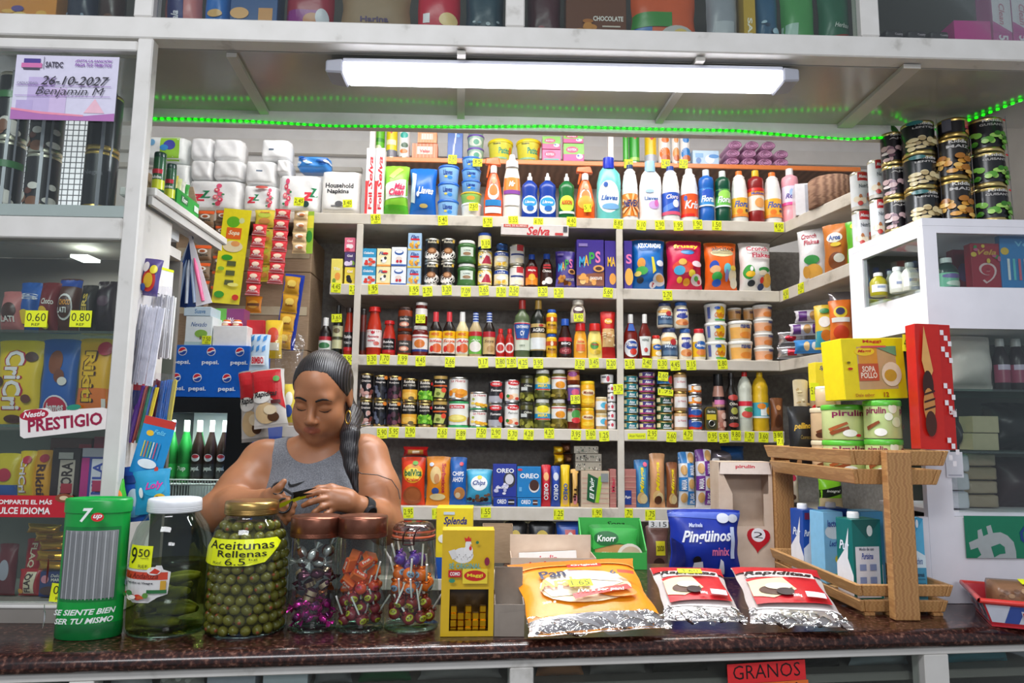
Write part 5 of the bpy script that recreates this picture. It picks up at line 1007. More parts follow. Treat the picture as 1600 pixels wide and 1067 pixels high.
for y0,y1,nm in ((722,735.5,'lowest'),(709,721.6,'middle'),(697,708.6,'topmost')):
    onstack('box',4,899-(nm== 'topmost')*2,940-(nm== 'topmost')*5,y0,y1,f'speckled clear wrapped cracker pack, {nm} of the pile on the green-labelled one',Y=YB+.02,dy=.01,body='a8a090',D=.07,name='cookie_pack',cat='cookies',dec=blobs(y0,['2a2a2a','e8e4d8','5a6a58'],-.45,.15,.45,.85,26,.02,.1))
for x0,x1,nm in ((953,963,'before'),(975,994,'beyond')):
    s4('box',x0,x1,733,f'pink and navy cracker pack {nm} the upright',body='b87870',D=.06,dec=GR()+([Rr(-.48,.08,.1,.45,'28408a'),T('Puig',-.2,.26,.5,.1,'f0ece8','bi')] if nm== 'beyond' else [T('Mar',0,.6,.5,.4,'c83a50','b',1.57)]))
CK=lambda c: [Rr(-.24,.25,.24,.86,c),T('Minga',0,.56,.34,.56,'f0d818','bi',1.57),E(-.05,.2,.3,.12,'e8c080'),E(.1,.18,.26,.1,'f0d8a0')]
s4('bag',992,1016,718,'blue cookie sleeve with yellow vertical lettering',body='3a78b0',D=.05,dec=CK('4a9ab8')+[E(.2,.9,.14,.05,'e86a88')])
s4('bag',1016.5,1041,708,'tall peach cookie sleeve with yellow vertical lettering',body='d8a070',D=.05,dec=CK('d89a68')+[E(0,.14,.26,.08,'5a3420')])
s4('bag',1043,1061,722,'brown cookie sleeve with yellow vertical lettering',body='8a5230',D=.05,dec=CK('a8743c'))
MR=lambda c: [Rr(-.5,.8,0,1,c),Rr(0,.55,.5,.8,c),Rr(-.5,.3,0,.55,c),Rr(0,.05,.5,.3,c),E(.24,.9,.2,.09,'d8a868'),E(-.24,.68,.2,.09,'d8a868'),E(.24,.43,.2,.09,'d8a868'),E(-.24,.18,.2,.09,'d8a868'),T('MARIA',-.26,.42,.3,.18,'f4f4f8','b',1.57),T('PUIG',.26,.17,.3,.18,'f4f4f8','b',1.57),T('MARIA',.26,.68,.3,.18,'f4f4f8','b',1.57)]
s4('bag',1062,1088,706,'blue and white checkered cookie tube',body='e8ecf0',D=.06,dec=MR('3a8ad0'))
s4('bag',1089,1115,702,'violet and white checkered cookie tube',body='ece8f0',D=.06,dec=MR('7a3a98'))
s4('bag',1116,1128,716,'white and red cookie tube half hidden by the empty carton',body='e8e4e4',D=.05,dec=[Rr(-.2,.1,.2,.8,'b83040')])
onstack('bag',4,1112,1150,703,722,'silver and violet pack lying behind the empty carton',Y=YB+.08,body='c4bcc8',mk='s',D=.1,name='cookie_pack',cat='cookies')
onstack('bag',4,1131,1168,697,719,'blue wrapped pack lying behind the empty carton',Y=YB+.09,body='2a70c0',D=.1,name='cookie_pack',cat='cookies')
s4('bag',1204,1219,730,'red brown cookie pack beyond the empty carton',body='6a3020',D=.05,dec=blobs(43,['8a5038','c87050'],-.3,.1,.3,.7,12,.14,.06)+[Rr(-.5,.8,.5,.96,'e0602a')])
for x,t in zip((638,683,759,873,933,981,1016,1079,1112),('2.95','1.40','1.55','1.25','1.90','1.70','1.75','2.35','1.80')): ptag(4,x,t)
# low shelf under it: black coffee bags, blue bag, white-topped cereal bag
for x0,x1,nm in ((787,824,'behind the brown card tray'),(826,869,'beside the blue bag')):
    it('bag',5,x0,x1,812,'black coffee bag with round yellow face, '+nm,z=zb5+.0005,body='1c1c1e',D=.07,name='coffee_bag',cat='coffee',dec=[E(.0,.62,.3,.22,'d8b82a'),E(-.11,.62,.1,.09,'141414'),E(.12,.62,.1,.09,'141414'),T('mistero',0,.28,.6,.08,'d8c83a')],seal='c8c498')
it('bag',5,870,913,816,'blue oat bag with red square on the low shelf',z=zb5+.0005,body='2a5ab8',D=.07,name='oat_bag',cat='oats',dec=[Rr(-.2,.5,.2,.86,'c83a3a'),E(0,.68,.13,.14,'e8e4e0')])
it('bag',5,1012,1048,812,'brown coffee bag with yellow seal and silver clip',z=zb5+.0005,Y=YB-.12,body='6a4a44',D=.07,name='coffee_bag',cat='coffee',dec=[Rr(-.14,.5,.3,.74,'d8cc2a'),T('20/20',.08,.62,.34,.09,'5a4a18'),E(0,.36,.26,.1,'3a2420'),E(.04,.12,.3,.11,'181616'),T('Amo',.04,.12,.24,.08,'c8c4c0')])
o=make('box',.085,.03,'price_card',body='e8e8e8',D=.004,dec=[T('3.15',0,.5,.8,.7,'181818','t')]); p=at(1029,819,YB-.128); o.location=(p.x,p.y,p.z-.015); tag(o,'white price card reading 3.15 clipped over the brown coffee bag','price tag')
# ---------------------------------------------------------------- left: napkins, sachets, fridge, hanging bags
ZL=SZ[0]+.0005
def pk(x0,x1,y0,y1,d,Y=YB,T=.13,**k):
    zb=SZ[0]+.0004 if y1 is None else at((x0+x1)/2,y1,Y+.012).z
    return it('puff',9,x0,x1,y0,d,z=zb,Y=Y,D=T,reg=False,cat=k.pop('cat','napkins'),**k)
WN='f2f2f2'
ZF=lambda a,b: [('P',[(a-.1,.52),(a+.08,.52),(a+.08,.47),(a-.02,.36),(a+.1,.36),(a+.1,.3),(a-.14,.3),(a-.14,.35),(a-.02,.46),(a-.1,.46)],'e0384a'),('P',[(a+.05,.62),(a+.2,.62),(a+.1,.44),(a+.22,.44),(a+.2,.4),(a+.02,.4),(a+.12,.57)],'2a8a5a')]+[E(b+dx,v,.05,.07,c) for dx,v,c in ((0,.78,'e85a80'),(-.03,.64,'e04a6a'),(.03,.52,'e8607a'),(-.05,.42,'f07a8a'),(.04,.34,'e0486a'),(0,.22,'e8506a'))]+[E(b+dx,v,.02,.03,'f8d0c0') for dx,v in ((-.03,.64),(-.05,.42),(.04,.34))]+[E(b+.09,.5,.03,.03,'3a8a5a'),E(b-.07,.2,.03,.03,'3a8a5a')]
PR=[Rr(-.1,.02,.36,.98,'9ad040'),E(.12,.62,.14,.2,'4a50b0'),E(.0,.5,.1,.12,'3a90d0'),E(-.3,.7,.08,.12,'7ab8e4')]
pk(247,293,251,None,'white and green toilet roll pack under another beside the green box',body='eef2f0',dec=[E(.25,.4,.2,.1,'6ab0dc'),Rr(-.1,.02,.5,.25,'9ad040')],cat='paper rolls',name='paper_roll_pack')
pk(223,290,211,250.5,'white and green toilet roll pack lying on another by the post',body='eef2f0',dec=PR,cat='paper rolls',name='paper_roll_pack')
pk(289,377,279,None,'large napkin pack with pink flowers nearest the green box',body=WN,dec=ZF(-.26,.1))
pk(378,430,287,None,'narrow napkin pack with red logo between two flowered packs',body=WN,dec=ZF(-.2,.34)+[E(.1,.86,.2,.05,'d05a50')])
pk(433,498,270,None,'napkin pack with large magenta flowers and a price tag',body=WN,dec=ZF(.26,-.26)+[E(.22,.2,.08,.08,'2a4a48')])
pk(499,561,263,None,'large white pack of household napkins with black print',body='f2f0ee',dec=[T('Household',.0,.62,.72,.11,'38383c'),T('Napkins',-.03,.48,.56,.12,'38383c'),E(.0,.22,.1,.06,'6a6a6e'),Rr(-.2,.16,.2,.18,'6a6a6e')])
ptag(0,467,'2.45',315,YB-.06,of='napkins, stuck on the magenta flowered pack',w=16,h=14)
ptag(0,543,'3.40',318,YB-.06,of='household napkins, stuck on the pack',w=15,h=13)
pk(296,330,248.5,278.5,'plain white napkin bundle in the middle row by the toilet rolls',body=WN,Y=YB+.005)
pk(331,378,248.5,278.5,'plain white napkin bundle in the middle row over pink flowers',body=WN,Y=YB+.005)
pk(381,429,249,286.5,'plain white napkin bundle with a tiny stamp',body=WN,dec=[Rr(-.1,.5,.1,.56,'6a7a90')],Y=YB+.005)
pk(431,452,248,269.5,'small plain white napkin bundle behind the blue wrapped pack',body=WN,Y=YB+.005)
pk(462,514,243,262,'crumpled blue and white wrapped pack on the napkins',body='3a8ad8',Y=YB+.01,dec=blobs(51,['e8f0f8','1a60b8','a8ccf0'],-.45,.2,.45,.9,12,.1,.12),cat='napkins')
pk(296,330,213,248,'plain white napkin bundle on top by the toilet rolls',body=WN,Y=YB+.01)
pk(331,377,215,248,'plain white napkin bundle on top over the flowered pack',body=WN,Y=YB+.01)
pk(406,452,216,247.5,'plain white napkin bundle on top with a small stamp',body=WN,Y=YB+.01,dec=[Rr(-.2,.4,-.02,.48,'5a6a80')])

# green cans and the open green tray on the bracket shelf
for j,(x,Y) in enumerate(((224,1.735),(236,1.80))):
    W=.026 if j else .03; p=at(x,300,Y); H=.105 if not j else .1
    o=make('jar',W,H,'spice_jar',shape='straight',body='2a5a38',lid='1c3a30',dec=[Rr(-.5,.06,.5,.3,'c8d030'),Rr(-.3,.45,.3,.56,'c02a3a'),T('Adobo',0,.36,.5,.08,'f0f0e8')])
    o.location=(XP1-.012-j*.0,Y+.02,zs+.0005); tag(o,('tall green spice jar on the bracket shelf next to the post','second green spice jar, between the first and the green tray')[j],'jar')
gt=thing('display_tray','open green card tray of yellow soup packets on the bracket shelf','tray',(XP1-.03,1.9,zs))
mb=MB(); G1=M('2a9a3a','p'); th=.002; xa,xb,ya,y_b,hh=-.05,.03,-.065,.075,.042
for q in ((xa,ya,0,xb,ya+th,hh),(xa,y_b-th,0,xb,y_b,hh),(xb-th,ya+th,0,xb,y_b-th,hh),(xa,ya+th,0,xa+th,y_b-th,hh),(xa+th,ya+th,.0,xb-th,y_b-th,.002)): mb.box(q[0],q[1],q[2]+.0006,q[3],q[4],q[5],G1)
mb.deco(lambda u,v,o: (xb+o,ya+(y_b-ya)*(u+.5),hh*v),[Rr(-.32,.3,-.02,.8,'156a2c'),T('Knorr',-.17,.55,.24,.36,'f4f8f0','bi'),Rr(.26,.3,.46,.7,'d8e4d8')])
mb.build('tray',gt)
MB().hexa([(xa+th,y_b-.003,hh),(xb-.004,y_b-.003,hh),(xb-.004,y_b,hh),(xa+th,y_b,hh),(xa-.02,y_b+.02,hh+.06),(xb-.03,y_b+.02,hh+.06),(xb-.03,y_b+.023,hh+.06),(xa-.02,y_b+.023,hh+.06)],KRAFT).build('kraft_flap',gt)
MB().hexa([(xa,y_b-.003,hh),(xa+.002,y_b-.003,hh),(xa+.002,ya,hh),(xa,ya,hh),(xa-.03,y_b+.01,hh+.07),(xa-.028,y_b+.01,hh+.07),(xa-.028,ya+.03,hh+.06),(xa-.03,ya+.03,hh+.06)],KRAFT).build('kraft_flap',gt)
for j in range(4):
    o=make('bag',.06,.085,'soup_packet',T=.01,body=('e8d84a','d8e09a','ece8d8','4aa848')[j],dec=[E(0,.7,.3,.12,'2a9a40'),E(.1,.35,.24,.14,'f0e8c0')])
    o.location=(XP1-.04,1.85+j*.024,zs+.0035); o.rotation_euler=(-.1,0,.25); tag(o,f'yellow green soup packet, {ORD[j] if j else "first"} from the front in the green tray','soup packet')
ptag(9,240,'1.9',312,1.78,of='green spice jars on the bracket',w=13,h=22)

# kraft cartons behind the hanging sachets
for j,(z0,z1) in enumerate(((SZ[3],SZ[2]+.02),(SZ[2]+.0215,SZ[1]+.06),(SZ[1]+.0615,SZ[0]-.10))):
    xa,xb=at(272,430,YB+.06).x,at(486,430,YB+.06).x
    mb=MB(); mb.box(xa,YB+.055,z0+.0005,xb,YB+.3,z1,KRAFT,.003); mb.box(xa+.01,YB+.0535,(z0+z1)/2-.02,xb-.01,YB+.0545,(z0+z1)/2+.02,M('c8b89a'))
    o=mb.build('cardboard_box'); tag(o,f'large kraft cardboard box behind the hanging sachets, {LEVEL[3][j]} of three','box')
def strip(x0,x1,y0,y1,n,d,cols,decs,Y=YB-.03,lean=0.0,card=None):
    pt,pb=at((x0+x1)/2,y0,Y),at((x0+x1)/2,y1,Y); W=(x1-x0)*Y/FPX; H=(pt.z-pb.z); h=H/n
    t=thing('sachet_strip',d,'sachets',(pt.x,Y,pt.z)); t.rotation_euler=(0,lean,0)
    first=None
    if card:
        MB().box(-W/2-.008,.014,-H*1.0,W/2+.008,.0155,.012,M(card)).build('backing_card',t)
    for j in range(n):
        b=make('bag',W,h*.985,'sachet',T=.016,body=cols,dec=decs,mk='f',seam=.08,seal=None) if j== 0 else dup(first)
        first=first or b; b.parent=t; b.location=(random.uniform(-.002,.002),0,-h*(j+1)); b.rotation_euler=(random.uniform(-.1,.1),0,0)
    return t
CA=[Rr(-.5,.76,.5,.95,'e8622a'),E(0,.6,.3,.14,'f0e8dc'),E(0,.6,.18,.08,'a85a30'),T('Carne',0,.38,.7,.13,'2a2420','b'),Rr(-.5,.08,.5,.28,'8a6a4a')]
strip(309,336,328,492,6,'strip of brown meat broth sachets nearest the pen packs','9a8268',CA)
strip(338,362,328,470,6,'second strip of brown meat broth sachets beside the yellow card','93795e',CA)
mb=MB(); pt=at(372,327,YB-.045); W,H=.125,.44
S=lambda u,v,o: (u*W,-.001-o,(v-1)*H); mb.box(-W/2,-.001,-H,W/2,.001,0,M('f0e02a'),0)
mb.deco(S,[E(-.1,.86,.24,.06,'6ab82a'),E(.2,.88,.1,.03,'d8e0a0'),Rr(-.3,.68,.24,.8,'e86a28'),T('Sopa',-.02,.74,.4,.06,'f8f0d0','bi'),E(0,.6,.36,.06,'e8d8b0'),E(.08,.63,.16,.03,'e8a060'),E(-.15,.48,.2,.03,'3aa02a')]+[Rr(-.12,v-.025,.2,v+.025,'5a6038') for v in (.42,.32,.22)]+[Rr(-.1,v+.027,.18,v+.032,'c8c040') for v in (.42,.32,.22)]+[E(-.25,.09,.18,.035,'3aa02a'),E(.2,.2,.2,.02,'f4ee80'),E(.34,.07,.12,.03,'d83020'),E(-.3,.36,.12,.02,'8ac040')],.0004)
o=mb.build('soup_card',loc=pt,rot=(0,.07,0)); tag(o,'long yellow hanging card of soup seasoning with green leaves','hanging card')
YS=[E(0,.7,.34,.16,'c8d850'),E(0,.36,.3,.16,'e8a050'),T('Sopa',0,.85,.5,.1,'d84a2a','bi')]
strip(399,431,328,440,4,'strip of yellow noodle sachets partly behind the red strips','ecd84a',YS,Y=YB-.012)
RS=[E(0,.62,.28,.2,'f4d8c0'),T('Adobo',0,.36,.74,.14,'fbe8e4','b'),Rr(-.5,.04,.5,.1,'f8d0d0'),Rr(-.5,.2,.5,.24,'f0b8b8')]
strip(396,419,350,462,6,'long strip of red seasoning sachets hanging lowest','d83038',RS,Y=YB-.06,lean=.06)
strip(430,455,327,444,7,'strip of red seasoning sachets near the napkin price tag','d4303a',RS,Y=YB-.05,lean=.05)
strip(459,482,328,396,4,'strip of beige seasoning sachets beside the red strip','d8b888',[E(0,.6,.3,.2,'f0e8dc'),E(.1,.5,.2,.12,'c87848')],Y=YB-.04)
mb=MB(); W,H=.09,.2; pt=at(476,330,YB-.022); S=lambda u,v,o: (u*W,-.001-o,(v-1)*H); mb.box(-W/2,-.001,-H,W/2,.001,0,M('9ac040')); mb.deco(S,[Rr(-.5,.6,.5,.9,'e8e04a'),E(.3,.4,.16,.14,'3a8a3a'),E(-.2,.3,.2,.12,'f0ecd0')])
o=mb.build('soup_card',loc=pt); tag(o,'green and yellow hanging card behind the beige sachets','hanging card')
strip(447,472,432,546,4,'strip of shiny golden sachets on a blue card above the seller','d8a028',[E(0,.6,.3,.2,'f0d060'),T('Cubito',0,.4,.5,.14,'8a4a10')],Y=YB-.07,lean=.1,card='2440b0')
strip(384,410,462,489,1,'single orange sachet hanging below the red strip','c87818',[E(0,.5,.34,.24,'e8a83a'),Rr(-.4,.4,.4,.56,'6a3a18')],Y=YB-.03)
# fanned pen packs hung from the bracket shelf's end
ft=thing('pen_packs','fan of blue hanging pen packs clipped to the end of the bracket shelf','pens',tuple(at(297,368,2.02)))
for j in range(5):
    a=-.26+j*.125; sgn=MB(); L_=.21; S=lambda u,v,o: (u*.046,-.001-o,-L_+v*L_)
    sgn.hexa([(-.023,-.001,-L_),(.023,-.001,-L_),(.023,.001,-L_),(-.023,.001,-L_),(-.004,-.001,0),(.004,-.001,0),(.004,.001,0),(-.004,.001,0)],M(('d8d4d8','28407a','243a70','2a4480','c8d4e4')[j]))
    sgn.tube([(0,-.004,-.2),(0,-.005,-.1),(0,-.003,-.07)],[.005,.006,.002],M(('e05a8a','a8b8d0','c8d0dc','8aa0c0','3a60b0')[j],'g'),8)
    b=sgn.build('pen_card',ft); b.rotation_euler=(0,a,0); b.location=(0,.004*j,0)
# items on the blue carton above the fridge
YP=2.75
zp=at(330,540,YP).z; xa,xb=at(266,580,YP).x,at(388,580,YP).x; zq=at(330,621,YP).z
Wp,Hp=xb-xa,zp-zq
def logo(u,v,r):
    ru=r*Hp/Wp
    return [E(u,v,ru,r,'f4f4f6'),('P',[(u+ru*.86*math.cos(a),v+r*.86*math.sin(a)) for a in np.linspace(.5,PI+.1,12)]+[(u-ru*.2,v+r*.06),(u+ru*.3,v+r*.34)],'d8283a'),
            ('P',[(u+ru*.86*math.cos(a),v+r*.86*math.sin(a)) for a in np.linspace(PI+.45,2*PI+.1,12)]+[(u+ru*.3,v+r*.05),(u-ru*.2,v-r*.28)],'1c4aa8')]
dec=[]
for u in (-.36,.01,.38): dec += logo(u,.88,.085)+[T('pepsi.',u,.66,.22,.1,'e8f0fa')]
for u in (-.5+.09,-.14,.24): dec += logo(u,.37,.085)+[T('pepsi.',u+.01,.15,.22,.1,'e8f0fa')]
pb=make('box',Wp,Hp,'soda_carton',D=.26,body='1764c8',dec=dec+[T('pe',.47,.15,.06,.1,'e8f0fa')],side='1760c0'); pb.location=((xa+xb)/2,YP+.13,zq+.001)
tag(pb,'blue soda carton with round logos lying on top of the fridge','box')
def onp(kind,x0,x1,y0,d,**k): return it(kind,9,x0,x1,y0,d,z=zp+.0015,Y=k.pop('Y',YP),dy=.01,reg=False,**k)
onp('box',289,331,494,'white tissue box with a green tree standing on the blue carton',body='e4ecee',D=.1,dec=[T('Nevado',0,.72,.6,.16,'2a5a9a','i'),E(.1,.4,.24,.14,'8ab84a'),Rr(.06,.2,.12,.32,'7a6a4a'),Rr(-.5,0,.5,.12,'b8d0c8')])
ptag(9,323,'7.50',531,YP+.006,of='fan of pen packs, stuck on the tissue box',w=14,h=13)
zz=at(310,493.5,YP+.01).z
o=it('box',9,287,330,479,'pale blue flat box lying on the tissue box',z=zz,Y=YP,dy=.01,body='c4d8e4',D=.1,reg=False,dec=[T('Suave',.1,.5,.4,.5,'5a8ab8')])
tr=onp('box',332,386,509,'white card tray holding two small orange-capped bottles',body='eceae8',D=.08,Y=YP+.001)
for x0,x1,nm in ((344,359,'nearer the tissue box'),(360,376,'nearer the red box')):
    it('bottle',9,x0,x1,499,'small white pill bottle with orange cap, '+nm,z=at(350,508.5,YP+.01).z,Y=YP+.02,dy=.01,style='squeeze',body='ece4e0',cap='f07a1c',reg=False,dec=[Rr(-.5,.1,.5,.5,'b83030'),E(0,.3,.2,.14,'f0d8b0')])
onp('box',334,380,482,'violet and green carton behind the orange-capped bottles',Y=YP+.1,body='8a3a78',D=.07,dec=[('P',[(-.5,.3),(-.1,.5),(-.1,1),(-.5,1)],'6ab84a'),T('Wow',.15,.7,.4,.14,'f4e8f0','bi')])
onp('box',384,412,500,'red and white carton on the blue carton, farthest from the tissue box',body='c82830',D=.09,dec=[('P',[(-.5,0),(.5,.0),(.5,.34),(-.5,.5)],'e8e4e4')],Y=YP+.06)
# fridge
zfr=zq-.001; xa,xb=at(222,700,YP).x,at(389,700,YP).x
fr=thing('drinks_fridge','black framed glass door drinks fridge glowing behind the seller','fridge',((xa+xb)/2,YP,0)); hw=(xb-xa)/2
BK=M('1c2024','g')
zt2,zb2=at(320,645,YP).z-0,at(320,800,YP).z; wi0,wi1=-hw+.03,at(352,700,YP).x-fr.location.x
fq(MB(),[(-hw,0,zb2-.06),(hw,0,zb2-.06),(hw,0,zfr),(-hw,0,zfr)],[(wi0,0,zb2),(wi1,0,zb2),(wi1,0,zt2),(wi0,0,zt2)],(0,1,0),.03,BK).build('door',fr)
MB().box(wi0+.001,.012,zb2+.001,wi1-.001,.016,zt2-.001,GP).build('glass_pane',fr)
MB().box(-hw,.031,.02,-hw+.02,.42,zfr,BK).box(hw-.02,.031,.02,hw,.42,zfr,M('1c4ab0')).box(-hw+.02,.031,zfr-.02,hw-.02,.42,zfr,BK).box(-hw+.02,.031,.02,hw-.02,.42,zb2-.03,BK).build('cabinet',fr)
MB().box(-hw+.021,.40,zb2,hw-.021,.415,zfr-.022,M('e4ecea','w')).build('back_panel',fr)
MB().box(wi0,.05,zfr-.032,wi1,.09,zfr-.022,emit('f0fff4',5)).build('lamp',fr)
l=bpy.data.lights.new('fridge_lamp','AREA'); l.size=.25; l.size_y=.05; l.shape='RECTANGLE'; l.energy=3.5; l.color=(.9,1,.93)
lo=bpy.data.objects.new('fridge_lamp',l); C.objects.link(lo); lo.parent=fr; lo.location=(0,.1,zfr-.04)
zk=at(320,757,YP+.05).z
mb=MB(); RK=M('e4e8e6','g')
mb.tube([(wi0,.035,zk-.0),(wi1,.035,zk)],.003,RK,6); mb.tube([(wi0,.035,zk+.018),(wi1,.035,zk+.018)],.003,RK,6)
mb.tube([(wi0,.035,zk-.065),(wi1,.035,zk-.065)],.003,RK,6)
nn=26
for k in range(nn):
    x=wi0+(wi1-wi0)*(k+.5)/nn; mb.tube([(x,.035,zk-.065),(x,.035,zk+.018)],.0018,RK,5); mb.tube([(x,.036,zk),(x,.39,zk)],.0018,RK,5)
mb.build('wire_rack',fr)
GB=glass('2f9a4a',.12,.5,.04); CB=glass('8a8a86',.14,.5,.04)
proto={}
for j,(x,c) in enumerate(((263,'g'),(284,'g'),(274,'g'),(295,'g'),(305,'c'),(325,'c'),(345,'c'))):
    p=at(x,700,YP+.09)
    if c not in proto:
        o=make('bottle',.05,.245,'soda_bottle',style='sauce',bm=M('1c7a34' if c== 'g' else '241410','g'),cap='d8dcd8',dec=[Rr(-.5,.1,.5,.3,'2aa048' if c== 'g' else '3a3a3c'),T('7up' if c== 'g' else 'pepsi.',0,.22,.4,.09,'f0f4f0')]+([E(0,.4,.2,.06,'e8e8f0'),E(0,.42,.16,.03,'c83040')] if c== 'c' else []))
        proto[c]=o
    else: o=dup(proto[c])
    o.location=(p.x,p.y+.03+(.07 if j in (2,3) else 0),zk+.0022); tag(o,f'{"green lemon" if c == "g" else "dark cola"} soda bottle in the fridge, {NUM[(j if c == "g" else j - 4) + 1]} along its row','bottle','soda bottles in the fridge')
# clear bags of flat bread and sliced bread hung before the shelves
CLR=glass('ffffff',.06,.5,.08,.5)
def hangbag(x0,x1,y0,y1,Y,d,body,dec,rot=0.0,name='bread_bag',cat='bread',T=.03):
    W=(x1-x0)*Y/FPX; pt=at((x0+x1)/2,y0,Y); pb2=at((x0+x1)/2,y1,Y); H=pt.z-pb2.z
    o=make('bag',W,H,name,T=T,body=body,dec=dec); o.location=(pb2.x,Y,pb2.z); o.rotation_euler=(0,rot,0); tag(o,d,cat); return o
TOR=[Rr(-.5,.05,.5,.98,'d8d0c8'),('P',[(-.5,.98),(.4,.98),(.5,.3),(.1,.5),(-.5,.62)],'c82028'),E(-.1,.25,.34,.18,'e0c090'),E(.12,.18,.18,.08,'5a3a24'),E(.05,.3,.2,.08,'f0dcb8'),E(-.2,.52,.3,.1,'f0ece4'),T('Rapiditas',-.05,.56,.74,.12,'242020','bi',.1),Rr(.1,.4,.4,.46,'5a2020'),E(.3,.82,.1,.05,'4a9a3a')]
hangbag(378,420,578,690,2.62,'clear bag of wraps with red label, behind another by the fridge','a8a09a',TOR,-.1)
hangbag(398,450,576,668,2.55,'clear bag of wraps with red label nearest the seller','c8c0b8',TOR,-.12)
hangbag(389,420,522,580,2.66,'blue and white checked bread bag with red lettering above the wraps','c8dcec',[('P',[(a,v),(a+.16,v+.06),(a+.16,v+.2),(a,v+.14)],'3a8ad0') for a in (-.45,-.12,.2) for v in (.5,.78)]+[Rr(-.36,.16,.36,.4,'f0f0f4'),T('BIMBO',0,.28,.62,.18,'d82838','b')])
o=hangbag(424,470,522,650,2.72,'crinkled clear empty bag hanging behind the wraps','d8d8d8',[]); o.data.materials[0]=CLR
hangbag(440,462,600,660,2.62,'yellow and blue snack bag hanging beside the wraps','e0c84a',[E(0,.6,.3,.2,'f0ece0'),E(0,.3,.3,.16,'3a58a8')],name='snack_bag',cat='snack')
hangbag(412,440,500,560,2.78,'yellow snack bag high behind the checked bread bag','e8c030',[E(0,.6,.34,.2,'d84a2a'),Rr(-.4,.2,.4,.4,'f0e8d0')],name='snack_bag',cat='snack')

# straws, party cards and toys hung along the white side panel
def straws(x0,x1,y0,y1,Y,cols,n,d,lean):
    pt,pb2=at((x0+x1)/2,y0,Y),at((x0+x1)/2,y1,Y); W=(x1-x0)*Y/FPX; H=pt.z-pb2.z
    t=thing('straw_pack',d,'straws',(pt.x,Y,pt.z)); t.rotation_euler=(0,lean,0); pr={}
    for j in range(n):
        c=cols[j*len(cols) // n]
        if c not in pr: b=MB().tube([(0,0,-H),(0,0,-H*.12)],.0026,M(c),6).build('straw',t); pr[c]=b
        else: b=dup(pr[c],t)
        b.location=(-W/2+W*(j+.5)/n,random.uniform(-.004,.004),random.uniform(-.004,.004))
    mb=MB(); mb.grid(lambda u,v: ((u-.5)*W*1.12*(1 if v < .85 else 1-(v-.85)*2),-.011-.002*math.sin(u*20),-H*1.01+v*H*1.02),10,10,glass('f8f8ff',.10,.55,.12,.6)); mb.build('clear_sleeve',t)
    return t
straws(221,262,462,600,1.715,['f0f0f4'],16,'clear pack of white straws hanging before the side panel',.09)
straws(244,276,450,560,1.80,['ecece8'],12,'second clear pack of white straws behind the first',.02)
straws(222,250,590,692,1.735,['7a2ac0','7a2ac0','d85a4a','2a8a6a','3a6ac8','e8d040'],14,'clear pack of violet, red and green striped straws',.16)
straws(243,279,585,657,1.765,['8a2038','3a78c8','3a78c8','e0d060'],13,'clear pack of dark red, blue and yellow straws',.08)
mb=MB(); W,H=.075,.135; S=lambda u,v,o: (u*W,-.001-o,v*H); mb.box(-W/2,-.001,0,W/2,.001,H,M('1f90d0'))
mb.deco(S,[Rr(-.5,.86,.5,1,'c83a30'),E(-.2,.72,.12,.05,'f0c030'),T('Feliz',.1,.76,.4,.08,'6ac8f0','bi')]+[Rr(-.3+k*.1,.3,-.26+k*.1,.58,c) for k,c in enumerate(('d8c850','c87850','7ab06a','e0e0d0','c05070','5a90c0'))]+[E(0,.2,.3,.08,'e8eef4'),E(.34,.14,.06,.05,'d84a3a')])
o=mb.build('candle_card',loc=at(226,742,1.705),rot=(0,-.22+.44,0)); tag(o,'bright blue card of birthday candles hanging beside the post','candles')
def flat(x0,x1,y0,y1,Y,d,name,cat,body,dec,rot=0.0,T=.02): return hangbag(x0,x1,y0,y1,Y,d,body,dec,rot,name,cat,T)
flat(212,268,733,802,1.70,'light blue lollipop bag with pink lettering behind the white-lidded jar','candy_bag','sweets','2a9ac8',[E(.1,.55,.3,.16,'38b0dc'),T('Loly',.12,.62,.5,.2,'e838a8','bi',.15),E(.26,.34,.16,.1,'f0c030'),T('Pop',.26,.34,.22,.1,'8a5a18','bi'),E(-.24,.5,.06,.12,'f0f0f4')],-.12)
flat(190,232,728,815,1.71,'dark blue sweets bag between the post and the lollipop bag','candy_bag','sweets','2458b8',[E(.05,.4,.24,.2,'c8d8ec'),E(0,.18,.3,.1,'6ab0e4'),Rr(-.4,.7,.3,.84,'1c3a80')],-.1)
flat(181,202,748,800,1.67,'green sweets bag peeping out beside the post','candy_bag','sweets','3ab02a',[E(.1,.5,.24,.2,'f08a2a'),E(.0,.2,.3,.14,'2a7a2a')],-.25)
flat(215,246,404,462,1.74,'small pointed toy bag hanging on the side panel','toy_bag','toy','5a4a8a',[E(0,.4,.36,.3,'d83a30'),E(.0,.4,.24,.2,'f0c030'),E(.2,.7,.2,.12,'f0e040'),E(-.2,.75,.16,.14,'f0e8e8'),E(-.2,.2,.14,.1,'3a5ab0')],.1)
flat(196,222,515,562,1.73,'dark packet with yellow print hanging by the post','snack_bag','snack','38303c',[T('Mega',0,.4,.6,.3,'e0c840','bi'),Rr(-.4,.7,.4,.86,'c8c8d0')],.2)
flat(202,222,565,640,1.74,'red and blue packet hanging behind the white straws','snack_bag','snack','c02838',[Rr(-.5,0,.5,.4,'2a3a80'),E(0,.7,.3,.14,'f0e4e4')],.05)
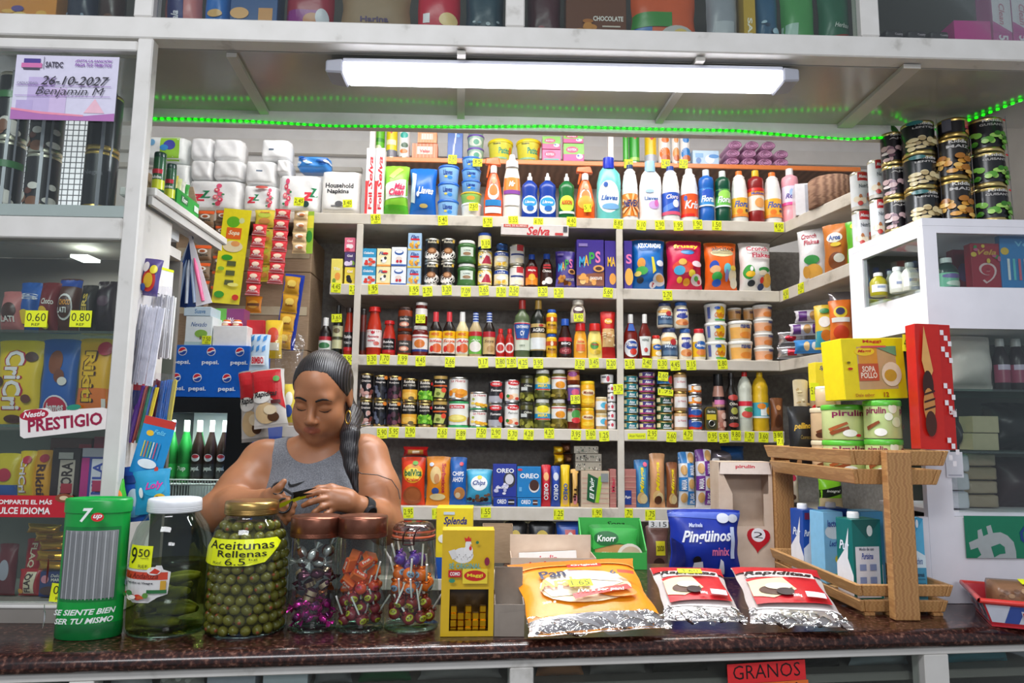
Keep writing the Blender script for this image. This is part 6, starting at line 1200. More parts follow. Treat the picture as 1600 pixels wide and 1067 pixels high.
# printed card and grey toy chain on the panel
mb=MB(); W,H=.085,.16; S=lambda u,v,o: (u*W,-.001-o,v*H); mb.box(-W/2,-.0008,0,W/2,.0008,H,M('e8e6e2','p'))
mb.deco(S,[Rr(-.5,.96,.5,1,'dff02a'),T('BEATS',.1,.5,.7,.12,'5a5a5c','t'),T('BEON',.14,.34,.6,.12,'5a5a5c','t'),T('4 Gum',.14,.16,.6,.12,'5a5a5c','ti')])
p=at(238,470,YF+.17); o=mb.build('paper_notice',loc=(XP1-.0205,p.y,p.z-.07),rot=(0,0,PI/2-.35)); tag(o,'white paper notice with grey letters on the side panel','notice')
flat(206,222,430,492,1.745,'grey chain toy in a clear bag on the side panel','toy_bag','toy','8a8580',blobs(55,['e8e4e0','4a4846','c8c0b8'],-.4,.1,.4,.9,22,.12,.04))

# ---------------------------------------------------------------- goods in the left glass case
YK=YF+.10
def ck(kind,x0,x1,yt,z,d,Y=YK,**k): return it(kind,9,x0,x1,yt,d,z=z+.0006,Y=Y,dy=0,reg=False,**k)
zc0=SL[0]
CD=lambda k: blobs(k,['6a3828','e8e0d8','8a5a40'],-.3,.1,.4,.4,7,.13,.08)+[Rr(.1,.0,.16,1,'c8c8d0'),Rr(.26,.0,.3,1,'8a8a94')]
ck('can',-22,24,104,zc0,'tall black can with green band at the case edge',body='1c1c1e',dec=CD(61)+[Rr(-.5,.6,.5,.7,'3a7a40')],n=2,Y=YK+.02)
ck('can',30,80,150,zc0,'black can picturing coconut below the taped permit',body='262124',dec=CD(62),n=2)
ck('can',122,172,140,zc0,'plain black can beside the post',body='1a1a1e',rim='c8a860',dec=[T('Negra',.0,.6,.4,.1,'5a5a60'),Rr(.1,0,.17,1,'7a7a84'),Rr(.3,0,.34,1,'5a5a64')],n=2)
for j,(x0,x1,yt,b,d,dc) in enumerate(((-8,30,452,'c87a78','pink chocolate snack bag at the case edge',[E(0,.5,.34,.2,'4a2a20'),T('LATI',0,.3,.6,.14,'f0e8e0')]),(20,55,438,'1c58a8','blue tilted snack bag with yellow lettering',[T('CHOCO',.1,.7,.7,.12,'e8ecf4','b',-1.3),E(0,.3,.3,.14,'f0d030')]),(53,84,438,'7a2428','maroon snack bag between two blue-topped ones',[T('Choco',.1,.6,.6,.12,'e8e0d8','b'),E(-.1,.34,.3,.16,'e8b830'),E(.0,.14,.2,.08,'f0e040')]),(82,118,432,'5a3020','brown snack bag with blue top and ringed lettering',[Rr(-.5,.84,.5,.98,'2a50a8'),E(0,.46,.36,.24,'e8e4e0'),E(0,.46,.32,.2,'4a2418'),T('CHOCO',.05,.54,.5,.1,'f0a030'),T('LATI',-.05,.4,.44,.1,'f0f0ec')]),(117,143,442,'2a2624','black and gold candy bag behind the second price note',[T('HERS',0,.5,.3,.6,'d8b848','b',1.57)]),(142,176,436,'2a1c24','dark purple candy bag beside the post',[E(0,.6,.3,.1,'4a3040')]))):
    ck('bag',x0,x1,yt,SL[1],d,body=b,dec=dc,D=.05,Y=YK-.02+.012*(j % 2))
zr2=SL[2]
YK=YF+.075
BRR=lambda s,c,o_: [T(s,-.05,.52,.5,.72,o_,'b',-1.57),T(s,-.05,.52,.42,.7,c,'b',-1.57)]
ck('bag',-14,60,530,zr2,'yellow chocolate bar with red and white vertical lettering',body='ecc81c',D=.035,dec=BRR('CriCri','f4ecec','c01838')+[E(.3,.8,.14,.06,'4a2418'),E(-.36,.5,.1,.06,'4a2418'),E(.28,.3,.1,.05,'6a3420'),E(0,.06,.2,.05,'5a2c1c')],name='chocolate_bar',cat='chocolate')
ck('bag',56,116,528,zr2,'blue chocolate bar with a picture of coated wafer',body='1a5cae',D=.035,dec=[E(-.05,.72,.2,.14,'8a4a28'),E(.1,.56,.14,.08,'7a3e22'),E(.2,.5,.12,.05,'e8e0d8'),E(.05,.2,.34,.14,'e8e8f0'),E(.05,.2,.31,.12,'c81c40'),T('hames',.05,.2,.5,.1,'f8f0f0','bi',.1),Rr(-.5,.04,.5,.08,'f0d030')],name='chocolate_bar',cat='chocolate')
ck('bag',114,170,527,zr2,'yellow and orange chocolate bar with dark vertical lettering',body='f0b41c',D=.035,dec=[Rr(-.5,.04,.5,.42,'ee7a24'),T('Rikiti',-.08,.55,.42,.6,'4a1c10','b',-1.57),T('Rikiti',-.08,.55,.32,.58,'f4c020','b',-1.57),E(.3,.88,.2,.08,'c81c40'),E(-.3,.14,.18,.08,'d89a50'),Rr(.36,.05,.46,.3,'f0e8e0')],name='chocolate_bar',cat='chocolate')
zr3=SL[3]
YK=YF+.10
for x0,x1,yt,b,d,dc in ((-14,25,708,'d8c020','yellow and blue chocolate packet at the case edge',[Rr(-.5,0,.5,.34,'2a58a8'),E(0,.55,.3,.14,'c02040')]),(23,50,704,'e8c41c','small yellow bar with red and white vertical lettering',BRR('CriCri','f4ecec','c01838')+[E(.1,.82,.26,.08,'c81c40')]),(48,77,703,'f0a820','small orange bar with dark vertical lettering',[T('Rikiti',0,.42,.5,.6,'4a1c10','b',-1.57),E(.1,.84,.26,.08,'c81c40'),Rr(-.5,0,.5,.1,'ee7a24')])):
    ck('bag',x0,x1,yt,zr3,d,body=b,dec=dc,D=.03,name='chocolate_bar',cat='chocolate')
ck('box',79,123,700,zr3,'dark brown chocolate tablet with cream lettering',body='2c1a18',D=.02,dec=[Rr(-.2,.1,.34,.78,'c8b8a8'),T('MORA',.07,.44,.4,.6,'2c1a18','b',1.57),Rr(-.1,.16,.3,.34,'b8283a'),Rr(-.26,.8,.26,.92,'d0c8c0')],name='chocolate_tablet',cat='chocolate')
ck('box',126,167,700,zr3,'white, blue and magenta chocolate tablet',body='3a48a0',D=.02,dec=[Rr(-.5,.84,.5,1,'c8c4d0'),Rr(-.5,0,-.2,.82,'c82888'),Rr(-.1,.06,.4,.8,'e8e4f0'),T('MILA',.15,.44,.4,.6,'3a50b0','b',1.57),Rr(-.02,.2,.34,.4,'c83060')],name='chocolate_tablet',cat='chocolate')
ck('box',75,140,684,zr3,'brown and red chocolate bar lying behind the tablets',Y=YK+.07,body='6a3420',D=.03,dec=[Rr(.2,.1,.5,.9,'b82838'),E(-.2,.6,.14,.2,'2a3a80'),E(.1,.6,.2,.2,'c89060')],name='chocolate_bar',cat='chocolate')
ck('box',143,168,682,zr3,'rainbow striped candy packet behind the white tablet',Y=YK+.07,body='b83a50',D=.03,dec=[Rr(-.4,.6,.4,.7,'e8d040'),Rr(-.4,.5,.4,.58,'3a9a50'),Rr(-.4,.36,.4,.46,'3a58b0')],name='candy_packet',cat='sweets')
zr4=at(90,948,YK).z
zr4=max(zr4,zl_(951)+.001)
ck('bag',-10,20,850,zr4,'dark red snack packet at the lower case edge',body='6a1c24',D=.03,dec=[E(0,.5,.3,.2,'a8a8b4')])
ck('bag',24,58,890,zr4,'red wafer packet with cream lettering, standing lower',body='b81c24',D=.03,dec=[('P',[(-.2,.1),(.3,.1),(.36,.9),(-.1,.9)],'e8d8b8'),T('FLAQ',.06,.5,.36,.7,'3a1c14','b',1.57),E(-.3,.2,.14,.1,'e8a030')],name='wafer_packet',cat='wafer')
ck('bag',33,60,842,zr4,'red wafer packet with cream lettering, tilted behind',body='b01c24',Y=YK+.03,D=.03,dec=[T('FLAQ',.04,.7,.4,.44,'e8d8b8','b',-1.4)],name='wafer_packet',cat='wafer')
ck('box',61,104,893,zr4,'navy cookie box under the golden wrapped bars',body='24386e',D=.05,dec=[T('Delicias',.14,.84,.5,.12,'e8e4d8','i'),T('MARIA',.14,.68,.44,.12,'f0ece0'),E(-.3,.7,.14,.16,'d88a9a'),E(-.1,.25,.36,.18,'4a2a22')],name='cookie_box',cat='cookies')
GM=M('c8962a','s')
for j,(x,y) in enumerate(((84,884),(82,868),(86,851),(80,837),(68,825))):
    o=make('bag',.075,.022,'wrapped_bar',T=.02,body='c8962a',mk='s',seam=.05,dec=[Rr(-.1,.3,.1,.7,'8a5a18')] if j % 2 else []); p=at(x,y+8,YK+.015); o.location=p; o.rotation_euler=(0,random.uniform(-.1,.1),random.uniform(-.2,.2)); tag(o,f'golden foil wrapped bar, {NUM[j + 1]} up in the pile on the navy box','chocolate')
# signs stuck on the glass
def sign(x0,x1,y0,y1,d,name,body,dec,rot=0.0,Y=None,th=.001,mk='p',outline=None):
    Y=(Y or YF+.02)-th-.0008; W=(x1-x0)*Y/FPX*1.03; p=at((x0+x1)/2,(y0+y1)/2,Y); H=at((x0+x1)/2,y0,Y).z-at((x0+x1)/2,y1,Y).z
    mb=MB(); S=lambda u,v,o: (u*W,-o,(v-.5)*H)
    if outline:
        n=len(outline); P_=[((a)*W,(b-.5)*H) for a,b in outline]
        mb.add([(a,0,b) for a,b in P_]+[(a,th,b) for a,b in P_],[(i,n+i,n+(i+1) % n,(i+1) % n) for i in range(n)],M(body,mk))
        tri=tessellate_polygon([[Vector((a,b,0)) for a,b in P_]]); mb.add([(a,0,b) for a,b in P_],[tuple(t) for t in tri],M(body,mk)); mb.add([(a,th,b) for a,b in P_],[tuple(t)[::-1] for t in tri],M(body,mk))
    else: mb.box(-W/2,0,-H/2,W/2,th,H/2,M(body,mk))
    mb.deco(S,dec,.0003,kind=mk); o=mb.build(name,loc=p,rot=(0,rot,0)); tag(o,d,'sign'); return o
sign(22,182,87,188,'lilac tax permit with a handwritten date taped to the glass','permit_notice','d4d0e4',[Rr(-.36,.12,-.1,.66,'c0b0d8'),Rr(-.46,.12,-.3,.3,'b8a8d4'),Rr(-.14,.1,.02,.5,'ccb8dc'),('P',[(.2,.12),(.3,.34),(.4,.12)],'e8b8c8'),('P',[(-.5,.0),(.5,.0),(.5,.12),(.2,.07),(-.2,.1),(-.5,.16)],'b070b0'),('P',[(-.5,.15),(-.2,.09),(.2,.06),(.2,.085),(-.2,.125),(-.5,.18)],'e890a8'),Rr(-.42,.86,-.26,.94,'4a3a8a'),Rr(-.44,.8,-.24,.87,'d070a8'),Rr(-.42,.77,-.26,.8,'4a4458'),Rr(-.225,.78,-.22,.97,'4a4458'),T('SATDC',-.12,.85,.17,.09,'3a3448','b'),T('¡EVITA LA SANCIÓN',.26,.92,.36,.05,'8a50a8','bi'),T('PAGA TUS TRIBUTOS',.26,.855,.36,.05,'8a50a8','bi'),Rr(-.47,.52,.45,.527,'9a70b8'),Rr(-.47,.36,.45,.367,'9a70b8'),T('CADUCIDAD',-.36,.555,.2,.035,'8a80a0'),T('26-10-2027',.1,.6,.66,.14,'26222e','i'),T('Benjamin M',.06,.42,.66,.16,'26222e','ti')],0.0)
sign(40,73,485,511,'yellow price note reading 0.60 on the snack shelf','price_note',YEL,[T('0.60',0,.6,.86,.5,'1a1a12','t'),T('REF',0,.16,.36,.15,'1a1a12','t')])['category']='price tag'
sign(110,142,485,511,'yellow price note reading 0.80 beside the black candy bag','price_note',YEL,[T('0.80',0,.6,.86,.5,'1a1a12','t'),T('REF',0,.16,.36,.15,'1a1a12','t')])['category']='price tag'
sign(80,105,912,941,'yellow price note reading 0.6 before the navy cookie box','price_note',YEL,[T('0.6',.05,.65,.8,.45,'1a1a12','t'),T('REF',.1,.2,.5,.18,'1a1a12','t')],.1)['category']='price tag'
sign(36,168,634,678,'white plaque with maroon lettering stuck across the glass','brand_plaque','f0e8e4',[E(-.34,.8,.16,.2,'b01c38'),T('Nestle',-.34,.82,.24,.2,'f8f0f0','bi'),T('PRESTIGIO',.0,.42,.82,.46,'9a1640','b'),E(.1,.92,.08,.1,'2a8a70')],-.12,mk='g',th=.003,outline=[(-.5,.1),(-.46,0),(.44,.02),(.5,.2),(.49,.7),(.42,.8),(.16,.84),(.1,.98),(.04,.84),(-.14,.84),(-.2,1),(-.44,1),(-.5,.8)])
sign(-20,107,774,808,'red sign with white capital lettering across the case','slogan_sign','c01c2c',[T('COMPARTE EL MÁS',-.06,.72,.66,.26,'f8f0ec','b'),T('DULCE IDIOMA',-.07,.3,.66,.32,'f8f0ec','b'),E(.4,.9,.1,.2,'8a4a2c'),E(.4,.9,.05,.1,'e0c8a0')],0.0,mk='g',th=.002,Y=YF-.001+.02)
# ---------------------------------------------------------------- right: cans on the cabinet, medicines, lower bay
ZT=zt_+.0185
def based(kind,x0,x1,yt,ybase,z,d,n=1,**k):
    Y=onz((x0+x1)/2,ybase,z).y; return it(kind,9,x0,x1,yt,d,z=z,Y=Y,dy=0,n=n,reg=False,**k)
CW_=[Rr(-.2,.74,.24,.96,'c8282c'),T('Maseca',.02,.85,.36,.09,'f4ecec','bi'),T('NutriTe',.06,.6,.44,.1,'6a7078'),Rr(-.5,.0,.5,.08,'d8d0c4')]+blobs(71,['d89a58','c0743a','f0e0c4','c83a30'],-.34,.12,.34,.4,12,.1,.08)
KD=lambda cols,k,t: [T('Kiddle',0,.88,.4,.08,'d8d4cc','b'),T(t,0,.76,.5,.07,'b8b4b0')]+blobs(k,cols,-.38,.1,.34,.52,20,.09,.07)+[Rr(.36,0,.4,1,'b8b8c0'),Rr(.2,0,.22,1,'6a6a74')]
based('can',1338,1364,266,388,ZT,'white can with red badge picturing nuts, first stack from the side shelf',n=2,body='e8eaec',dec=CW_)
based('can',1366,1391,247,371,ZT,'white can with red badge picturing nuts, stack next to the black cans',n=2,body='e8eaec',dec=CW_)
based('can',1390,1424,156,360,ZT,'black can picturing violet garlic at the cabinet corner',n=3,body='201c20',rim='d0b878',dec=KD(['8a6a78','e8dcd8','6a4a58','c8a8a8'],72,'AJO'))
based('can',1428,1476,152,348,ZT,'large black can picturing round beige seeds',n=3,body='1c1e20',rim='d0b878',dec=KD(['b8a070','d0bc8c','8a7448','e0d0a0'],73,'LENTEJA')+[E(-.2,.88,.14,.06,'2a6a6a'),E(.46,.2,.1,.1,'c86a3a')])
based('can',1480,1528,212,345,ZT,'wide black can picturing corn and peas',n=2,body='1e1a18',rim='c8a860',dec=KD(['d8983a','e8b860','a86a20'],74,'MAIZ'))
p0_=onz(1504,345,ZT)
it('can',9,1480,1524,171,'low black can with red badge on the wide corn cans',z=at(1504,211.4,p0_.y).z,Y=p0_.y,dy=0,reg=False,body='1e1a1c',rim='c8a860',dec=[Rr(.1,.4,.4,.8,'c83a58'),E(.3,.25,.2,.14,'e8965a'),Rr(-.4,.3,-.2,.9,'5a5a64')])
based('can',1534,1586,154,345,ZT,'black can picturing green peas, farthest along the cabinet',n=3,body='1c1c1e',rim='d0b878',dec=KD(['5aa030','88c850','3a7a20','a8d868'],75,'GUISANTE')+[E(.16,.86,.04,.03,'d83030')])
# dark leafy sprig and fan behind the cans
mb=MB()
for a,L in ((.3,.07),(1.2,.075),(-.5,.06),(2.3,.06)):
    mb.grid(lambda u,v: (math.cos(a)*L*v-math.sin(a)*.011*math.sin(PI*v)*(u-.5)*2,(u-.5) ** 2*.01,math.sin(a)*L*v+math.cos(a)*.011*math.sin(PI*v)*(u-.5)*2),2,6,M('2a5a2c'))
mb.tube([(0,0,0),(.01,.0,-.05),(.03,0,-.17)],.003,M('2a4a28'),6)
p=at(1392,192,2.075); o=mb.build('leafy_sprig',loc=p,rot=(0,PI,0)); o.rotation_euler=(0,-2.9,0); tag(o,'small dark green leafy sprig peeping out behind the black cans','plant')
def inn(kind,x0,x1,yt,Y,d,z=ZIN,**k): return it(kind,9,x0,x1,yt,d,z=z+.0006,Y=Y-.14,dy=0,reg=False,**k)
for j,(x0,x1,yt,b,Y,c,nm) in enumerate(((1367,1392,424,'a8a020',2.17,'e8e8e4','amber yellow medicine bottle in the cabinet side window'),(1388,1402,422,'c0c4b0',2.2,'dce4e4','narrow clear medicine bottle between amber and white ones'),(1397,1420,415,'d8dcd4',2.12,'e4ecec','white labelled medicine bottle in the middle of the side window'),(1417,1441,408,'d4d4c8',2.09,'e8ecec','white labelled medicine bottle near the cabinet corner'))):
    inn('bottle',x0,x1,yt,Y,nm,style='syrup',body=b,cap=c,name='medicine_bottle',dec=[Rr(-.44,.14,.3,.46,'e4e4e0'),Rr(-.2,.3,.1,.4,'8a98b8')])
inn('bottle',1473,1506,400,2.08,'dark green medicine bottle with white cap in the front window',style='syrup',body='1c3a34',cap='dce4e0',name='medicine_bottle',dec=[Rr(-.44,.1,.44,.52,'78c0a0'),E(.0,.42,.3,.07,'7a68a8'),E(.1,.2,.3,.08,'d8e8d8')])
inn('bottle',1458,1474,398,2.1,'clear bottle with green tube label at the front window edge',style='syrup',body='3a5a4c',cap='e0e8e4',name='medicine_bottle',dec=[Rr(0,.05,.4,.6,'a8d890')])
inn('box',1518,1568,380,2.06,'red birthday candle box with a large white nine',body='a81c34',D=.03,name='candle_box',cat='candles',dec=[T('9',0,.34,.56,.46,'e8c8c8','b'),T('9',0,.34,.42,.38,'b8283c','b'),T('Vela',0,.8,.6,.12,'d8a040','bi')]+blobs(76,['3a8a4a','e0c040','c85a80'],-.44,.6,.44,.95,8,.08,.05))
inn('box',1564,1630,368,2.055,'bright blue card of party candles at the picture edge',body='2a84c8',D=.02,name='candle_box',cat='candles',dec=[T('Vela',.1,.84,.5,.1,'7ac4ec'),E(-.4,.7,.1,.07,'e8c040')]+[Rr(-.36+k*.13,.16,-.3+k*.13,.56,c) for k,c in enumerate(('e8eef0','60c8d0','d8607a','e8d8c0','8ad0e0','c878b8'))])
inn('box',1490,1522,390,2.16,'dim red and violet box behind the dark green bottle',body='8a2438',D=.03,dec=[E(0,.5,.3,.2,'6a4a80')])
L0,L1,L2=LBZ
inn('bag',1490,1566,522,2.1,'clear plastic bag filled with white sugar on the glass shelf',L0,body='e0d8d0',D=.09,name='sugar_bag',cat='sugar',seam=.06)
for x0,x1,nm in ((1561,1584,'nearer the sugar bag'),(1586,1612,'farther from the sugar bag')):
    inn('bottle',x0,x1,528,2.12,'dark syrup bottle with white cap, '+nm,L0,style='syrup',body='2a1c24',cap='d8d8d8',name='medicine_bottle',dec=[Rr(-.5,.16,.5,.5,'a84a68'),Rr(-.3,.4,.3,.5,'d8c8e0')])
for j,(y0,z) in enumerate(((677,L1),(650,None))):
    z_=z if z else at(1540,676.5,1.97).z
    inn('box',1520,1561,y0,2.11,('lower cream soap block on the glass shelf','upper cream soap block on the glass shelf')[j],z_,body='c8bc98',D=.06,name='soap_block',cat='soap')
inn('bag',1558,1640,628,2.12,'black plastic wrapped bundle beside the soap blocks',L1,body='16161a',D=.12,name='wrapped_bundle',cat='bundle')
inn('bag',1494,1520,652,2.15,'dark wrapped pack squeezed before the soap blocks',L1,body='24222a',D=.08,name='wrapped_bundle',cat='bundle')
for j,y in enumerate((781,762,741,722)):
    o=make('puff',.10,.038,'flour_bag',D=.07,body=('a8947c','b09c84','a89478','b4a088')[j],mk='f'); p=at(1541-j*1.5,y+19,1.98); o.location=(p.x,p.y+.04,L2+.001+j*.0385); o.rotation_euler=(0,0,(-.1,.12,-.05,.1)[j]); tag(o,f'beige bagged flour pack, {LEVEL[4][j]} of four in the lower bay','flour')
for j,y in enumerate((775,745,722)):
    o=make('puff',.075,.05,'flour_bag',D=.06,body='dcdce4',mk='f'); p=at(1502,y+25,1.93); o.location=(p.x,p.y+.04,L2+.001+j*.0505); tag(o,f'white bagged flour pack, {LEVEL[3][j]} of three in the lower bay','flour')
inn('bag',1566,1640,715,2.13,'dark red brown wrapped goods in the lower bay corner',L2,body='3a2028',D=.1,name='wrapped_bundle',cat='bundle')
# green sign with a coin symbol; plain card above
def plate(x0,x1,y0,y1,Y,d,name,body,dec,cat='sign',th=.002,rz=0.0,mk='g'):
    W=(x1-x0)*Y/FPX; p=at((x0+x1)/2,(y0+y1)/2,Y); H=at(x0,y0,Y).z-at(x0,y1,Y).z
    mb=MB(); mb.box(-W/2,0,-H/2,W/2,th,H/2,M(body,mk)); mb.deco(lambda u,v,o: (u*W,-o,(v-.5)*H),dec,.0004,kind=mk); o=mb.build(name,loc=p,rot=(0,rz,0)); tag(o,d,cat); return o
q=lambda a,b: (-.5+a/400,1-b/260)
BIT=[('P',[q(18,165),q(75,140),q(75,90),q(100,80),q(108,125),q(138,112),q(130,65),q(158,55),q(168,105),q(215,100),q(255,120),q(290,160),q(300,215),q(300,260),q(60,260),q(88,240),q(70,195),q(26,210)],'a8b0b0'),('P',[q(150,190),q(205,170),q(232,190),q(235,230),q(200,235),q(165,255)],'1c7a5c'),('P',[q(360,60),q(330,100),q(335,150),q(360,170),q(352,185),q(390,178),q(380,150),q(372,160),q(350,140),q(348,100),q(375,70)],'1c3c80')]
plate(1508,1612,806,872,YC-.004,'green sign with a tilted silver coin symbol beside the bread tray','payment_sign','147a58',BIT)
plate(1478,1505,706,746,YC-.004,'small white paper card on the white cabinet post','paper_card','e4e4ea',[Rr(-.4,.06,.4,.12,'b8b8c4')],th=.001)

# ---------------------------------------------------------------- wooden two-tier stand
XA,XB,YA,YBk=at(1334,720,1.76).x,at(1462,720,1.76).x,1.76,2.27
ws=thing('wooden_stand','pale wooden two tier crate stand on the counter','stand',((XA+XB)/2,YA,ZC))
zA0,zA1=at(1400,757,YA).z,at(1400,703,YA).z
def crate(z0,z1,fl,nm):
    mb=MB(); hh=(z1-z0-.01)/2; t=.012
    for k in range(2):
        a,b=z0+k*(hh+.01),z0+k*(hh+.01)+hh; e0,e1=fl*(a-z0)/(z1-z0),fl*(b-z0)/(z1-z0)
        for sx in (-1,1):
            X=XA if sx < 0 else XB
            o=MB().hexa([(X+sx*e0,YA-e0,a),(X+sx*e0-sx*t,YA-e0,a),(X+sx*e0-sx*t,YBk+e0,a),(X+sx*e0,YBk+e0,a),(X+sx*e1,YA-e1,b),(X+sx*e1-sx*t,YA-e1,b),(X+sx*e1-sx*t,YBk+e1,b),(X+sx*e1,YBk+e1,b)][:] if sx > 0 else
                     [(X-e0+t,YA-e0,a),(X-e0,YA-e0,a),(X-e0,YBk+e0,a),(X-e0+t,YBk+e0,a),(X-e1+t,YA-e1,b),(X-e1,YA-e1,b),(X-e1,YBk+e1,b),(X-e1+t,YBk+e1,b)],WOODX,.002)
            loc(o,'side_rail',ws)
        for Y,s in ((YA,-1),(YBk,1)):
            o=MB().hexa([(XA-e0+t+.001,Y+s*e0,a),(XB+e0-t-.001,Y+s*e0,a),(XB+e0-t-.001,Y+s*(e0-t),a),(XA-e0+t+.001,Y+s*(e0-t),a),(XA-e1+t+.001,Y+s*e1,b),(XB+e1-t-.001,Y+s*e1,b),(XB+e1-t-.001,Y+s*(e1-t),b),(XA-e1+t+.001,Y+s*(e1-t),b)],WOODX,.002)
            loc(o,'end_board',ws)
    for k in range(7):
        y=YA+.02+k*(YBk-YA-.04)/6
        loc(MB().box(XA+t+.001,y-.02,z0+.001,XB-t-.001,y+.02,z0+.009,WOODX),'floor_slat',ws)
crate(zA0,zA1,.022,'upper'); crate(ZC+.008,ZC+.075,.016,'lower')
for k in range(4):
    x=XA+.02+k*(XB-XA-.04)/3; loc(MB().box(x-.012,YA-.004,ZC+.0005,x+.012,YA+.02,ZC+.0075,WOOD),'foot',ws)
for x,y in ((at(1411,840,YA-.05).x,YA-.052),(XA+.045,YBk+.03)):
    loc(MB().hexa([(x-.031,y,ZC+.0006),(x+.031,y,ZC+.0006),(x+.031,y+.026,ZC+.0006),(x-.031,y+.026,ZC+.0006),(x-.031,y,zA1-.003),(x+.031,y,zA1-.003),(x+.031,y+.026,zA1-.003),(x-.031,y+.026,zA1-.003)],WOOD,.002),'post',ws)
ZU=zA0+.0095
def cr(kind,x0,x1,y0,Y,d,z=None,**k): return it(kind,9,x0,x1,y0,d,z=(z or ZU)+.0006,Y=Y,dy=0,reg=False,**k)
PI_=[T('pirulin',-.08,.72,.5,.22,'8a1c50','b'),Rr(.2,.1,.38,.66,'d8e0b0'),Rr(.24,.12,.34,.22,'3a3a40'),('P',[(-.4,.3),(-.12,.5),(-.1,.44),(-.36,.22)],'a8582a'),('P',[(-.38,.2),(-.1,.38),(-.08,.3),(-.34,.12)],'8a4420'),E(-.08,.18,.1,.1,'f0f0e8'),E(.04,.12,.04,.04,'c82838')]
PJ=[T('pirulin',-.28,.7,.36,.22,'8a1c50','b'),T('pirulin',.36,.7,.36,.22,'8a1c50','b'),E(.02,.78,.08,.14,'e4ecd0'),E(.08,.42,.09,.13,'d8e8b8'),E(-.06,.56,.07,.1,'e8f0d8'),('P',[(-.44,.3),(-.22,.46),(-.2,.4),(-.42,.2)],'8a4a28'),E(-.2,.16,.1,.1,'f0f0e8'),E(.3,.3,.05,.06,'c82838')]
cr('tub',1303,1370,631,1.915,'pale green wafer tin with lime lid at the front of the crate',n=2,body='ccd894',lid='5ab83a',taper=.99,name='wafer_tin',cat='tin',dec=PI_)
cr('tub',1368,1424,624,1.835,'pale green wafer tin with lime lid near the red box',n=2,body='c4d890',lid='5ab83a',taper=.99,name='wafer_tin',cat='tin',dec=PJ)
cr('tub',1282,1338,636,2.045,'beige wafer tin behind the green ones',n=2,body='d8b890',lid='d8c8a8',taper=.99,name='wafer_tin',cat='tin',dec=[T('pirulin',-.02,.72,.5,.22,'8a1c50','b'),('P',[(-.4,.25),(0,.5),(.04,.42),(-.34,.15)],'6a3a1c'),E(-.3,.14,.1,.08,'4a2814'),E(-.1,.12,.08,.07,'5a3018')])
mgz=max(at(1337,631,1.915).z,at(1407,624,1.825).z)
mg=cr('box',1312,1418,528,1.86,'large yellow soup cube box with a window, leaning on the green tins',z=mgz+.001,body='ecd81c',D=.09,name='soup_box',side='e8d018',dec=[Rr(-.26,.16,.36,.86,'c8a878'),T('Maggi',0,.94,.3,.06,'c8382a','b'),Rr(-.24,.5,.06,.84,'d8983a'),E(-.14,.78,.16,.07,'f0d030'),T('Maggi',-.14,.78,.22,.06,'c8281e','bi'),Rr(-.26,.3,.06,.58,'c05a3a'),T('SOPA\nPOLLO',-.1,.44,.26,.2,'f0e0c8','b'),E(.26,.4,.16,.2,'e8d8b8'),E(.24,.38,.1,.1,'c8a03a'),('P',[(.0,.86),(.36,.86),(.36,.7)],'6a9a78'),Rr(-.2,.84,.2,.87,'d85a60'),T('12',.14,.07,.08,.08,'a85a20'),T('Dale sabor',-.2,.07,.3,.05,'b87a20'),E(-.4,.5,.04,.02,'c83028'),E(-.42,.6,.03,.02,'7a6a10')])
mg.rotation_euler=(0,-.045,.12)
rb=cr('box',1432,1490,506,1.775,'tall red cone box with white checks and a chocolate wafer picture',z=zA1+.0005,body='c0201c',D=.04,name='cone_box',dec=[('P',[(-.5,.0),(-.5,.95),(-.44,1),(.18,1),(.18,0)],'c8241c')]+[Rr(.2+.1*(k % 3),.96-.045*(k+1)-(k // 6)*.16,.3+.1*(k % 3),1-.045*(k+1)-(k // 6)*.16,'f0e8ea') for k in range(17)]+[('P',[(-.3,.98),(-.1,.62),(-.26,.5),(-.4,.7)],'e0a860'),E(-.26,.5,.15,.12,'3a1c14'),E(-.26,.34,.16,.14,'c88848'),E(-.24,.2,.15,.1,'4a2418')]+[('P',[(-.4,v),(-.1,v+.03),(-.1,v+.045),(-.4,v+.015)],'3a1c14') for v in (.3,.36,.42)]+[T('Carini',.36,.3,.2,.05,'f0e0e0','bi')])
rb.rotation_euler=(-.02,.02,.04)
plate(1410,1430,523,549,1.822,'yellow price note reading 4.55 stuck on the large soup cube box','price_note',YEL,[T('4.55',0,.5,.8,.56,'2a2a14','t')],'price tag',.0008,.05,'p')
cr('jar',1282,1312,603,2.07,'cream jar with white lid behind the soup cube box',z=at(1310,636,2.045).z+.002,shape='straight',body='d8b890',lid='f0f0ec')
cr('box',1274,1316,566,2.19,'yellow sweetener box standing behind the large soup cube box',z=at(1290,606,2.19).z,body='ecd42c',D=.05,name='sweetener_box',dec=[T('Splenda',-.04,.76,.6,.2,'3a3a80','bi'),E(0,.36,.2,.14,'f4f0e8'),E(0,.38,.12,.08,'d87a4a')])
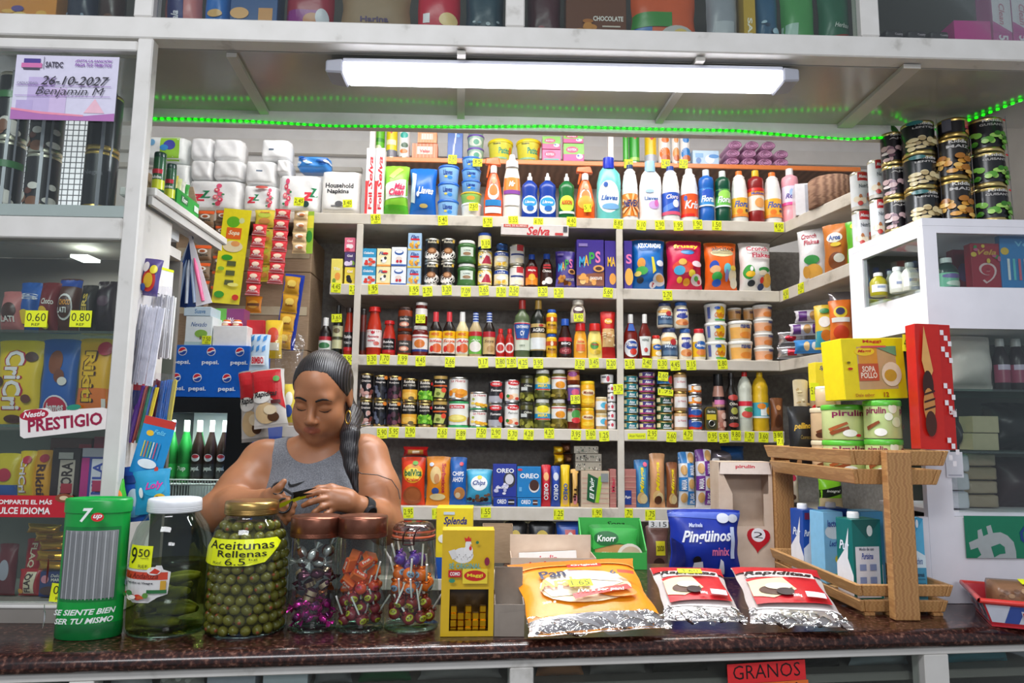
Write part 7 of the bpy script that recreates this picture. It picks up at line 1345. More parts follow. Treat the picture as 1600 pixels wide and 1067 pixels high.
# what carries those two: a carton behind the beige tins
cr('box',1278,1316,606.5,2.19,'plain kraft carton holding up the sweetener box',body='a88c6a',D=.05,mk='p')
plate(1266,1280,598,626,2.18,'yellow price note hanging below the sweetener box','price_note',YEL,[T('5.80',0,.55,.8,.4,'2a2a14','t')],'price tag',.0008,0,'p')
HEART=lambda t: [E(-.02,.64,.3,.24,'f4f0f0'),T(t,-.02,.64,.4,.2,'2a2228','t')]
def heart(px,py,w,Y,d,t,rot):
    W=w*Y/FPX; pts=[(.5*(16*math.sin(a) ** 3)/16,.5+.5*(13*math.cos(a)-5*math.cos(2*a)-2*math.cos(3*a)-math.cos(4*a))/17) for a in np.linspace(0,2*PI,28)[:-1]]
    mb=MB(); n=len(pts); P_=[(x*W,y*W*1.2) for x,y in pts]
    mb.add([(x,0,y) for x,y in P_]+[(x,.002,y) for x,y in P_],[(i,(i+1) % n,n+(i+1) % n,n+i) for i in range(n)],M('c01c28'))
    for y_,f in ((0,0),(.002,1)):
        tri=tessellate_polygon([[Vector((x,z,0)) for x,z in P_]]); mb.add([(x,y_,z) for x,z in P_],[tuple(tt)[::-1] if f else tuple(tt) for tt in tri],M('c01c28'))
    mb.deco(lambda u,v,o: (u*W,-o,v*W*1.2),HEART(t),.0004); p=at(px,py,Y); o=mb.build('heart_price_tag',loc=(p.x,p.y,p.z-W*.6),rot=(0,rot,0)); tag(o,d,'price tag')
heart(1279,645,30,2.12,'red heart price card beside the black pasta bag','5.75',.2)
cr('bag',1237,1278,634,2.15,'black glossy bag with gold script in the upper crate',body='1a1a1c',D=.05,name='pasta_bag',cat='pasta',dec=[T('pellino',-.05,.68,.66,.12,'c8a030','bi',.1),T('Caserecce',.05,.52,.44,.06,'8a7438','i'),E(-.2,.12,.1,.08,'c89a6a')])
cr('bag',1244,1268,592,2.225,'clear bag of dried noodles behind the black pasta bag',body='c8b898',D=.03,name='noodle_bag',cat='noodles',dec=blobs(77,['e8dcb8','a88c5a'],-.4,.1,.4,.9,20,.14,.015))
plate(1224,1237,682,697,2.19-.43,'yellow price note clipped to the crate rail','price_note',YEL,[T('7.1',0,.5,.7,.6,'2a2a14','t')],'price tag',.0008,0,'p').location=at(1229,690,2.17)+Vector((-.02,0,0))
# milk cartons in the lower crate
ZM=ZC+.018
def milk(x0,x1,yt,Y,d,b,top,dec,rz=.16,cap='f2f2f2',sd=None):
    o=it('box',9,x0,x1,yt,d,z=ZM,Y=Y,dy=0,reg=False,body=b,D=.065,name='milk_carton',cat='milk carton',dec=dec,sdec=sd or [],top=top); o.rotation_euler=(0,0,rz)
    H=max(v.co.z for v in o.data.vertices); W=max(v.co.x for v in o.data.vertices)
    if cap: MB().lathe([(.015,0),(.015,.012),(.013,.016),(0,.016)],M(cap),16).build('screw_cap',o,loc=(-W*.3,0,H+.001))
    return o
SPL=lambda c: [('P',[(-.5,0),(.2,0),(.0,.3),(.1,.6),(-.1,.9),(-.2,.5),(-.5,.42)],'ecedf2'),T('Purisima',-.1,.66,.7,.1,'f0f4fc','bi',.2),Rr(-.4,.86,.2,.96,'7a2848')]
PSD=[('P',[(-.5,.0),(.5,0),(.5,.3),(.2,.5),(.3,.9),(0,.6),(-.5,.42)],'ecedf2'),T('Pur',0,.66,.6,.12,'e8f0fc','bi')]
milk(1328,1378,812,1.845,'green and white milk carton at the front with a white recipe panel','15706a','1a7a70',[('P',[(-.5,1),(.5,1),(.0,.76)],'0e5a54'),E(.1,.86,.1,.07,'e4ece8'),Rr(-.42,.02,.4,.66,'e8e6ea'),T('Purisima',-.02,.54,.4,.08,'3a50a0','bi'),T('Modo de uso',-.04,.63,.5,.04,'6a6a7a')]+[Rr(-.3+a,.2+b,-.08+a,.28+b,'8a98c0') for a in (0,.34) for b in (0,.16)],sd=PSD)
milk(1252,1283,797,2.13,'dark blue and white milk carton at the end of the row','2450a8','2a58b8',SPL(0),sd=PSD)
milk(1284,1318,800,2.03,'light blue milk carton between the dark blue and green ones','8cc8ec','6ab4e0',[E(0,.72,.44,.1,'e8f2f8'),T('Leche',0,.56,.5,.08,'3a60a8','bi'),T('lactea',0,.84,.6,.1,'3a58a0','b'),E(.2,.34,.2,.06,'e8d040'),Rr(-.5,.04,.5,.14,'7ab848')],cap=None)
milk(1420,1446,810,1.80,'light blue milk carton beyond the front post','5ab4dc','6ac0e4',[('P',[(-.5,1),(.5,1),(0,.84)],'3a9cc8'),E(.1,.94,.08,.05,'e8eef4'),('P',[(-.5,.56),(.0,.62),(.5,.56),(.5,.4),(-.5,.4)],'d8ecf4'),Rr(-.5,.0,.5,.42,'4a9cc0'),T('la lechera',0,.5,.6,.08,'4a70a8','i'),T('Leche Descremada',0,.34,.7,.05,'28506a')]+[Rr(-.4,.28-k*.05,.4,.295-k*.05,'3a7a98') for k in range(5)],rz=.02,cap=None)
for j,(x0,x1,Y) in enumerate(((1296,1330,2.13),(1345,1382,1.99))):
    milk(x0,x1,795+j*4,Y,('dark blue topped milk carton behind the light blue one','light blue topped milk carton behind the green one')[j],('2450a8','5aa8d8')[j],('2a58b8','7ac0e8')[j],[],cap=('f2f2f2',None)[j],rz=.1)
# goods beyond the stand
it('bag',4,1225,1253,734,'cream bag with red oval label beyond the stand',body='d8c8b0',D=.07,name='coffee_bag',cat='coffee',reg=False,dec=[E(0,.8,.3,.09,'b83048'),E(0,.3,.2,.08,'5a4030'),Rr(-.5,.04,.5,.16,'2a2024')])
it('bag',4,1284,1322,744,'bright green and black grain bag beyond the stand',body='8ad02a',D=.07,name='grain_bag',cat='grain',reg=False,dec=[('P',[(-.5,.3),(.5,.5),(.5,.74),(-.5,.58)],'1c2418'),T('Integral',0,.54,.6,.1,'f0f4e8','i'),Rr(-.5,.04,.5,.34,'c8b48c')])
ptag(4,1229,'1.40',of='cream bag beyond the stand')
it('bag',9,1213,1248,820,'yellow noodle bag leaning by the tall card display',z=ZC+.002,Y=2.355,body='e0c41c',D=.05,name='noodle_bag',cat='noodles',reg=False,dec=[E(0,.5,.24,.3,'a88a10'),E(.1,.3,.1,.2,'5a4a10')])

# ---------------------------------------------------------------- on the counter, right of the middle
def onct(kind,x0,x1,yt,yb,d,lean=0,rz=0,H=None,**k):
    p=onz((x0+x1)/2,yb,ZC); return it(kind,9,x0,x1,yt,d,z=ZC+.001,Y=p.y,dy=0,rz=rz,lean=lean,reg=False,**k)
pg=onct('bag',1048,1163,797,906,'royal blue cake bag with white lettering standing on the counter',D=.07,body='1c34a0',name='cake_bag',cat='cakes',dec=[('P',[(-.5,.9),(.5,.84),(.5,.97),(-.5,.97)],'4a60b8'),T('Pingüinos',.0,.6,.72,.22,'f0f2fa','bi',.12),T('minix',.2,.4,.26,.12,'e87aa8','b'),T('Marinela',-.16,.78,.2,.06,'c8d0ec','bi'),E(.24,.88,.09,.07,'c8ccd8'),E(.38,.88,.07,.06,'b8bcc8'),Rr(.34,.3,.4,.76,'c8d4ee'),E(-.16,.28,.06,.06,'14141c'),('P',[(-.22,.04),(-.04,.04),(-.08,.26),(-.2,.24)],'e8e8ec'),('P',[(.14,.06),(.24,.06),(.22,.26),(.18,.3)],'e4e6f0'),('P',[(-.5,.1),(-.3,.06),(-.36,.5),(-.5,.6)],'14206a')])
# tall empty card display
p=onz(1168,892,ZC); Yd=p.y+.01; W,H,D=84*Yd/FPX,at(1168,722,Yd).z-ZC,.09
cdp=thing('card_display','tall beige empty card display box with a cut-out front','display box',(at(1166,800,Yd).x,Yd,ZC+.0008))
mb=MB(); t=.003
mb.box(-W/2,0,0,-W/2+t,D,H,CARDW).box(W/2-t,0,0,W/2,D,H,CARDW).box(-W/2+t,D-t,0,W/2-t,D,H,CARDW).box(-W/2+t,0,H-t,W/2-t,D-t,H,CARDW).box(-W/2+t,0,0,W/2-t,D-t,t,CARDW)
mb.box(-W/2+t,0,t,W/2-t,t,H*.4,CARDW).box(-W/2+t,0,H*.4,-W/2+.045,t,H*.7,CARDW).box(W/2-.03,0,H*.4,W/2-t,t,H*.7,CARDW).hexa([(-W/2+t,0,H*.7),(-W/2+.045,0,H*.7),(-W/2+.045,t,H*.7),(-W/2+t,t,H*.7),(-W/2+t,0,H*.9),(-W/2+.014,0,H*.9),(-W/2+.014,t,H*.9),(-W/2+t,t,H*.9)],CARDW).box(W/2-.012,0,H*.7,W/2-t,t,H*.9,CARDW)
S=lambda u,v,o: (u*W,-o,v*H); mb.deco(S,[T('RYM',-.4,.48,.05,.1,'c03a48','b',-1.57)]); mb.build('carton',cdp)
fm=MB(); fm.hexa([(-W/2+t,-.004,H*.885),(W/2-t,-.004,H*.885),(W/2-t,-.001,H*.885),(-W/2+t,-.001,H*.885),(-W/2+.008,.0,H*.995),(W/2-.008,.0,H*.995),(W/2-.008,.003,H*.995),(-W/2+.008,.003,H*.995)],M('e4d4c8','p')); fm.deco(lambda u,v,o: (u*W,-.0042+.0036*v-o,H*(.885+.11*v)),[T('pirulin',.0,.62,.36,.36,'d04a58','b')]); fm.build('folded_flap',cdp)
heart(1183,842,36,Yd-.003,'red heart price card stuck on the tall card display','2',.1)
# bags lying on the counter
def lying(x0,x1,yt,yb,L,d,ang,rz,**k):
    p=onz((x0+x1)/2,yb,ZC); W=(x1-x0)*p.y/FPX
    o=make('bag',W,L,k.pop('name','bread_bag'),**k); T_=k.get('T',.03); f_m=MB(); f_m.grid(lambda u,v: ((u-.5)*W*.95*(1+.05*math.sin(v*9)),-T_*.25-.006*math.sin(u*31+v*7)-.004*math.sin(v*15+u*9),-.05*L+v*.2*L+.006*math.sin(u*17)),40,10,glass('f4f2f2',.2,.7,.1,.9)); f_m.build('clear_film',o); o.location=(p.x,p.y+.012,ZC+.016); o.rotation_mode='YXZ'; o.rotation_euler=(-ang,k.get('roll',0),rz); tag(o,d,'bread'); return o
FOIL=M('c0bcbc','s')
PA=[Rr(-.5,.0,.5,.17,FOIL),Rr(-.5,.84,.5,.985,'e8781c'),Rr(-.5,.825,.5,.84,'f4a850'),E(0,.48,.38,.22,'f4dcb0'),('P',[(-.38,.5),(-.1,.72),(.3,.62),(.32,.5),(.0,.34),(-.3,.36)],'ece2d0'),('P',[(-.02,.66),(.28,.58),(.3,.5),(0,.54)],'f4ecd8'),E(.22,.36,.16,.07,'e88a2a'),T('Pan',-.24,.64,.2,.12,'2a3050','b'),T('Arabe',-.18,.5,.42,.12,'f0a040','b'),Rr(-.1,.7,.18,.76,'c82c24'),T('Original',.04,.73,.22,.04,'fbf0e0','b'),('P',[(-.14,.26),(.34,.36),(.32,.42),(-.15,.32)],'c8281e'),T('1Va a ser pan!',.08,.34,.38,.05,'fbf0e0','bi',.18),T('6',.24,.58,.05,.06,'28304a','b'),Rr(.28,.56,.42,.61,'d8442a'),T('200 g',-.34,.24,.1,.03,'fbe8c8')]
ob_=lying(828,1052,880,1003,.25,'large orange bag of flat bread lying on the counter edge',1.13,.1,roll=-.07,body='f0941c',T=.05,seam=.02,dec=PA)
o=plate(904,941,938,956,1.6,'yellow price note reading 1.65 on the orange flat bread bag','price_note',YEL,[T('1.65',0,.5,.76,.7,'5a5a1c','t')],'price tag',.0008,-.05,'p')
def onto(o,src,u,v,off=.004):
    """Lays o on the bulging face of the lying bag src."""
    bpy.context.view_layer.update(); mw=src.matrix_world; me=src.data; xs=[q.co.x for q in me.vertices]; zs2=[q.co.z for q in me.vertices]
    x,z=u*max(xs)*2,v*max(zs2); c=max((q.co for q in me.vertices if abs(q.co.x-x) < .02 and abs(q.co.z-z) < .02),key=lambda q:-q.y)
    o.rotation_mode='YXZ'; o.rotation_euler=src.rotation_euler; o.location=mw @ Vector((x,c.y-off,z))
onto(o,ob_,-.06,.43)
TW_=lambda: [Rr(-.5,0,.5,.18,FOIL),Rr(-.5,.18,.5,.2,'e4e4e6'),('P',[(-.5,.98),(.5,.98),(.5,.8),(-.5,.84)],'b81c24'),Rr(-.4,.7,.4,.83,'e4dcd8'),T('Rapiditas',-.02,.77,.8,.11,'241c1c','bi'),('P',[(-.42,.22),(.44,.26),(.4,.7),(-.44,.66)],'c02028'),('P',[(-.44,.6),(.0,.66),(.1,.44),(-.2,.3),(-.42,.34)],'e4cfa8'),E(-.14,.42,.2,.08,'5a4034'),E(-.1,.48,.16,.06,'e8dcc4'),E(-.05,.38,.1,.06,'3a2c2c'),T('INTEGRAL',.2,.68,.26,.05,'3a2020','b'),T('280g',.06,.3,.1,.05,'f0e0e0'),Rr(.16,.28,.38,.36,'dce4f0')]
r1=lying(1044,1168,895,985,.235,'red and clear bag of wraps with a price note beside the orange bag',1.25,-.06,body='c8bcb8',T=.03,seam=.02,dec=TW_())
r2=lying(1182,1330,893,992,.25,'red and clear bag of wraps lying before the wooden stand',1.25,-.14,body='bcb0ac',T=.03,seam=.02,dec=TW_())
o=plate(1066,1106,918,933,1.6,'yellow price note reading 3.60 on the red wraps bag','price_note',YEL,[T('3.60',0,.5,.7,.66,'5a5a1c','t')],'price tag',.0008,0,'p'); onto(o,r1,-.02,.7)
# green soup box with packets
kp=onz(962,892,ZC); Yk=kp.y+.02
kb=thing('soup_display_box','open green card box of cream soup packets on the counter','display box',(kp.x,Yk,ZC+.0008)); W=98*Yk/FPX; H=at(960,815,Yk).z-ZC; D=.1
mb=MB(); G2=M('3aa848','p'); t=.002
mb.box(-W/2,D,0,W/2,D+t,H,G2).box(-W/2,0,0,W/2,t,H*.35,G2).box(-W/2+t,t,0,W/2-t,D,t,G2)
for s in (-1,1):
    x=s*W/2; mb.hexa([(x-t,t,0),(x+t,t,0),(x+t,D-.001,0),(x-t,D-.001,0),(x-t,t,H*.4),(x+t,t,H*.4),(x+t,D-.001,H*.97),(x-t,D-.001,H*.97)],G2)
mb.deco(lambda u,v,o: (u*W,D-o,v*H),[T('Sopa',.1,.86,.3,.12,'1c3a20','i')]); mb.build('carton',kb)
for j in range(4):
    o=make('bag',W*.74,H*.84,'soup_packet',T=.014,seam=.02,body='2f9a3c',dec=[Rr(-.46,.05,.46,.56,'c8985a'),('P',[(-.5,.97),(.5,.97),(.5,.5),(.1,.6),(-.5,.44)],'3cb04a'),E(-.2,.72,.28,.18,'156a30'),T('Knorr',-.2,.72,.44,.16,'f4f8f0','bi'),E(.34,.3,.3,.3,'e8e0d0'),E(.36,.28,.25,.25,'d0b898'),T('CREMA de\nCHAMPIÑONES',-.2,.3,.4,.18,'f0e4c8','b')])
    o.location=(kp.x+W*.02,Yk+.016+j*.021,ZC+.005); o.rotation_euler=(-.06,0,0); tag(o,f'green cream soup packet, {("first", "second", "third", "fourth")[j]} from the front of the green box','soup packet')
# sweetener box, card trays and small packs behind the cube box
onct('box',681,738,793,905,'yellow sweetener box with a price note standing behind the cube box',D=.08,body='ecd030',name='sweetener_box',dec=[T('Splenda',.02,.8,.64,.14,'2a2a78','bi'),T('375',.08,.62,.5,.14,'20201c','t'),E(-.3,.56,.14,.06,'f4f0e0'),Rr(-.3,.9,0,.94,'c8d4dc'),Rr(-.5,.0,.5,.3,'2a5ab0'),T('Splenda',.1,.2,.5,.08,'f0f0f8','bi')])
def tray(x0,x1,yt,yb,d,D,dec,back=0.0,m=KRAFT):
    p=onz((x0+x1)/2,yb,ZC); Y=p.y; W=(x1-x0)*Y/FPX; H=at((x0+x1)/2,yt,Y).z-ZC; t=.002
    o=MB(); o.box(-W/2,0,0,W/2,t,H,m).box(-W/2,D-t,0,W/2,D,H+back,m).box(-W/2,t,0,-W/2+t,D-t,H,m).box(W/2-t,t,0,W/2,D-t,H,m).box(-W/2+t,t,0,W/2-t,D-t,t,m)
    o.deco(lambda u,v,f: (u*W,-f,v*H),dec); r=o.build('card_tray',loc=(p.x,Y,ZC+.0008)); tag(r,d,'box'); return r,p,W,H
GC=ramp_mat('grey_card','noise',[(.3,'8a7f74'),(.7,'988c80')],30,.8)
a_,p_,W_,H_=tray(773,818,945,995,'grey card tray of stacked paper cards beside the cube box',.1,[('P',[(-.3,.0),(.5,.0),(.5,.8),(-.34,.72)],'94887c')],.06,GC)
for k in range(6):
    o=make('box',W_*.8,.004,'paper_card',D=.08,body='d4d2d4',mk='p'); o.location=(p_.x,p_.y+.05,ZC+.004+k*.0045); o.rotation_euler=(0,0,random.uniform(-.04,.04)); tag(o,'white paper card in the grey tray','paper card','paper cards in the grey tray')
onct('puff',770,822,893,926,'clear wrapped cracker pack with yellow band beyond the grey tray',D=.06,body='d8c8a8',name='cracker_pack',cat='crackers',dec=[Rr(-.44,.1,-.2,.9,'e8d43a'),Rr(-.2,.0,.5,.3,'a8744a'),Rr(-.1,.5,.5,.6,'f0e8d8')])
tray(754,800,822,880,'tall brown card tray of white packets behind the cube box',.07,[],.0)
a2,p2,W2,H2=tray(800,930,872,908,'low beige wafer tray with red lettering',.12,[T('pirulin',-.2,.5,.4,.7,'c83a48','bi')],.05,CARDW)
o=make('box',W2*.7,.05,'wafer_box',D=.03,body='ece6e0',mk='p',dec=[T('pirulin',-.05,.5,.42,.6,'c83a48','bi'),Rr(-.3,.1,.3,.14,'c8a8a8')],top='f0ebe6'); o.location=(p2.x-.01,p2.y+.08,ZC+.02); o.rotation_euler=(-.2,-.05,0); tag(o,'white wafer carton with red lettering leaning in the beige tray','box')
for j,x in enumerate((826,846,868,892,912)):
    o=make('bag',.03,.02,'wrapped_sweet',T=.015,body='e4dcdc',mk='s'); p=at(x,868+(j % 2)*3,p2.y+.03); o.location=(p.x,p2.y+.03+.012*(j % 2),ZC+H2*.55); tag(o,f'silvery wrapped sweet in the beige wafer tray, {ORD[j] if j else "first"} along','sweets')
# bread tray at the far end
bp=onz(1560,968,ZC); bt=thing('bread_tray','red and blue bread tray at the end of the counter','tray',(1.315,1.595,ZC+.001)); bt.rotation_euler=(0,0,-.42)
mb=MB(); W,D,H=.34,.17,.06; R_=M('c02430','g'); t=.004; fl=.02
for (a,b,c_,d_) in (((-W/2,0),(W/2,0),(W/2+fl,-fl),(-W/2-fl,-fl)),((W/2,0),(W/2,D),(W/2+fl,D+fl),(W/2+fl,-fl)),((W/2,D),(-W/2,D),(-W/2-fl,D+fl),(W/2+fl,D+fl)),((-W/2,D),(-W/2,0),(-W/2-fl,-fl),(-W/2-fl,D+fl))):
    P4=[Vector((a[0],a[1],.004)),Vector((b[0],b[1],.004)),Vector((c_[0],c_[1],H)),Vector((d_[0],d_[1],H))]; n_=(P4[1]-P4[0]).cross(P4[3]-P4[0]).normalized()*t
    mb.hexa([P4[0],P4[1],P4[1]-n_,P4[0]-n_,P4[3],P4[2],P4[2]-n_,P4[3]-n_],R_)
    S=lambda u,v,o,P4=P4,n_=n_: tuple((P4[0].lerp(P4[1],u+.5)).lerp(P4[3].lerp(P4[2],u+.5),v)+n_/t*o)
    mb.deco(S,[Rr(-.49,.12,.49,.84,'d4d8e4')]+[('P',[(u,.12),(u+.08,.12),(u+.14,.84),(u+.06,.84)],'3a54a0') for u in (-.42,-.1,.24)]+[Rr(u-.07,.3,u+.07,.68,'d8d8e4') for u in (-.24,.06,.38)]+[T('BIMBO',u,.5,.13,.26,'c8283c','b') for u in (-.24,.06,.38)])
mb.box(-W/2,0,0,W/2,D,.004,R_); mb.build('tray',bt)
rm=MB(); o_=fl+.004; rm.tube([(-W/2-o_,-o_,H),(W/2+o_,-o_,H),(W/2+o_,D+o_,H),(-W/2-o_,D+o_,H),(-W/2-o_,-o_,H)],.006,M('e04038','g'),8,False); rm.build('rim',bt)
for j,(dx,dy_,w_,d) in enumerate(((-.085,.045,.15,'bagged brown bread loaf in the tray nearest the stand'),(.085,.045,.15,'bagged brown bread loaf in the tray farther from the stand'))):
    o=make('puff',w_,.085,'bread_loaf',D=.13,body='8a6448' if j== 0 else '8f6a4c',mk='f',dec=blobs(81+j,['a8835c','6a4a34','c8b49a'],-.44,.2,.44,.9,24,.04,.06)+[Rr(-.1,.1,.4,.3,'303040')]); p=bt.matrix_basis @ Vector((dx,dy_+.04,.006)); o.location=bt.location+Matrix.Rotation(-.42,3,'Z') @ Vector((dx,dy_+.04,.006)); o.rotation_euler=(0,0,-.42+.05*j); tag(o,d,'bread')
o=plate(1527,1562,872,892,1.7,'yellow price note on the bagged bread in the tray','price_note',YEL,[T('1.4',0,.5,.5,.6,'4a4a1c','t')],'price tag',.0008,0,'p'); o.location=bt.location+Matrix.Rotation(-.42,3,'Z') @ Vector((-.07,.06,.096)); o.rotation_euler=(-1.35,0,-.3)

# ---------------------------------------------------------------- packets in the case above and under the counter
ZV=zr1+.0008
def ov(x0,x1,d,body,dec,kind='bag',Y=YF+.08,H=.2,**k):
    W=(at(x1,25,Y).x-at(x0,25,Y).x)*.97; p=at((x0+x1)/2,25,Y); o=make(kind,W,H,k.pop('name','cookie_bag' if kind== 'bag' else 'cookie_box'),**{('T' if kind== 'bag' else 'D'): .06},body=body,dec=dec,**k)
    o.location=(p.x,Y+.03,ZV); tag(o,d+' in the upper glass case','cookies'); return o
ov(-14,88,'orange and violet cracker box at the edge','d88a2a',[Rr(-.5,0,.5,.16,'4a3a80')]+blobs(91,['e8b04a','f0c870','5a4890'],-.4,.05,.4,.3,10,.1,.04),'box')
ov(92,144,'navy snack bag with silver creases','20283c',blobs(92,['8a98a8','3a4a60'],-.4,.05,.4,.3,6,.05,.02)); ov(145,186,'dark brown snack bag beside the case stile','3a2420',[E(0,.2,.3,.08,'6a4a3a')])
ov(246,311,'pink and navy cookie bag','c87878',[Rr(-.34,.1,.1,.5,'2a3070'),T('Gala',-.12,.24,.2,.2,'e8e4f0','bi',1.3),Rr(-.5,.0,.5,.05,'d8a8a0')]); ov(312,356,'bright blue cookie bag with white script','1c68b8',[T('Club',0,.2,.6,.1,'e8f0f8','bi'),E(0,.32,.3,.05,'d8a868')])
ov(358,434,'navy blue cookie box picturing square crackers','1c4880',[Rr(.1,.16,.4,.4,'c88a48'),T('GALLETAS',.28,.12,.4,.05,'e0e8f0','b'),Rr(-.44,.1,-.34,.2,'c8d0d8'),E(-.3,.32,.2,.08,'d8a060')],'box')
ov(438,522,'red and magenta bag of filled cookies','9a2438',[('P',[(-.5,.22),(.2,.16),(.2,.4),(-.5,.4)],'8a2880'),E(.1,.26,.2,.1,'b87848'),E(.3,.3,.14,.12,'c8c8d0'),Rr(-.5,.02,-.3,.16,'d86a2a')]); ov(524,645,'wide brown paper flour bag','94785a',[T('Harina',0,.3,.4,.07,'4a3060','b'),Rr(-.3,.18,.3,.19,'6a3a30'),Rr(-.3,.14,.3,.15,'6a3a30'),Rr(-.2,.1,.2,.11,'6a3a30')],mk='p')
ov(647,722,'bright red cracker bag with white lines','c81c38',[Rr(-.36,.28,-.2,.4,'e8e0e4'),E(.24,.32,.22,.09,'e8c88a'),Rr(-.3,.16,.4,.18,'f0d8d8'),Rr(-.3,.11,.4,.13,'f0d8d8')]); ov(724,790,'dark teal snack bag','24404e',blobs(93,['4a6a7a','a8b4bc'],-.4,.05,.4,.3,8,.06,.02))
ov(822,880,'dark red snack bag with small picture','4a1c24',blobs(94,['8a2c34','b87868','5a6a4a'],-.3,.08,.3,.34,8,.1,.04)); ov(883,980,'brown and violet cookie box with white capitals','6a3c22',[('P',[(-.5,0),(.5,0),(.5,.09),(-.5,.14)],'34307a'),T('CHOCOLATE',.2,.38,.5,.07,'f0e8e0','b'),Rr(.1,.26,.4,.28,'d8c8b8')]+blobs(95,['c8843a','b06a28','8a4a20'],-.44,.14,.0,.36,8,.1,.05),'box')
ov(984,1096,'orange, green and blue bag of mixed cookies','d85a28',[Rr(-.5,.14,-.2,.3,'2a68b0'),Rr(-.5,.3,.1,.5,'3a8a38'),E(.2,.2,.26,.12,'c8c4c0'),E(.24,.2,.12,.08,'e8c870'),E(-.1,.1,.12,.05,'5a4a4a'),E(-.1,.1,.07,.03,'e8e4e0')]); ov(1106,1160,'silver grey sugar bag','9a9ca4',[Rr(-.3,.16,.3,.4,'b8bac0'),E(.1,.08,.14,.04,'8a3a3a')]); ov(1162,1181,'narrow golden pack with vertical lettering','c8a030',[T('SAL',0,.3,.4,.3,'f4ecd8','b',-1.57)],'box'); ov(1183,1222,'blue patterned salt bag','28587a',blobs(96,['a8c4d4','1c3c5a'],-.3,.05,.3,.4,10,.14,.03))
ov(1224,1281,'green and white frosted pack','4a9a50',[Rr(-.5,.0,-.1,.4,'a8c8b8'),Rr(.2,.06,.4,.16,'d8e0dc')]); ov(1284,1336,'green and rust red bag of grains','24684a',[('P',[(-.5,0),(.5,0),(.5,.3),(-.5,.22)],'a03c20'),E(.2,.14,.16,.06,'e08a38'),T('Herbas',.1,.38,.5,.06,'e8ece4','i')])
for j,x in enumerate((1376,1411,1446)):
    for k in range(2):
        o=make('puff',34*1.76/FPX,.034,'cookie_pack',D=.06,body='2c2226',mk='f',dec=[T('Coony',.2,.6,.4,.24,'b8a8b0','b'),Rr(-.3,.2,.3,.34,'6a6068')]); p=at(x+17,25,YF+.09); o.location=(p.x,p.y+.02,ZV+k*.0345); tag(o,f'dark wrapped cookie pack, {("lower", "upper")[k]} row, {("first", "second", "third")[j]} from the case stile','cookies')
ov(1489,1548,'pink and green pad pack','d02a90',[Rr(-.5,.14,.5,.34,'7cc040'),E(-.04,.24,.3,.09,'b81c58'),T('KOTEX',-.04,.24,.44,.07,'f8e8f0','b'),E(.3,.1,.14,.06,'e8e8f4'),E(.2,.13,.06,.03,'4a50a8')],'box',H=.1)
for x0,x1,nm in ((1550,1580,'nearer the pads'),(1581,1612,'farther from the pads')): ov(x0,x1,'white and magenta box reading 5m, '+nm+',','c43a94',[Rr(-.5,.34,.5,1,'e0d8e0'),('P',[(-.5,.34),(.5,.34),(-.5,.5)],'c43a94'),T('5m',0,.2,.5,.2,'f4e8f4','b',-1.57),T('Clean',0,.6,.3,.3,'d07a90','i',-1.57)],'box')
def un(x0,x1,d,body,dec,H=.066,dp=.085,kind='bag',**k):
    p=onC(x0,.0695,dp); q_=onC(x1,.0695,dp); o=make(kind,(q_-p).length*.95,H,k.pop('name','goods_packet'),**{('T' if kind== 'bag' else 'D'): .06},body=body,dec=dec,**k); c=(p+q_)/2+nC*.04; o.location=(c.x,c.y,c.z+.001); o.rotation_euler=(0,0,math.atan2(dC.y,dC.x)); tag(o,d+' under the counter','packet'); return o
un(2,104,'dark green glossy coffee pack','16402e',[E(.1,.8,.3,.2,'2a5a44')]); un(158,232,'white pack with red print','d8d8dc',[T('ORO',-.1,.8,.4,.16,'b83050','b')]); un(236,316,'clear bag of pale beans','b8b4ac',blobs(97,['d8d4cc','9a948a'],-.4,.4,.4,.9,14,.06,.08)); un(320,400,'white carton with blue lettering','c8ccd8',[T('Suave',.2,.8,.4,.16,'3a4a9a','bi')],kind='box'); un(408,482,'white and pale blue carton','dce4ec',[Rr(.1,.7,.4,.8,'5aa0d0'),Rr(-.3,.7,-.1,.76,'8a98a8')],kind='box')
un(486,550,'grey clear wrapped pack','8a8a8c',[]); un(556,645,'green wrapped pack','1c6a3a',[Rr(-.5,.8,.5,1,'2a7a4a')]); un(650,790,'grey white bag of flour','9a9694',[]); un(840,920,'brown and cream bread bag','a8714a',blobs(98,['d8c4a8','8a5434'],-.4,.4,.4,.9,8,.12,.1)); un(925,1020,'grey clear bag of grain','7a7672',[]); un(1025,1120,'black and yellow rice bag','2a2a20',[('P',[(-.4,.7),(.3,.86),(.3,.98),(-.4,.9)],'c8b030')]); un(1255,1330,'black plastic bag','1a1c1e',[]); un(1340,1440,'pale grey bag before the base stile','8a9498',[E(.2,.7,.2,.2,'2a2a2a')]); un(1490,1600,'teal wrapped goods beyond the base stile','4a8a98',[E(.2,.8,.16,.2,'1c2024')])
def note(x0,x1,d0,d1,d,body,dec):
    p,q_=onC(x0,d0,.0385),onC(x1,d0,.0385); W=(q_-p).length; H=d1-d0
    mb=MB(); mb.box(-W/2,-.0008,-H,W/2,0,0,M(body,'p')); mb.deco(lambda u,v,o: (u*W,-.0008-o,(v-1)*H),dec,.0003); c=(p+q_)/2; o=mb.build('paper_sign',loc=c,rot=(0,-.03,math.atan2(dC.y,dC.x))); tag(o,d,'sign')
note(1136,1258,.026,.068,'red paper sign with black hand lettering below the counter','e0282c',[T('GRANOS',0,.56,.86,.7,'1c1414','t')])
note(1150,1262,.0685,.1,'orange paper sign under the red one below the counter','e8702a',[T('COCERA',0,.7,.8,.4,'2a1a14','t')])
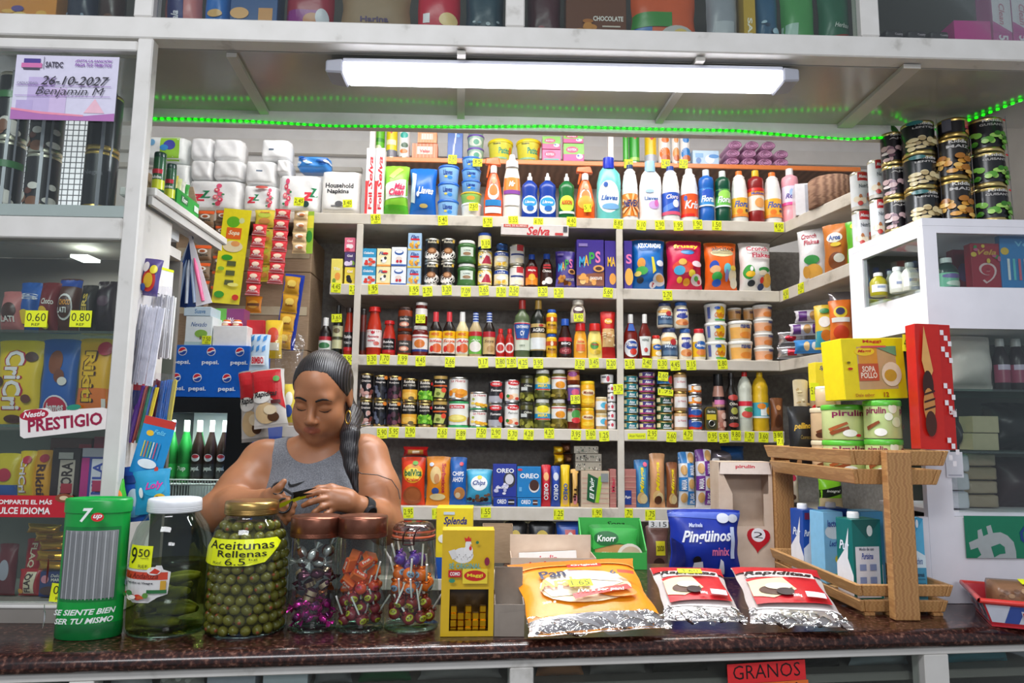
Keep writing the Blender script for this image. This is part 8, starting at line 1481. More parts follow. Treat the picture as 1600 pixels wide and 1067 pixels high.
# ---------------------------------------------------------------- counter, left of the middle: napkin dispenser and glass jars
def SURF(prof,R,H,sy=1.0): return rev(prof,R,H,sy)
p=onz(154,1003,ZC); Yn=p.y; Wn=91*(Yn+.05)/FPX; Hn=at(160,778,Yn+.05).z-ZC; R=Wn/2
nd=thing('napkin_dispenser','green oval napkin dispenser with white lettering beside the glass case','napkin dispenser',(at(148,900,Yn+.05).x,Yn+R*.62+.004,ZC+.001),.12)
GN,GD=M('139a3e','g'),M('0a6a30','g'); prof=[(.99,0),(1,.0),(1,1)]
mb=MB(); mb.lathe([(R*.98,0),(R,.003),(R,.028),(R*.985,.031)],GD,32,sy=.62); mb.lathe([(R*.985,.031),(R*.985,Hn*.9)],GN,32,sy=.62)
S=rev([(.99,0),(.99,1)],R,Hn,.62)
mb.deco(S,[Rr(-.3,.27,.33,.80,'0f7a36'),Rr(-.27,.29,.30,.775,'8a8c8e')]+[Rr(-.27+k*.0335,.29,-.262+k*.0335,.775,'b4b6b8' if k % 2 else '6e7072') for k in range(17)]+[T('7',.0,.895,.1,.1,'f4f6f4','bi'),E(.09,.88,.05,.032,'d8282c'),T('up',.092,.88,.07,.035,'f8f4f4','bi'),T('SE SIENTE BIEN',.05,.215,.52,.04,'e8ece8','bi',.1),T('SER TU MISMO',.05,.155,.48,.04,'e8ece8','bi',.1),E(-.42,.16,.08,.05,'d8dce0'),E(-.43,.11,.07,.03,'e8e4d8'),E(-.44,.22,.04,.03,'c8ccd4'),E(-.46,.48,.05,.09,'c8202c'),T('0',-.46,.48,.04,.07,'f0f0f0','b')],.0006,14,1)
mb.build('body',nd)
mb=MB(); mb.lathe([(R*1.02,Hn*.9),(R*1.025,Hn*.985),(R*.99,Hn),(R*.9,Hn),(R*.88,Hn-.003),(0,Hn-.003)],GN,32,sy=.64); mb.build('lid',nd)
JG=glass('f2fbf6',.035,.4,.02)
def bigjar(x0,x1,yt,yb,prof,d,lidm,lid,wall=.003,tint=None):
    """Clear jar; prof holds (radius share, height share). Returns the thing, its radius, height and base."""
    p=onz((x0+x1)/2,yb,ZC); Yf=p.y; R=(x1-x0)/2*(Yf+.07)/FPX*.958; Yc=Yf+R+.001; X=at((x0+x1)/2,(yt+yb)/2,Yc).x; H=at((x0+x1)/2,yt,Yc).z-ZC
    t=thing('glass_jar',d,'jar',(X,Yc,ZC+.0008)); g=tint or JG
    MB().lathe([(0,.002)]+[(r*R,z*H) for r,z in prof],g,40,cap=False).build('glass_body',t)
    MB().lathe([(prof[0][0]*R,0),(prof[0][0]*R,.003),(0,.0032)],glass('c8e4d8',.15,.5),32,cap=False).build('glass_base',t)
    l=MB(); l.lathe([(r*R,z*H) for r,z in lid],lidm,40)
    for k in range(3):
        if len(lid) > 4: l.lathe([(lid[1][0]*R*1.004,(lid[1][1]+.012*k+.004)*H),(lid[1][0]*R*1.012,(lid[1][1]+.012*k+.007)*H),(lid[1][0]*R*1.004,(lid[1][1]+.012*k+.010)*H)],lidm,40,cap=False)
    l.build('lid',t)
    return t,R,H,Vector((X,Yc,ZC))
GAL=[(.93,0),(.99,.02),(1,.06),(1,.55),(.97,.66),(.86,.78),(.68,.86),(.62,.885),(.62,.91)]
LID=[(.64,.895),(.66,.9),(.66,.97),(.645,.995),(.6,1),(0,.998)]
jt,R1,H1,c1=bigjar(206,327,778,1000,GAL,'gallon glass jar of pickled cucumbers with a white lid',M('e4e6ea','g'),LID)
b_=MB(); b_.lathe([(0,.006),(R1*.93,.006),(R1*.955,.012),(R1*.97,H1*.5),(0,H1*.5)],glass('dcdca0',.02,.12,.1),36,cap=False); b_.build('brine',jt)
S=rev([(r,z) for r,z in GAL],R1,H1)
mb=MB(); mb.deco(lambda u,v,o: S(u*.68-.07,v,o),[('P',[(-.36,.64-.34),(-.36,.30),(-.4,.42),(-.38,.50),(.12,.50),(.14,.53),(.2,.53),(.22,.5),(.3,.48),(.28,.32),(.18,.30),(.08,.26),(-.14,.255),(-.26,.3)],'d8d6d4'),Rr(-.36,.425,.27,.48,'c8442c'),T('La Andaluza',-.05,.452,.44,.04,'7a2418','i'),E(.12,.49,.08,.03,'e4e0dc'),('P',[(.07,.475),(.13,.51),(.19,.49),(.16,.468)],'c83a24'),T('Pepinillos en Vinagre',-.06,.4,.36,.018,'30303a'),Rr(-.36,.37,-.28,.41,'9a98b0'),Rr(.2,.34,.26,.42,'c89a30'),Rr(.06,.33,.27,.355,'2a6a3a')]+blobs(101,['3a7a34','c85a2a','e8e4d8','c83a2a','5a8a3a'],-.24,.29,.1,.34,12,.045,.018),.0005,14,6); mb.build('label',jt)
mb=MB(); mb.deco(S,[Rr(-.25,.5,-.01,.67,YEL),T('9',-.185,.595,.07,.12,'1c1c14','t'),T('50',-.08,.62,.1,.055,'1c1c14','t'),Rr(-.1,.58,-.03,.583,'1c1c14'),T('REF',-.07,.525,.08,.022,'1c1c14','t')],.001,14,6); o=mb.build('price_note',loc=jt.location); o.location += Vector((0,-.0012,0)); tag(o,'yellow price note reading 9.50 stuck on the pickle jar','price tag')
PKM=ramp_mat('pickle_skin','noise',[(.3,'5a6420'),(.55,'7c8030'),(.75,'98943c')],50,.3,bump=.4)
def pickle(L,r):
    return MB().tube([(-L/2+L*k/10,.1*L*math.sin(PI*k/10),0) for k in range(11)],[r*max(.25,math.sin(PI*(k+.6)/11.2) ** .45) for k in range(11)],PKM,10)
PKS=[(-.01,-.03,.022,.0,0,.11),(.0,-.012,.06,.5,.1,.10),(.022,-.034,.088,-.1,-.2,.085),(-.034,-.02,.055,1.2,.1,.08),(.03,-.02,.048,.2,0,.09),(-.02,.02,.03,.3,0,.1),(.02,.03,.045,-.4,0,.1),(-.02,.01,.085,.2,.2,.1),(.025,.005,.118,.3,-.1,.09),(-.01,.035,.1,0,.1,.1)]
for j,(x,y,z,rz,ry,L) in enumerate(PKS):
    f=R1/.095; o=pickle(L*f,.0145*f).build('pickle',loc=c1+Vector((x*f,y*f,z*f*1.02)),rot=(0,ry,rz)); tag(o,'dark green pickled cucumber in the white-lidded jar','pickle','pickles in the gallon jar')
jt,R2,H2,c2=bigjar(326,451,782,1001,GAL,'gallon glass jar of stuffed green olives with a golden lid',M('b8965a','m'),LID)
OLM=ramp_mat('olive_skin','noise',[(.3,'635a1c'),(.7,'857a2c')],40,.25); PIM=M('a8502a','g')
ro=.0112; om=MB(); om.sphere((0,0,0),ro,OLM,12,(1,1,1.12)); om.lathe([(.0036,ro*1.06),(.003,ro*1.13),(0,ro*1.14)],PIM,8,cap=False)
o0=None; rnd=random.Random(5); cnt=0; zr=ro*1.3; row=0
prof_r=lambda z: np.interp(z/H2,[q[1] for q in GAL],[q[0] for q in GAL])*R2
while zr < H2*.845:
    for Rr_,a0_,a1_ in ((prof_r(zr)-ro*1.25,-PI*.62,PI*.62),):
        n=int((a1_-a0_)*Rr_/(ro*2.06))
        for k in range(n):
            if cnt >= 290: break
            a=a0_+(a1_-a0_)*(k+(.5 if row % 2 else 0))/n; jr=rnd.uniform(-.0003,0); o=om.build('olive') if o0 is None else dup(o0); o0=o0 or o; cnt += 1
            o.location=(c2.x+(Rr_+jr)*math.sin(a),c2.y-(Rr_+jr)*math.cos(a),ZC+zr+rnd.uniform(-.0018,.0018)); o.rotation_euler=(rnd.uniform(0,6),rnd.uniform(0,6),rnd.uniform(0,6))
            tag(o,'green pimento-stuffed olive in the golden-lidded jar','olive','olives in the gallon jar')
    zr += ro*1.86; row += 1
mb=MB(); mb.lathe([(0,.006)]+[(max(.001,prof_r(z)-ro*2.6),z) for z in np.linspace(.008,H2*.83,12)]+[(0,H2*.835)],OLM,24,cap=False); o=mb.build('olive_mass',loc=c2+Vector((0,0,.0008))); o['kind']='stuff'; tag(o,'packed inner mass of green olives in the golden-lidded jar','olives')
S=rev(GAL,R2,H2)
mb=MB(); mb.deco(S,[('P',[(-.44,.545),(-.3,.73),(.34,.735),(.38,.7),(.22,.56),(.1,.54),(-.2,.535)],YEL),T('Aceitunas',.02,.69,.56,.06,'14140e',''),T('Rellenas',.04,.628,.38,.048,'14140e',''),T('6.5',.0,.572,.15,.05,'14140e','t'),T('Ref',-.14,.562,.08,.02,'14140e','t'),T('kg',.13,.585,.06,.02,'14140e','t')],.001,14,8); o=mb.build('price_note',loc=c2+Vector((0,-.0012,.0008))); tag(o,'large yellow handwritten olive price note on the golden-lidded jar','price tag')
CYL=[(.95,0),(.99,.015),(1,.05),(1,.80),(.97,.83)]; CL=[(.99,.815),(1.02,.82),(1.02,.985),(1.0,1),(0,.998)]
TAP=[(.95,0),(1,.02),(1,.1),(.93,.4),(.78,.72),(.72,.82),(.72,.85)]
CU=ramp_mat('copper_lid','noise',[(.3,'7a4a3a'),(.7,'9a6450')],30,.3,.85)
def wrapped(kind,cols,r=.013):
    a=MB(); c1_,c2_=cols[0],cols[-1]
    if kind== 'twist':
        a.sphere((0,0,0),r*.8,M(c1_,'s'),8,(1.25,.8,.8)); a.lathe([(r*.82,-r*.3),(r*.84,r*.3)],M(c2_,'s'),8,cap=False)
        for s in (-1,1): a.grid(lambda u,v: (s*r*(.9+.9*v),(u-.5)*2*r*(.12+.75*v),r*.25*v*math.sin(u*14)),8,2,M(c1_,'s'))
    elif kind== 'square':
        a.box(-r,-r*.75,-r*.5,r,r*.75,r*.5,M(c1_,'g'),r*.15); a.deco(lambda u,v,o: (u*2*r,-r*.75-o,(v-.5)*r),[Rr(-.5,.2,.5,.8,c2_),T('Frut',0,.5,.6,.4,'f4ece0','b')],.0003)
    else:
        a.sphere((0,0,0),r,M(c1_,'g'),12); a.tube([(0,0,r*.7),(0,0,r*4.6)],r*.16,M('f0efea','g'),8); a.lathe([(r*.5,r*.8),(r*.7,r*1.3),(r*.3,r*1.15)],M(c1_,'s'),8,cap=False)
        a.deco(lambda u,v,o: (math.sin(u*1.6)*math.cos(v-.5)*(r+o),-math.cos(u*1.6)*math.cos(v-.5)*(r+o),math.sin(v-.5)*(r+o)),[E(0,.5,.42,.5,c2_),T('POP',0,.5,.5,.4,'5a2a10','b')],.0003,6,4)
    return a
def fill(c,prof,R,H,ztop,plan,seed,where):
    rr=random.Random(seed); placed=[]; protos={}; tot=sum(q[0] for q in plan); made=0
    for qi,(n,kind,cols,r,z0,z1,name,d) in enumerate(plan):
        for k in range(n):
            for tr in range(260):
                z=rr.uniform(z0,z1); RR=np.interp(z/H,[q[1] for q in prof],[q[0] for q in prof])*R-r*1.55; a=rr.uniform(-2.0,2.0); q_=RR*(1 if rr.random() < .75 else rr.uniform(.3,.7))
                P_=Vector((q_*math.sin(a),-q_*math.cos(a),max(z,r*1.6)))
                if all((P_-p2).length > (r+r2)*.92 for p2,r2 in placed): break
            else: continue
            placed.append((P_,r)); key=(qi,)
            o=wrapped(kind,cols,r).build(name) if key not in protos else dup(protos[key]); protos.setdefault(key,o)
            o.location=c+P_
            o.rotation_euler=(rr.uniform(-.5,.5),rr.uniform(-.6,.6)+(PI if rr.random() < .3 and kind== 'pop' and z > H*.45 else 0),rr.uniform(-1,1)) if kind== 'pop' else (rr.uniform(-1,1),rr.uniform(-1.2,1.2),rr.uniform(-.8,.8))
            tag(o,f'{d} {where}','sweets',f'{d} {where}')
jt,R3,H3,c3=bigjar(453,528,806,991,CYL,'straight glass jar of dark and silver sweets with copper lid, beside the olives',CU,CL)
fill(c3,CYL,R3,H3,.75,[(24,'twist',('d02c98','6a2a60'),.0135,.012,.055,'wrapped_sweet','magenta foil sweet'),(16,'twist',('5a2c40','d8b89a'),.0165,.04,.12,'wrapped_sweet','dark plum wrapped sweet'),(20,'twist',('d8d4d4','8a4a34'),.0165,.07,.165,'wrapped_sweet','silver wrapped sweet'),(12,'twist',('a85a30','e8c8a0'),.0155,.05,.165,'wrapped_sweet','brown wrapped sweet')],31,'in the jar beside the olives')
jt,R4,H4,c4=bigjar(527,602,806,991,CYL,'straight glass jar of orange sweets and lollipops with copper lid',CU,CL)
fill(c4,CYL,R4,H4,.7,[(14,'pop',('8a303a','b8b830'),.0125,.015,.07,'lollipop','dark red and yellow lollipop'),(18,'square',('f0702e','e04a2e'),.0155,.015,.15,'wrapped_sweet','orange square sweet'),(9,'square',('f4c828','e89028'),.015,.02,.15,'wrapped_sweet','yellow square sweet'),(10,'pop',('e0502e','d03e58'),.0125,.05,.14,'lollipop','orange red lollipop')],32,'in the middle copper-lidded jar')
jt,R5,H5,c5=bigjar(601,688,814,990,TAP,'tapered clip-top glass jar of orange and violet lollipops',glass('e8d0c8',.2,.5,.05),[(.7,.87),(.74,.88),(.74,.93),(.66,.97),(.55,.985),(0,.98)])
gk=MB(); gk.lathe([(.76*R5,H5*.85),(.79*R5,H5*.86),(.76*R5,H5*.872)],M('d86a4a','g'),36,cap=False); gk.lathe([(.775*R5,H5*.905),(.78*R5,H5*.91),(.775*R5,H5*.92)],M('c86048','g'),36,cap=False); gk.build('rubber_seal',jt)
ck_=MB()
for s in (-.28,.1): ck_.tube([(s*R5,-.8*R5,H5*.80),(s*R5,-.84*R5,H5*.87),(s*R5+.004,-.8*R5,H5*.93),(s*R5+.012,-.72*R5,H5*.955)],.0016,M('4a3030','m'),8)
ck_.tube([(-.28*R5,-.8*R5,H5*.80),(.1*R5,-.8*R5,H5*.80)],.0016,M('4a3030','m'),8); ck_.tube([(.8*R5*math.cos(a),.8*R5*math.sin(a),H5*.835) for a in np.linspace(0,2*PI,25)],.0014,M('4a3030','m'),8); ck_.build('wire_clip',jt)
fill(c5,TAP,R5,H5,.6,[(16,'pop',('8a2c28','c0c03a'),.0135,.018,.06,'lollipop','dark red and lime lollipop'),(17,'pop',('f27224','8aa8c8'),.0145,.05,.12,'lollipop','bright orange lollipop'),(8,'pop',('5a349a','7a60b8'),.0135,.08,.15,'lollipop','violet lollipop')],33,'in the clip-top jar')
# yellow box with a window of golden cubes
p=onz(731,995,ZC); W,D=79*p.y/FPX,.06; H=at(731,829,p.y).z-ZC; t=.002; BX=M('d8b020','g')
qb=thing('cube_box','yellow soup cube box with a hen and a window of golden cubes','box',(at(731,900,p.y).x,p.y,ZC+.0008),.04)
mb=MB(); w0,w1,h0,h1=-W*.34,W*.40,H*.05,H*.44
fq(mb,[(-W/2,0,0),(W/2,0,0),(W/2,0,H),(-W/2,0,H)],[(w0,0,h0),(w1,0,h0),(w1,0,h1),(w0,0,h1)],(0,1,0),t,BX)
mb.box(-W/2,t,0,-W/2+t,D,H,BX).box(W/2-t,t,0,W/2,D,H,BX).box(-W/2+t,D-t,0,W/2-t,D,H,M('5a4018')).box(-W/2+t,t,H-t,W/2-t,D-t,H,M('e0ba28')).box(-W/2+t,t,0,W/2-t,D-t,t,BX)
S=lambda u,v,o: (u*W,-o,v*H)
mb.deco(S,[E(-.1,.76,.2,.075,'e8e4e0'),('P',[(-.3,.72),(-.38,.8),(-.26,.82),(-.2,.74)],'dcd8d4'),E(.0,.86,.06,.05,'ece8e4'),E(0,.8,.09,.06,'ece8e4'),('P',[(-.06,.895),(-.08,.935),(-.03,.92),(0,.945),(.03,.92),(.05,.935),(.05,.895)],'d8302a'),E(.04,.83,.025,.02,'d8302a'),E(.05,.86,.02,.008,'e89a30')]+[E(-.25+.04*k,.73+.02*(k % 3),.008,.005,'8a8480') for k in range(9)]+[T('SÉ ORIGINAL',-.06,.67,.6,.065,'6aa8a0','b'),Rr(-.37,.56,-.12,.625,'c01f2a'),T('COMO',-.245,.592,.19,.035,'f8f0ec','b'),Rr(-.1,.5,.37,.64,'ecd038'),E(.135,.575,.21,.05,'c8241e'),T('Maggi',.135,.575,.3,.04,'f4dc30','b'),E(.36,.71,.05,.04,'8a2040'),E(.17,.89,.03,.015,'3a7a50'),E(-.3,.53,.06,.02,'3a8a6a')],.0004); mb.build('carton',qb)
cu=None; s=.0145; rr=random.Random(8)
for k in range(4):
    for j in range(5):
        if k== 3 and j in (1,3): continue
        o=MB().box(-s/2,-s/2,0,s/2,s/2,s*.95,M('d8a020','m'),.0016).build('gold_cube') if cu is None else dup(cu); cu=cu or o
        o.location=qb.matrix_basis @ Vector((w0+.009+j*.0158,t+.012+rr.uniform(0,.004),h0+.001+k*s*.96)); o.location=Vector(qb.location)+Matrix.Rotation(.04,3,'Z') @ Vector((w0+.009+j*.0158,t+.012+rr.uniform(0,.003),t+.0008+k*s)); o.rotation_euler=(0,0,.04+rr.uniform(-.08,.08)); tag(o,'gold foil soup cube behind the box window','soup cube','gold cubes in the yellow box')
# ---------------------------------------------------------------- the seller
A_=lambda x,y,Y: np.array(at(x,y,Y+(.065 if Y < 1.76 else 0)))
class Field:
    """A distance field on a grid, melted together from simple solids and meshed as one closed surface."""
    def __init__(s,xs,ys,zs): s.x,s.y,s.z=xs,ys,zs; s.D=np.full((len(xs),len(ys),len(zs)),.06,np.float32)
    def sub(s,lo,hi,pad=.055):
        r=[]
        for g,a,b in zip((s.x,s.y,s.z),lo,hi): r.append(slice(max(0,np.searchsorted(g,a-pad)-1),min(len(g),np.searchsorted(g,b+pad)+1)))
        return tuple(r),s.x[r[0]][:,None,None],s.y[r[1]][None,:,None],s.z[r[2]][None,None,:]
    def mix(s,r,d,k,cut=False):
        a=s.D[r]
        if cut: d=-d; h=np.clip(.5-.5*(a-d)/k,0,1); s.D[r]=a*(1-h)+d*h+k*h*(1-h)
        else: h=np.clip(.5+.5*(d-a)/k,0,1); s.D[r]=d*(1-h)+a*h-k*h*(1-h)
    def cap(s,a,b,ra,rb=None,k=.015,cut=False):
        a,b=np.array(a,float),np.array(b,float); rb=ra if rb is None else rb; m=max(ra,rb)
        r,X,Y,Z=s.sub(np.minimum(a,b)-m,np.maximum(a,b)+m); ba=b-a; L=max((ba ** 2).sum(),1e-9)
        h=np.clip(((X-a[0])*ba[0]+(Y-a[1])*ba[1]+(Z-a[2])*ba[2])/L,0,1)
        d=np.sqrt((X-a[0]-ba[0]*h) ** 2+(Y-a[1]-ba[1]*h) ** 2+(Z-a[2]-ba[2]*h) ** 2)-(ra+(rb-ra)*h)
        s.mix(r,d.astype(np.float32),k,cut); return s
    def chain(s,pts,rs,k=.012):
        for i in range(len(pts)-1): s.cap(pts[i],pts[i+1],rs[i],rs[i+1],k)
        return s
    def ell(s,c,rad,Rm=np.eye(3),k=.03,cut=False):
        c=np.array(c,float); m=max(rad); r,X,Y,Z=s.sub(c-m,c+m); q=[(X-c[0])*Rm[0][i]+(Y-c[1])*Rm[1][i]+(Z-c[2])*Rm[2][i] for i in range(3)]
        k0=np.sqrt(sum((q[i]/rad[i]) ** 2 for i in range(3))); k1=np.sqrt(sum((q[i]/rad[i] ** 2) ** 2 for i in range(3)))+1e-9
        s.mix(r,(k0*(k0-1)/k1).astype(np.float32),k,cut); return s
    def mesh(s):
        D=s.D; n=D < 0; sh=[D.shape[i]-1 for i in range(3)]; cnt=np.zeros(sh,np.int8)
        C8=[(i,j,k) for i in (0,1) for j in (0,1) for k in (0,1)]; sl=lambda o: tuple(slice(o[i],o[i]+sh[i]) for i in range(3))
        for o in C8: cnt += n[sl(o)]
        act=(cnt > 0) & (cnt < 8); ix=np.argwhere(act); vid=np.full(sh,-1,np.int32); vid[act]=np.arange(len(ix))
        g=(s.x,s.y,s.z); P=np.zeros((len(ix),3)); N=np.zeros(len(ix))
        for o in C8:
            for ax in range(3):
                if o[ax]: continue
                e=list(o); e[ax]=1; ia,ib=ix+o,ix+e; da,db=D[tuple(ia.T)],D[tuple(ib.T)]; m=(da < 0) != (db < 0); t=np.where(m,da/np.where(m,da-db,1),0)
                pa=np.stack([g[q][ia[:,q]] for q in range(3)],1); pb_=np.stack([g[q][ib[:,q]] for q in range(3)],1); P += np.where(m[:,None],pa+(pb_-pa)*t[:,None],0); N += m
        P /= N[:,None]; F=[]
        for ax in range(3):
            u,v=[q for q in range(3) if q != ax]; a=[slice(None)]*3; b=[slice(None)]*3; a[ax]=slice(0,-1); b[ax]=slice(1,None)
            na,nb_=n[tuple(a)],n[tuple(b)]; e=np.argwhere(na != nb_); e=e[(e[:,u] > 0) & (e[:,v] > 0) & (e[:,u] < sh[u]) & (e[:,v] < sh[v])]; ins=na[tuple(e.T)]
            q=[]
            for du,dv in ((1,1),(0,1),(0,0),(1,0)):
                c=e.copy(); c[:,u] -= du; c[:,v] -= dv; q.append(vid[tuple(c.T)])
            q=np.stack(q,1); fl=ins if ax != 1 else ~ins; q[~fl]=q[~fl][:,::-1]; F.append(q)
        return P,np.concatenate(F)
def to_obj(P,F,mats,name,parent,mi=None,smooth=2):
    me=bpy.data.meshes.new(name); me.from_pydata((P-np.array(parent.location) if parent else P).tolist(),[],F.tolist())
    for m in mats: me.materials.append(m)
    me.polygons.foreach_set('use_smooth',[True]*len(F))
    if mi is not None: me.polygons.foreach_set('material_index',mi.astype(int).tolist())
    bm=bmesh.new(); bm.from_mesh(me)
    for _ in range(smooth): bmesh.ops.smooth_vert(bm,verts=bm.verts,factor=.5,use_axis_x=True,use_axis_y=True,use_axis_z=True)
    bm.to_mesh(me); bm.free(); me.update(); o=bpy.data.objects.new(name,me); C.objects.link(o); o.parent=parent; return o
hs=.0032
cx=A_(490,760,1.98)
gx=np.arange(A_(300,760,1.9)[0],A_(645,760,1.95)[0],hs); gy=np.arange(1.60,2.24,hs*1.1)
gz=np.concatenate([np.arange(-.02,1.06,.012),np.arange(1.06,A_(500,535,1.88)[2],hs)])
# head frame: x to the viewer's right, f out of the face, u up
f_=np.array([-.09,-.90,-.36]); f_ /= np.linalg.norm(f_); u_=np.array([.03,-.38,.9]); u_ -= f_*(u_ @ f_); u_ /= np.linalg.norm(u_); x_=np.cross(u_,-f_)*-1
if x_[0] < 0: x_=-x_
HM=np.stack([x_,f_,u_],1); HO=A_(505,617,1.945)
hd=lambda x,f,u: HO+HM @ np.array([x,f,u])
B=Field(gx,gy,gz)
def head(B):
    B.ell(hd(0,.0,.035),(.074,.094,.084),HM,.02); B.ell(hd(0,.026,-.05),(.06,.062,.066),HM,.03); B.ell(hd(0,.066,-.098),(.022,.018,.018),HM,.03)
    for s in (-1,1):
        B.ell(hd(s*.036,.054,-.04),(.027,.026,.03),HM,.03); B.ell(hd(s*.045,.03,-.078),(.018,.03,.02),HM,.03)
    B.cap(hd(-.036,.077,.018),hd(.036,.077,.018),.014,None,.02)
    for s in (-1,1):
        B.ell(hd(s*.031,.102,-.004),(.017,.018,.011),HM,.014,True); B.ell(hd(s*.031,.0735,-.006),(.0165,.0145,.0125),HM,.006)
    B.cap(hd(0,.088,.004),hd(0,.107,-.036),.0075,.0115,.012)
    for s in (-1,1): B.ell(hd(s*.0115,.098,-.041),(.0085,.011,.0075),HM,.007)
    B.ell(hd(0,.078,-.066),(.028,.015,.018),HM,.018)
    for s in (-1,1): B.cap(hd(s*.003,.0945,-.0615),hd(s*.021,.085,-.0655),.004,.0024,.004); B.cap(hd(0,.0945,-.0715),hd(s*.018,.086,-.068),.0056,.003,.004)
    for s in (-1,1):
        B.ell(hd(s*.073,-.006,-.004),(.007,.018,.03),HM,.008); B.ell(hd(s*.081,.0,.0),(.004,.010,.019),HM,.004,True)
head(B)
NB=A_(505,705,1.995)
B.cap(hd(0,-.02,-.055),NB,.05,.056,.03)
SLp,SRp=A_(409,722,1.985),A_(575,713,2.0)
T_=Field(gx,gy,gz)
for Fd in (B,T_):
    Fd.cap(NB+[0,.02,-.02],SLp+[.02,.01,.0],.05,.052,.04); Fd.cap(NB+[0,.02,-.02],SRp+[-.02,.01,.0],.05,.053,.04)
    Fd.ell(A_(493,748,2.02),(.162,.105,.11),np.eye(3),.05); Fd.ell(A_(493,790,2.02),(.165,.115,.12),np.eye(3),.05); Fd.ell(A_(492,855,2.02),(.155,.11,.16),np.eye(3),.05); Fd.ell(A_(492,950,2.03),(.18,.125,.16),np.eye(3),.06)
    for x in (450,533): Fd.ell(A_(x,782,1.945),(.074,.062,.066),np.eye(3),.04)
ELL,ELR=A_(338,800,1.86),A_(602,822,1.93); WL,WR=A_(410,783,1.725),A_(563,793,1.745)
B.chain([SLp,(SLp+ELL)/2+[.008,-.005,-.006],ELL],[.057,.054,.045],.035); B.chain([ELL,ELL*.6+WL*.4+[0,0,.004],WL],[.045,.043,.028],.02)
B.chain([SRp,(SRp+ELR)/2+[.004,-.005,.0],ELR],[.057,.055,.046],.035); B.chain([ELR,ELR*.6+WR*.4,WR],[.046,.042,.027],.02)
for s in (-1,1): B.chain([A_(492,950,2.03)*[1,1,0]+[s*.09,0,.85],np.array([cx[0]+s*.09,2.0,.48]),np.array([cx[0]+s*.09,2.03,.06])],[.095,.062,.045],.04); B.cap([cx[0]+s*.09,2.03,.035],[cx[0]+s*.1,1.88,.025],.036,.028,.02)
def hand(palm,fingers,thumb):
    for a,b,r1,r2 in palm: B.cap(a,b,r1,r2,.012)
    for q,r in fingers: B.chain(q,[r,r*.95,r*.9,r*.78][:len(q)],.0035)
    B.chain(thumb[0],thumb[1],.006)
P3=lambda*q: [A_(*p) for p in q]
# her left hand (towards the viewer's right), holding the paper
hand([(WR,A_(545,783,1.725),.025,.023),(A_(545,776,1.725),A_(521,771,1.715),.019,.014),(A_(545,789,1.72),A_(522,790,1.71),.019,.013),(A_(545,783,1.72),A_(520,780,1.712),.02,.014)],
     [(P3((518,769,1.712),(500,768,1.70),(480,773,1.695),(464,778,1.695)),.0088),(P3((517,778,1.707),(500,780,1.69),(484,785,1.687),(474,790,1.69)),.0088),(P3((518,787,1.705),(503,792,1.688),(492,800,1.687),(486,807,1.692)),.0084),(P3((521,796,1.707),(510,803,1.692),(502,812,1.69)),.0076)],
     (P3((543,771,1.74),(518,762,1.735),(498,764,1.722),(480,771,1.71)),[.014,.0105,.0092,.0078]))
# her right hand, thumb through the scissors
hand([(WL,A_(425,781,1.70),.026,.023),(A_(424,774,1.70),A_(437,775,1.685),.019,.014),(A_(424,790,1.70),A_(436,793,1.685),.019,.013)],
     [(P3((438,777,1.683),(452,781,1.672),(459,789,1.675),(456,796,1.688)),.0088),(P3((437,785,1.682),(450,791,1.67),(456,800,1.674),(452,806,1.688)),.0088),(P3((436,793,1.683),(447,801,1.672),(452,810,1.677),(447,815,1.69)),.0084),(P3((434,800,1.686),(442,809,1.677),(445,818,1.682)),.0076)],
     (P3((420,773,1.70),(429,767,1.685),(437,761,1.678),(444,752,1.678)),[.0135,.0105,.0092,.0075]))
pr=thing('person','dark-haired person in a grey sleeveless top cutting yellow paper behind the counter','person',(cx[0],2.02,0))
P,F=B.mesh(); fc=P[F].mean(1); lc_=(fc-HO) @ HM
lip=(np.abs(lc_[:,0]) < .024) & (lc_[:,1] > .078) & (((lc_[:,2]+.0672)/.0098) ** 2+(lc_[:,0]/.0235) ** 2 < 1)
SK,LIP=M('a06a48','k'),M('96543f','k')
to_obj(P,F,[SK,LIP],'body',pr,lip)
def surf(x,u,off=0.0):
    """The face's skin along f at local (x, u)."""
    ts=np.arange(.14,-.02,-.0008); pts=np.array([hd(x,t,u) for t in ts]); i=[np.clip(np.searchsorted(g,pts[:,k]),1,len(g)-1) for k,g in enumerate((gx,gy,gz))]
    def val(a,b,c): return B.D[a,b,c]
    fx=[(pts[:,k]-g[i[k]-1])/(g[i[k]]-g[i[k]-1]) for k,g in enumerate((gx,gy,gz))]; v=0
    for a in (0,1):
        for b in (0,1):
            for c in (0,1): v=v+val(i[0]-1+a,i[1]-1+b,i[2]-1+c)*(fx[0] if a else 1-fx[0])*(fx[1] if b else 1-fx[1])*(fx[2] if c else 1-fx[2])
    j=int(np.argmax(v < 0)); return hd(x,ts[j]+off,u)
HB=M('17110f','c'); off=np.array(pr.location)
for s in (-1,1):
    q=[surf(s*x,u,.0002) for x,u in ((.012,.0145),(.02,.0185),(.03,.0215),(.04,.021),(.05,.014))]; MB().tube([a-off for a in q],[.0022,.0031,.003,.0024,.0009],HB,8).build('eyebrow',pr)
    q=[surf(s*x,u,.0003) for x,u in ((.0165,-.0125),(.023,-.0155),(.031,-.0168),(.039,-.0155),(.047,-.0105))]; MB().tube([a-off for a in q],[.0006,.0013,.0017,.0017,.0008],HB,8).build('eyelashes',pr)
    q=[surf(s*x,u,-.0006) for x,u in ((.018,.0005),(.025,.0042),(.033,.0052),(.041,.003))]; MB().tube([a-off for a in q],[.0004,.0008,.0009,.0004],M('7a4c34','k'),6).build('eyelid_crease',pr)
    q=surf(s*.008,-.0475,-.0015); MB().sphere(q-off,.0019,M('5a3626','k'),8,(1.2,1,.8)).build('nostril',pr)
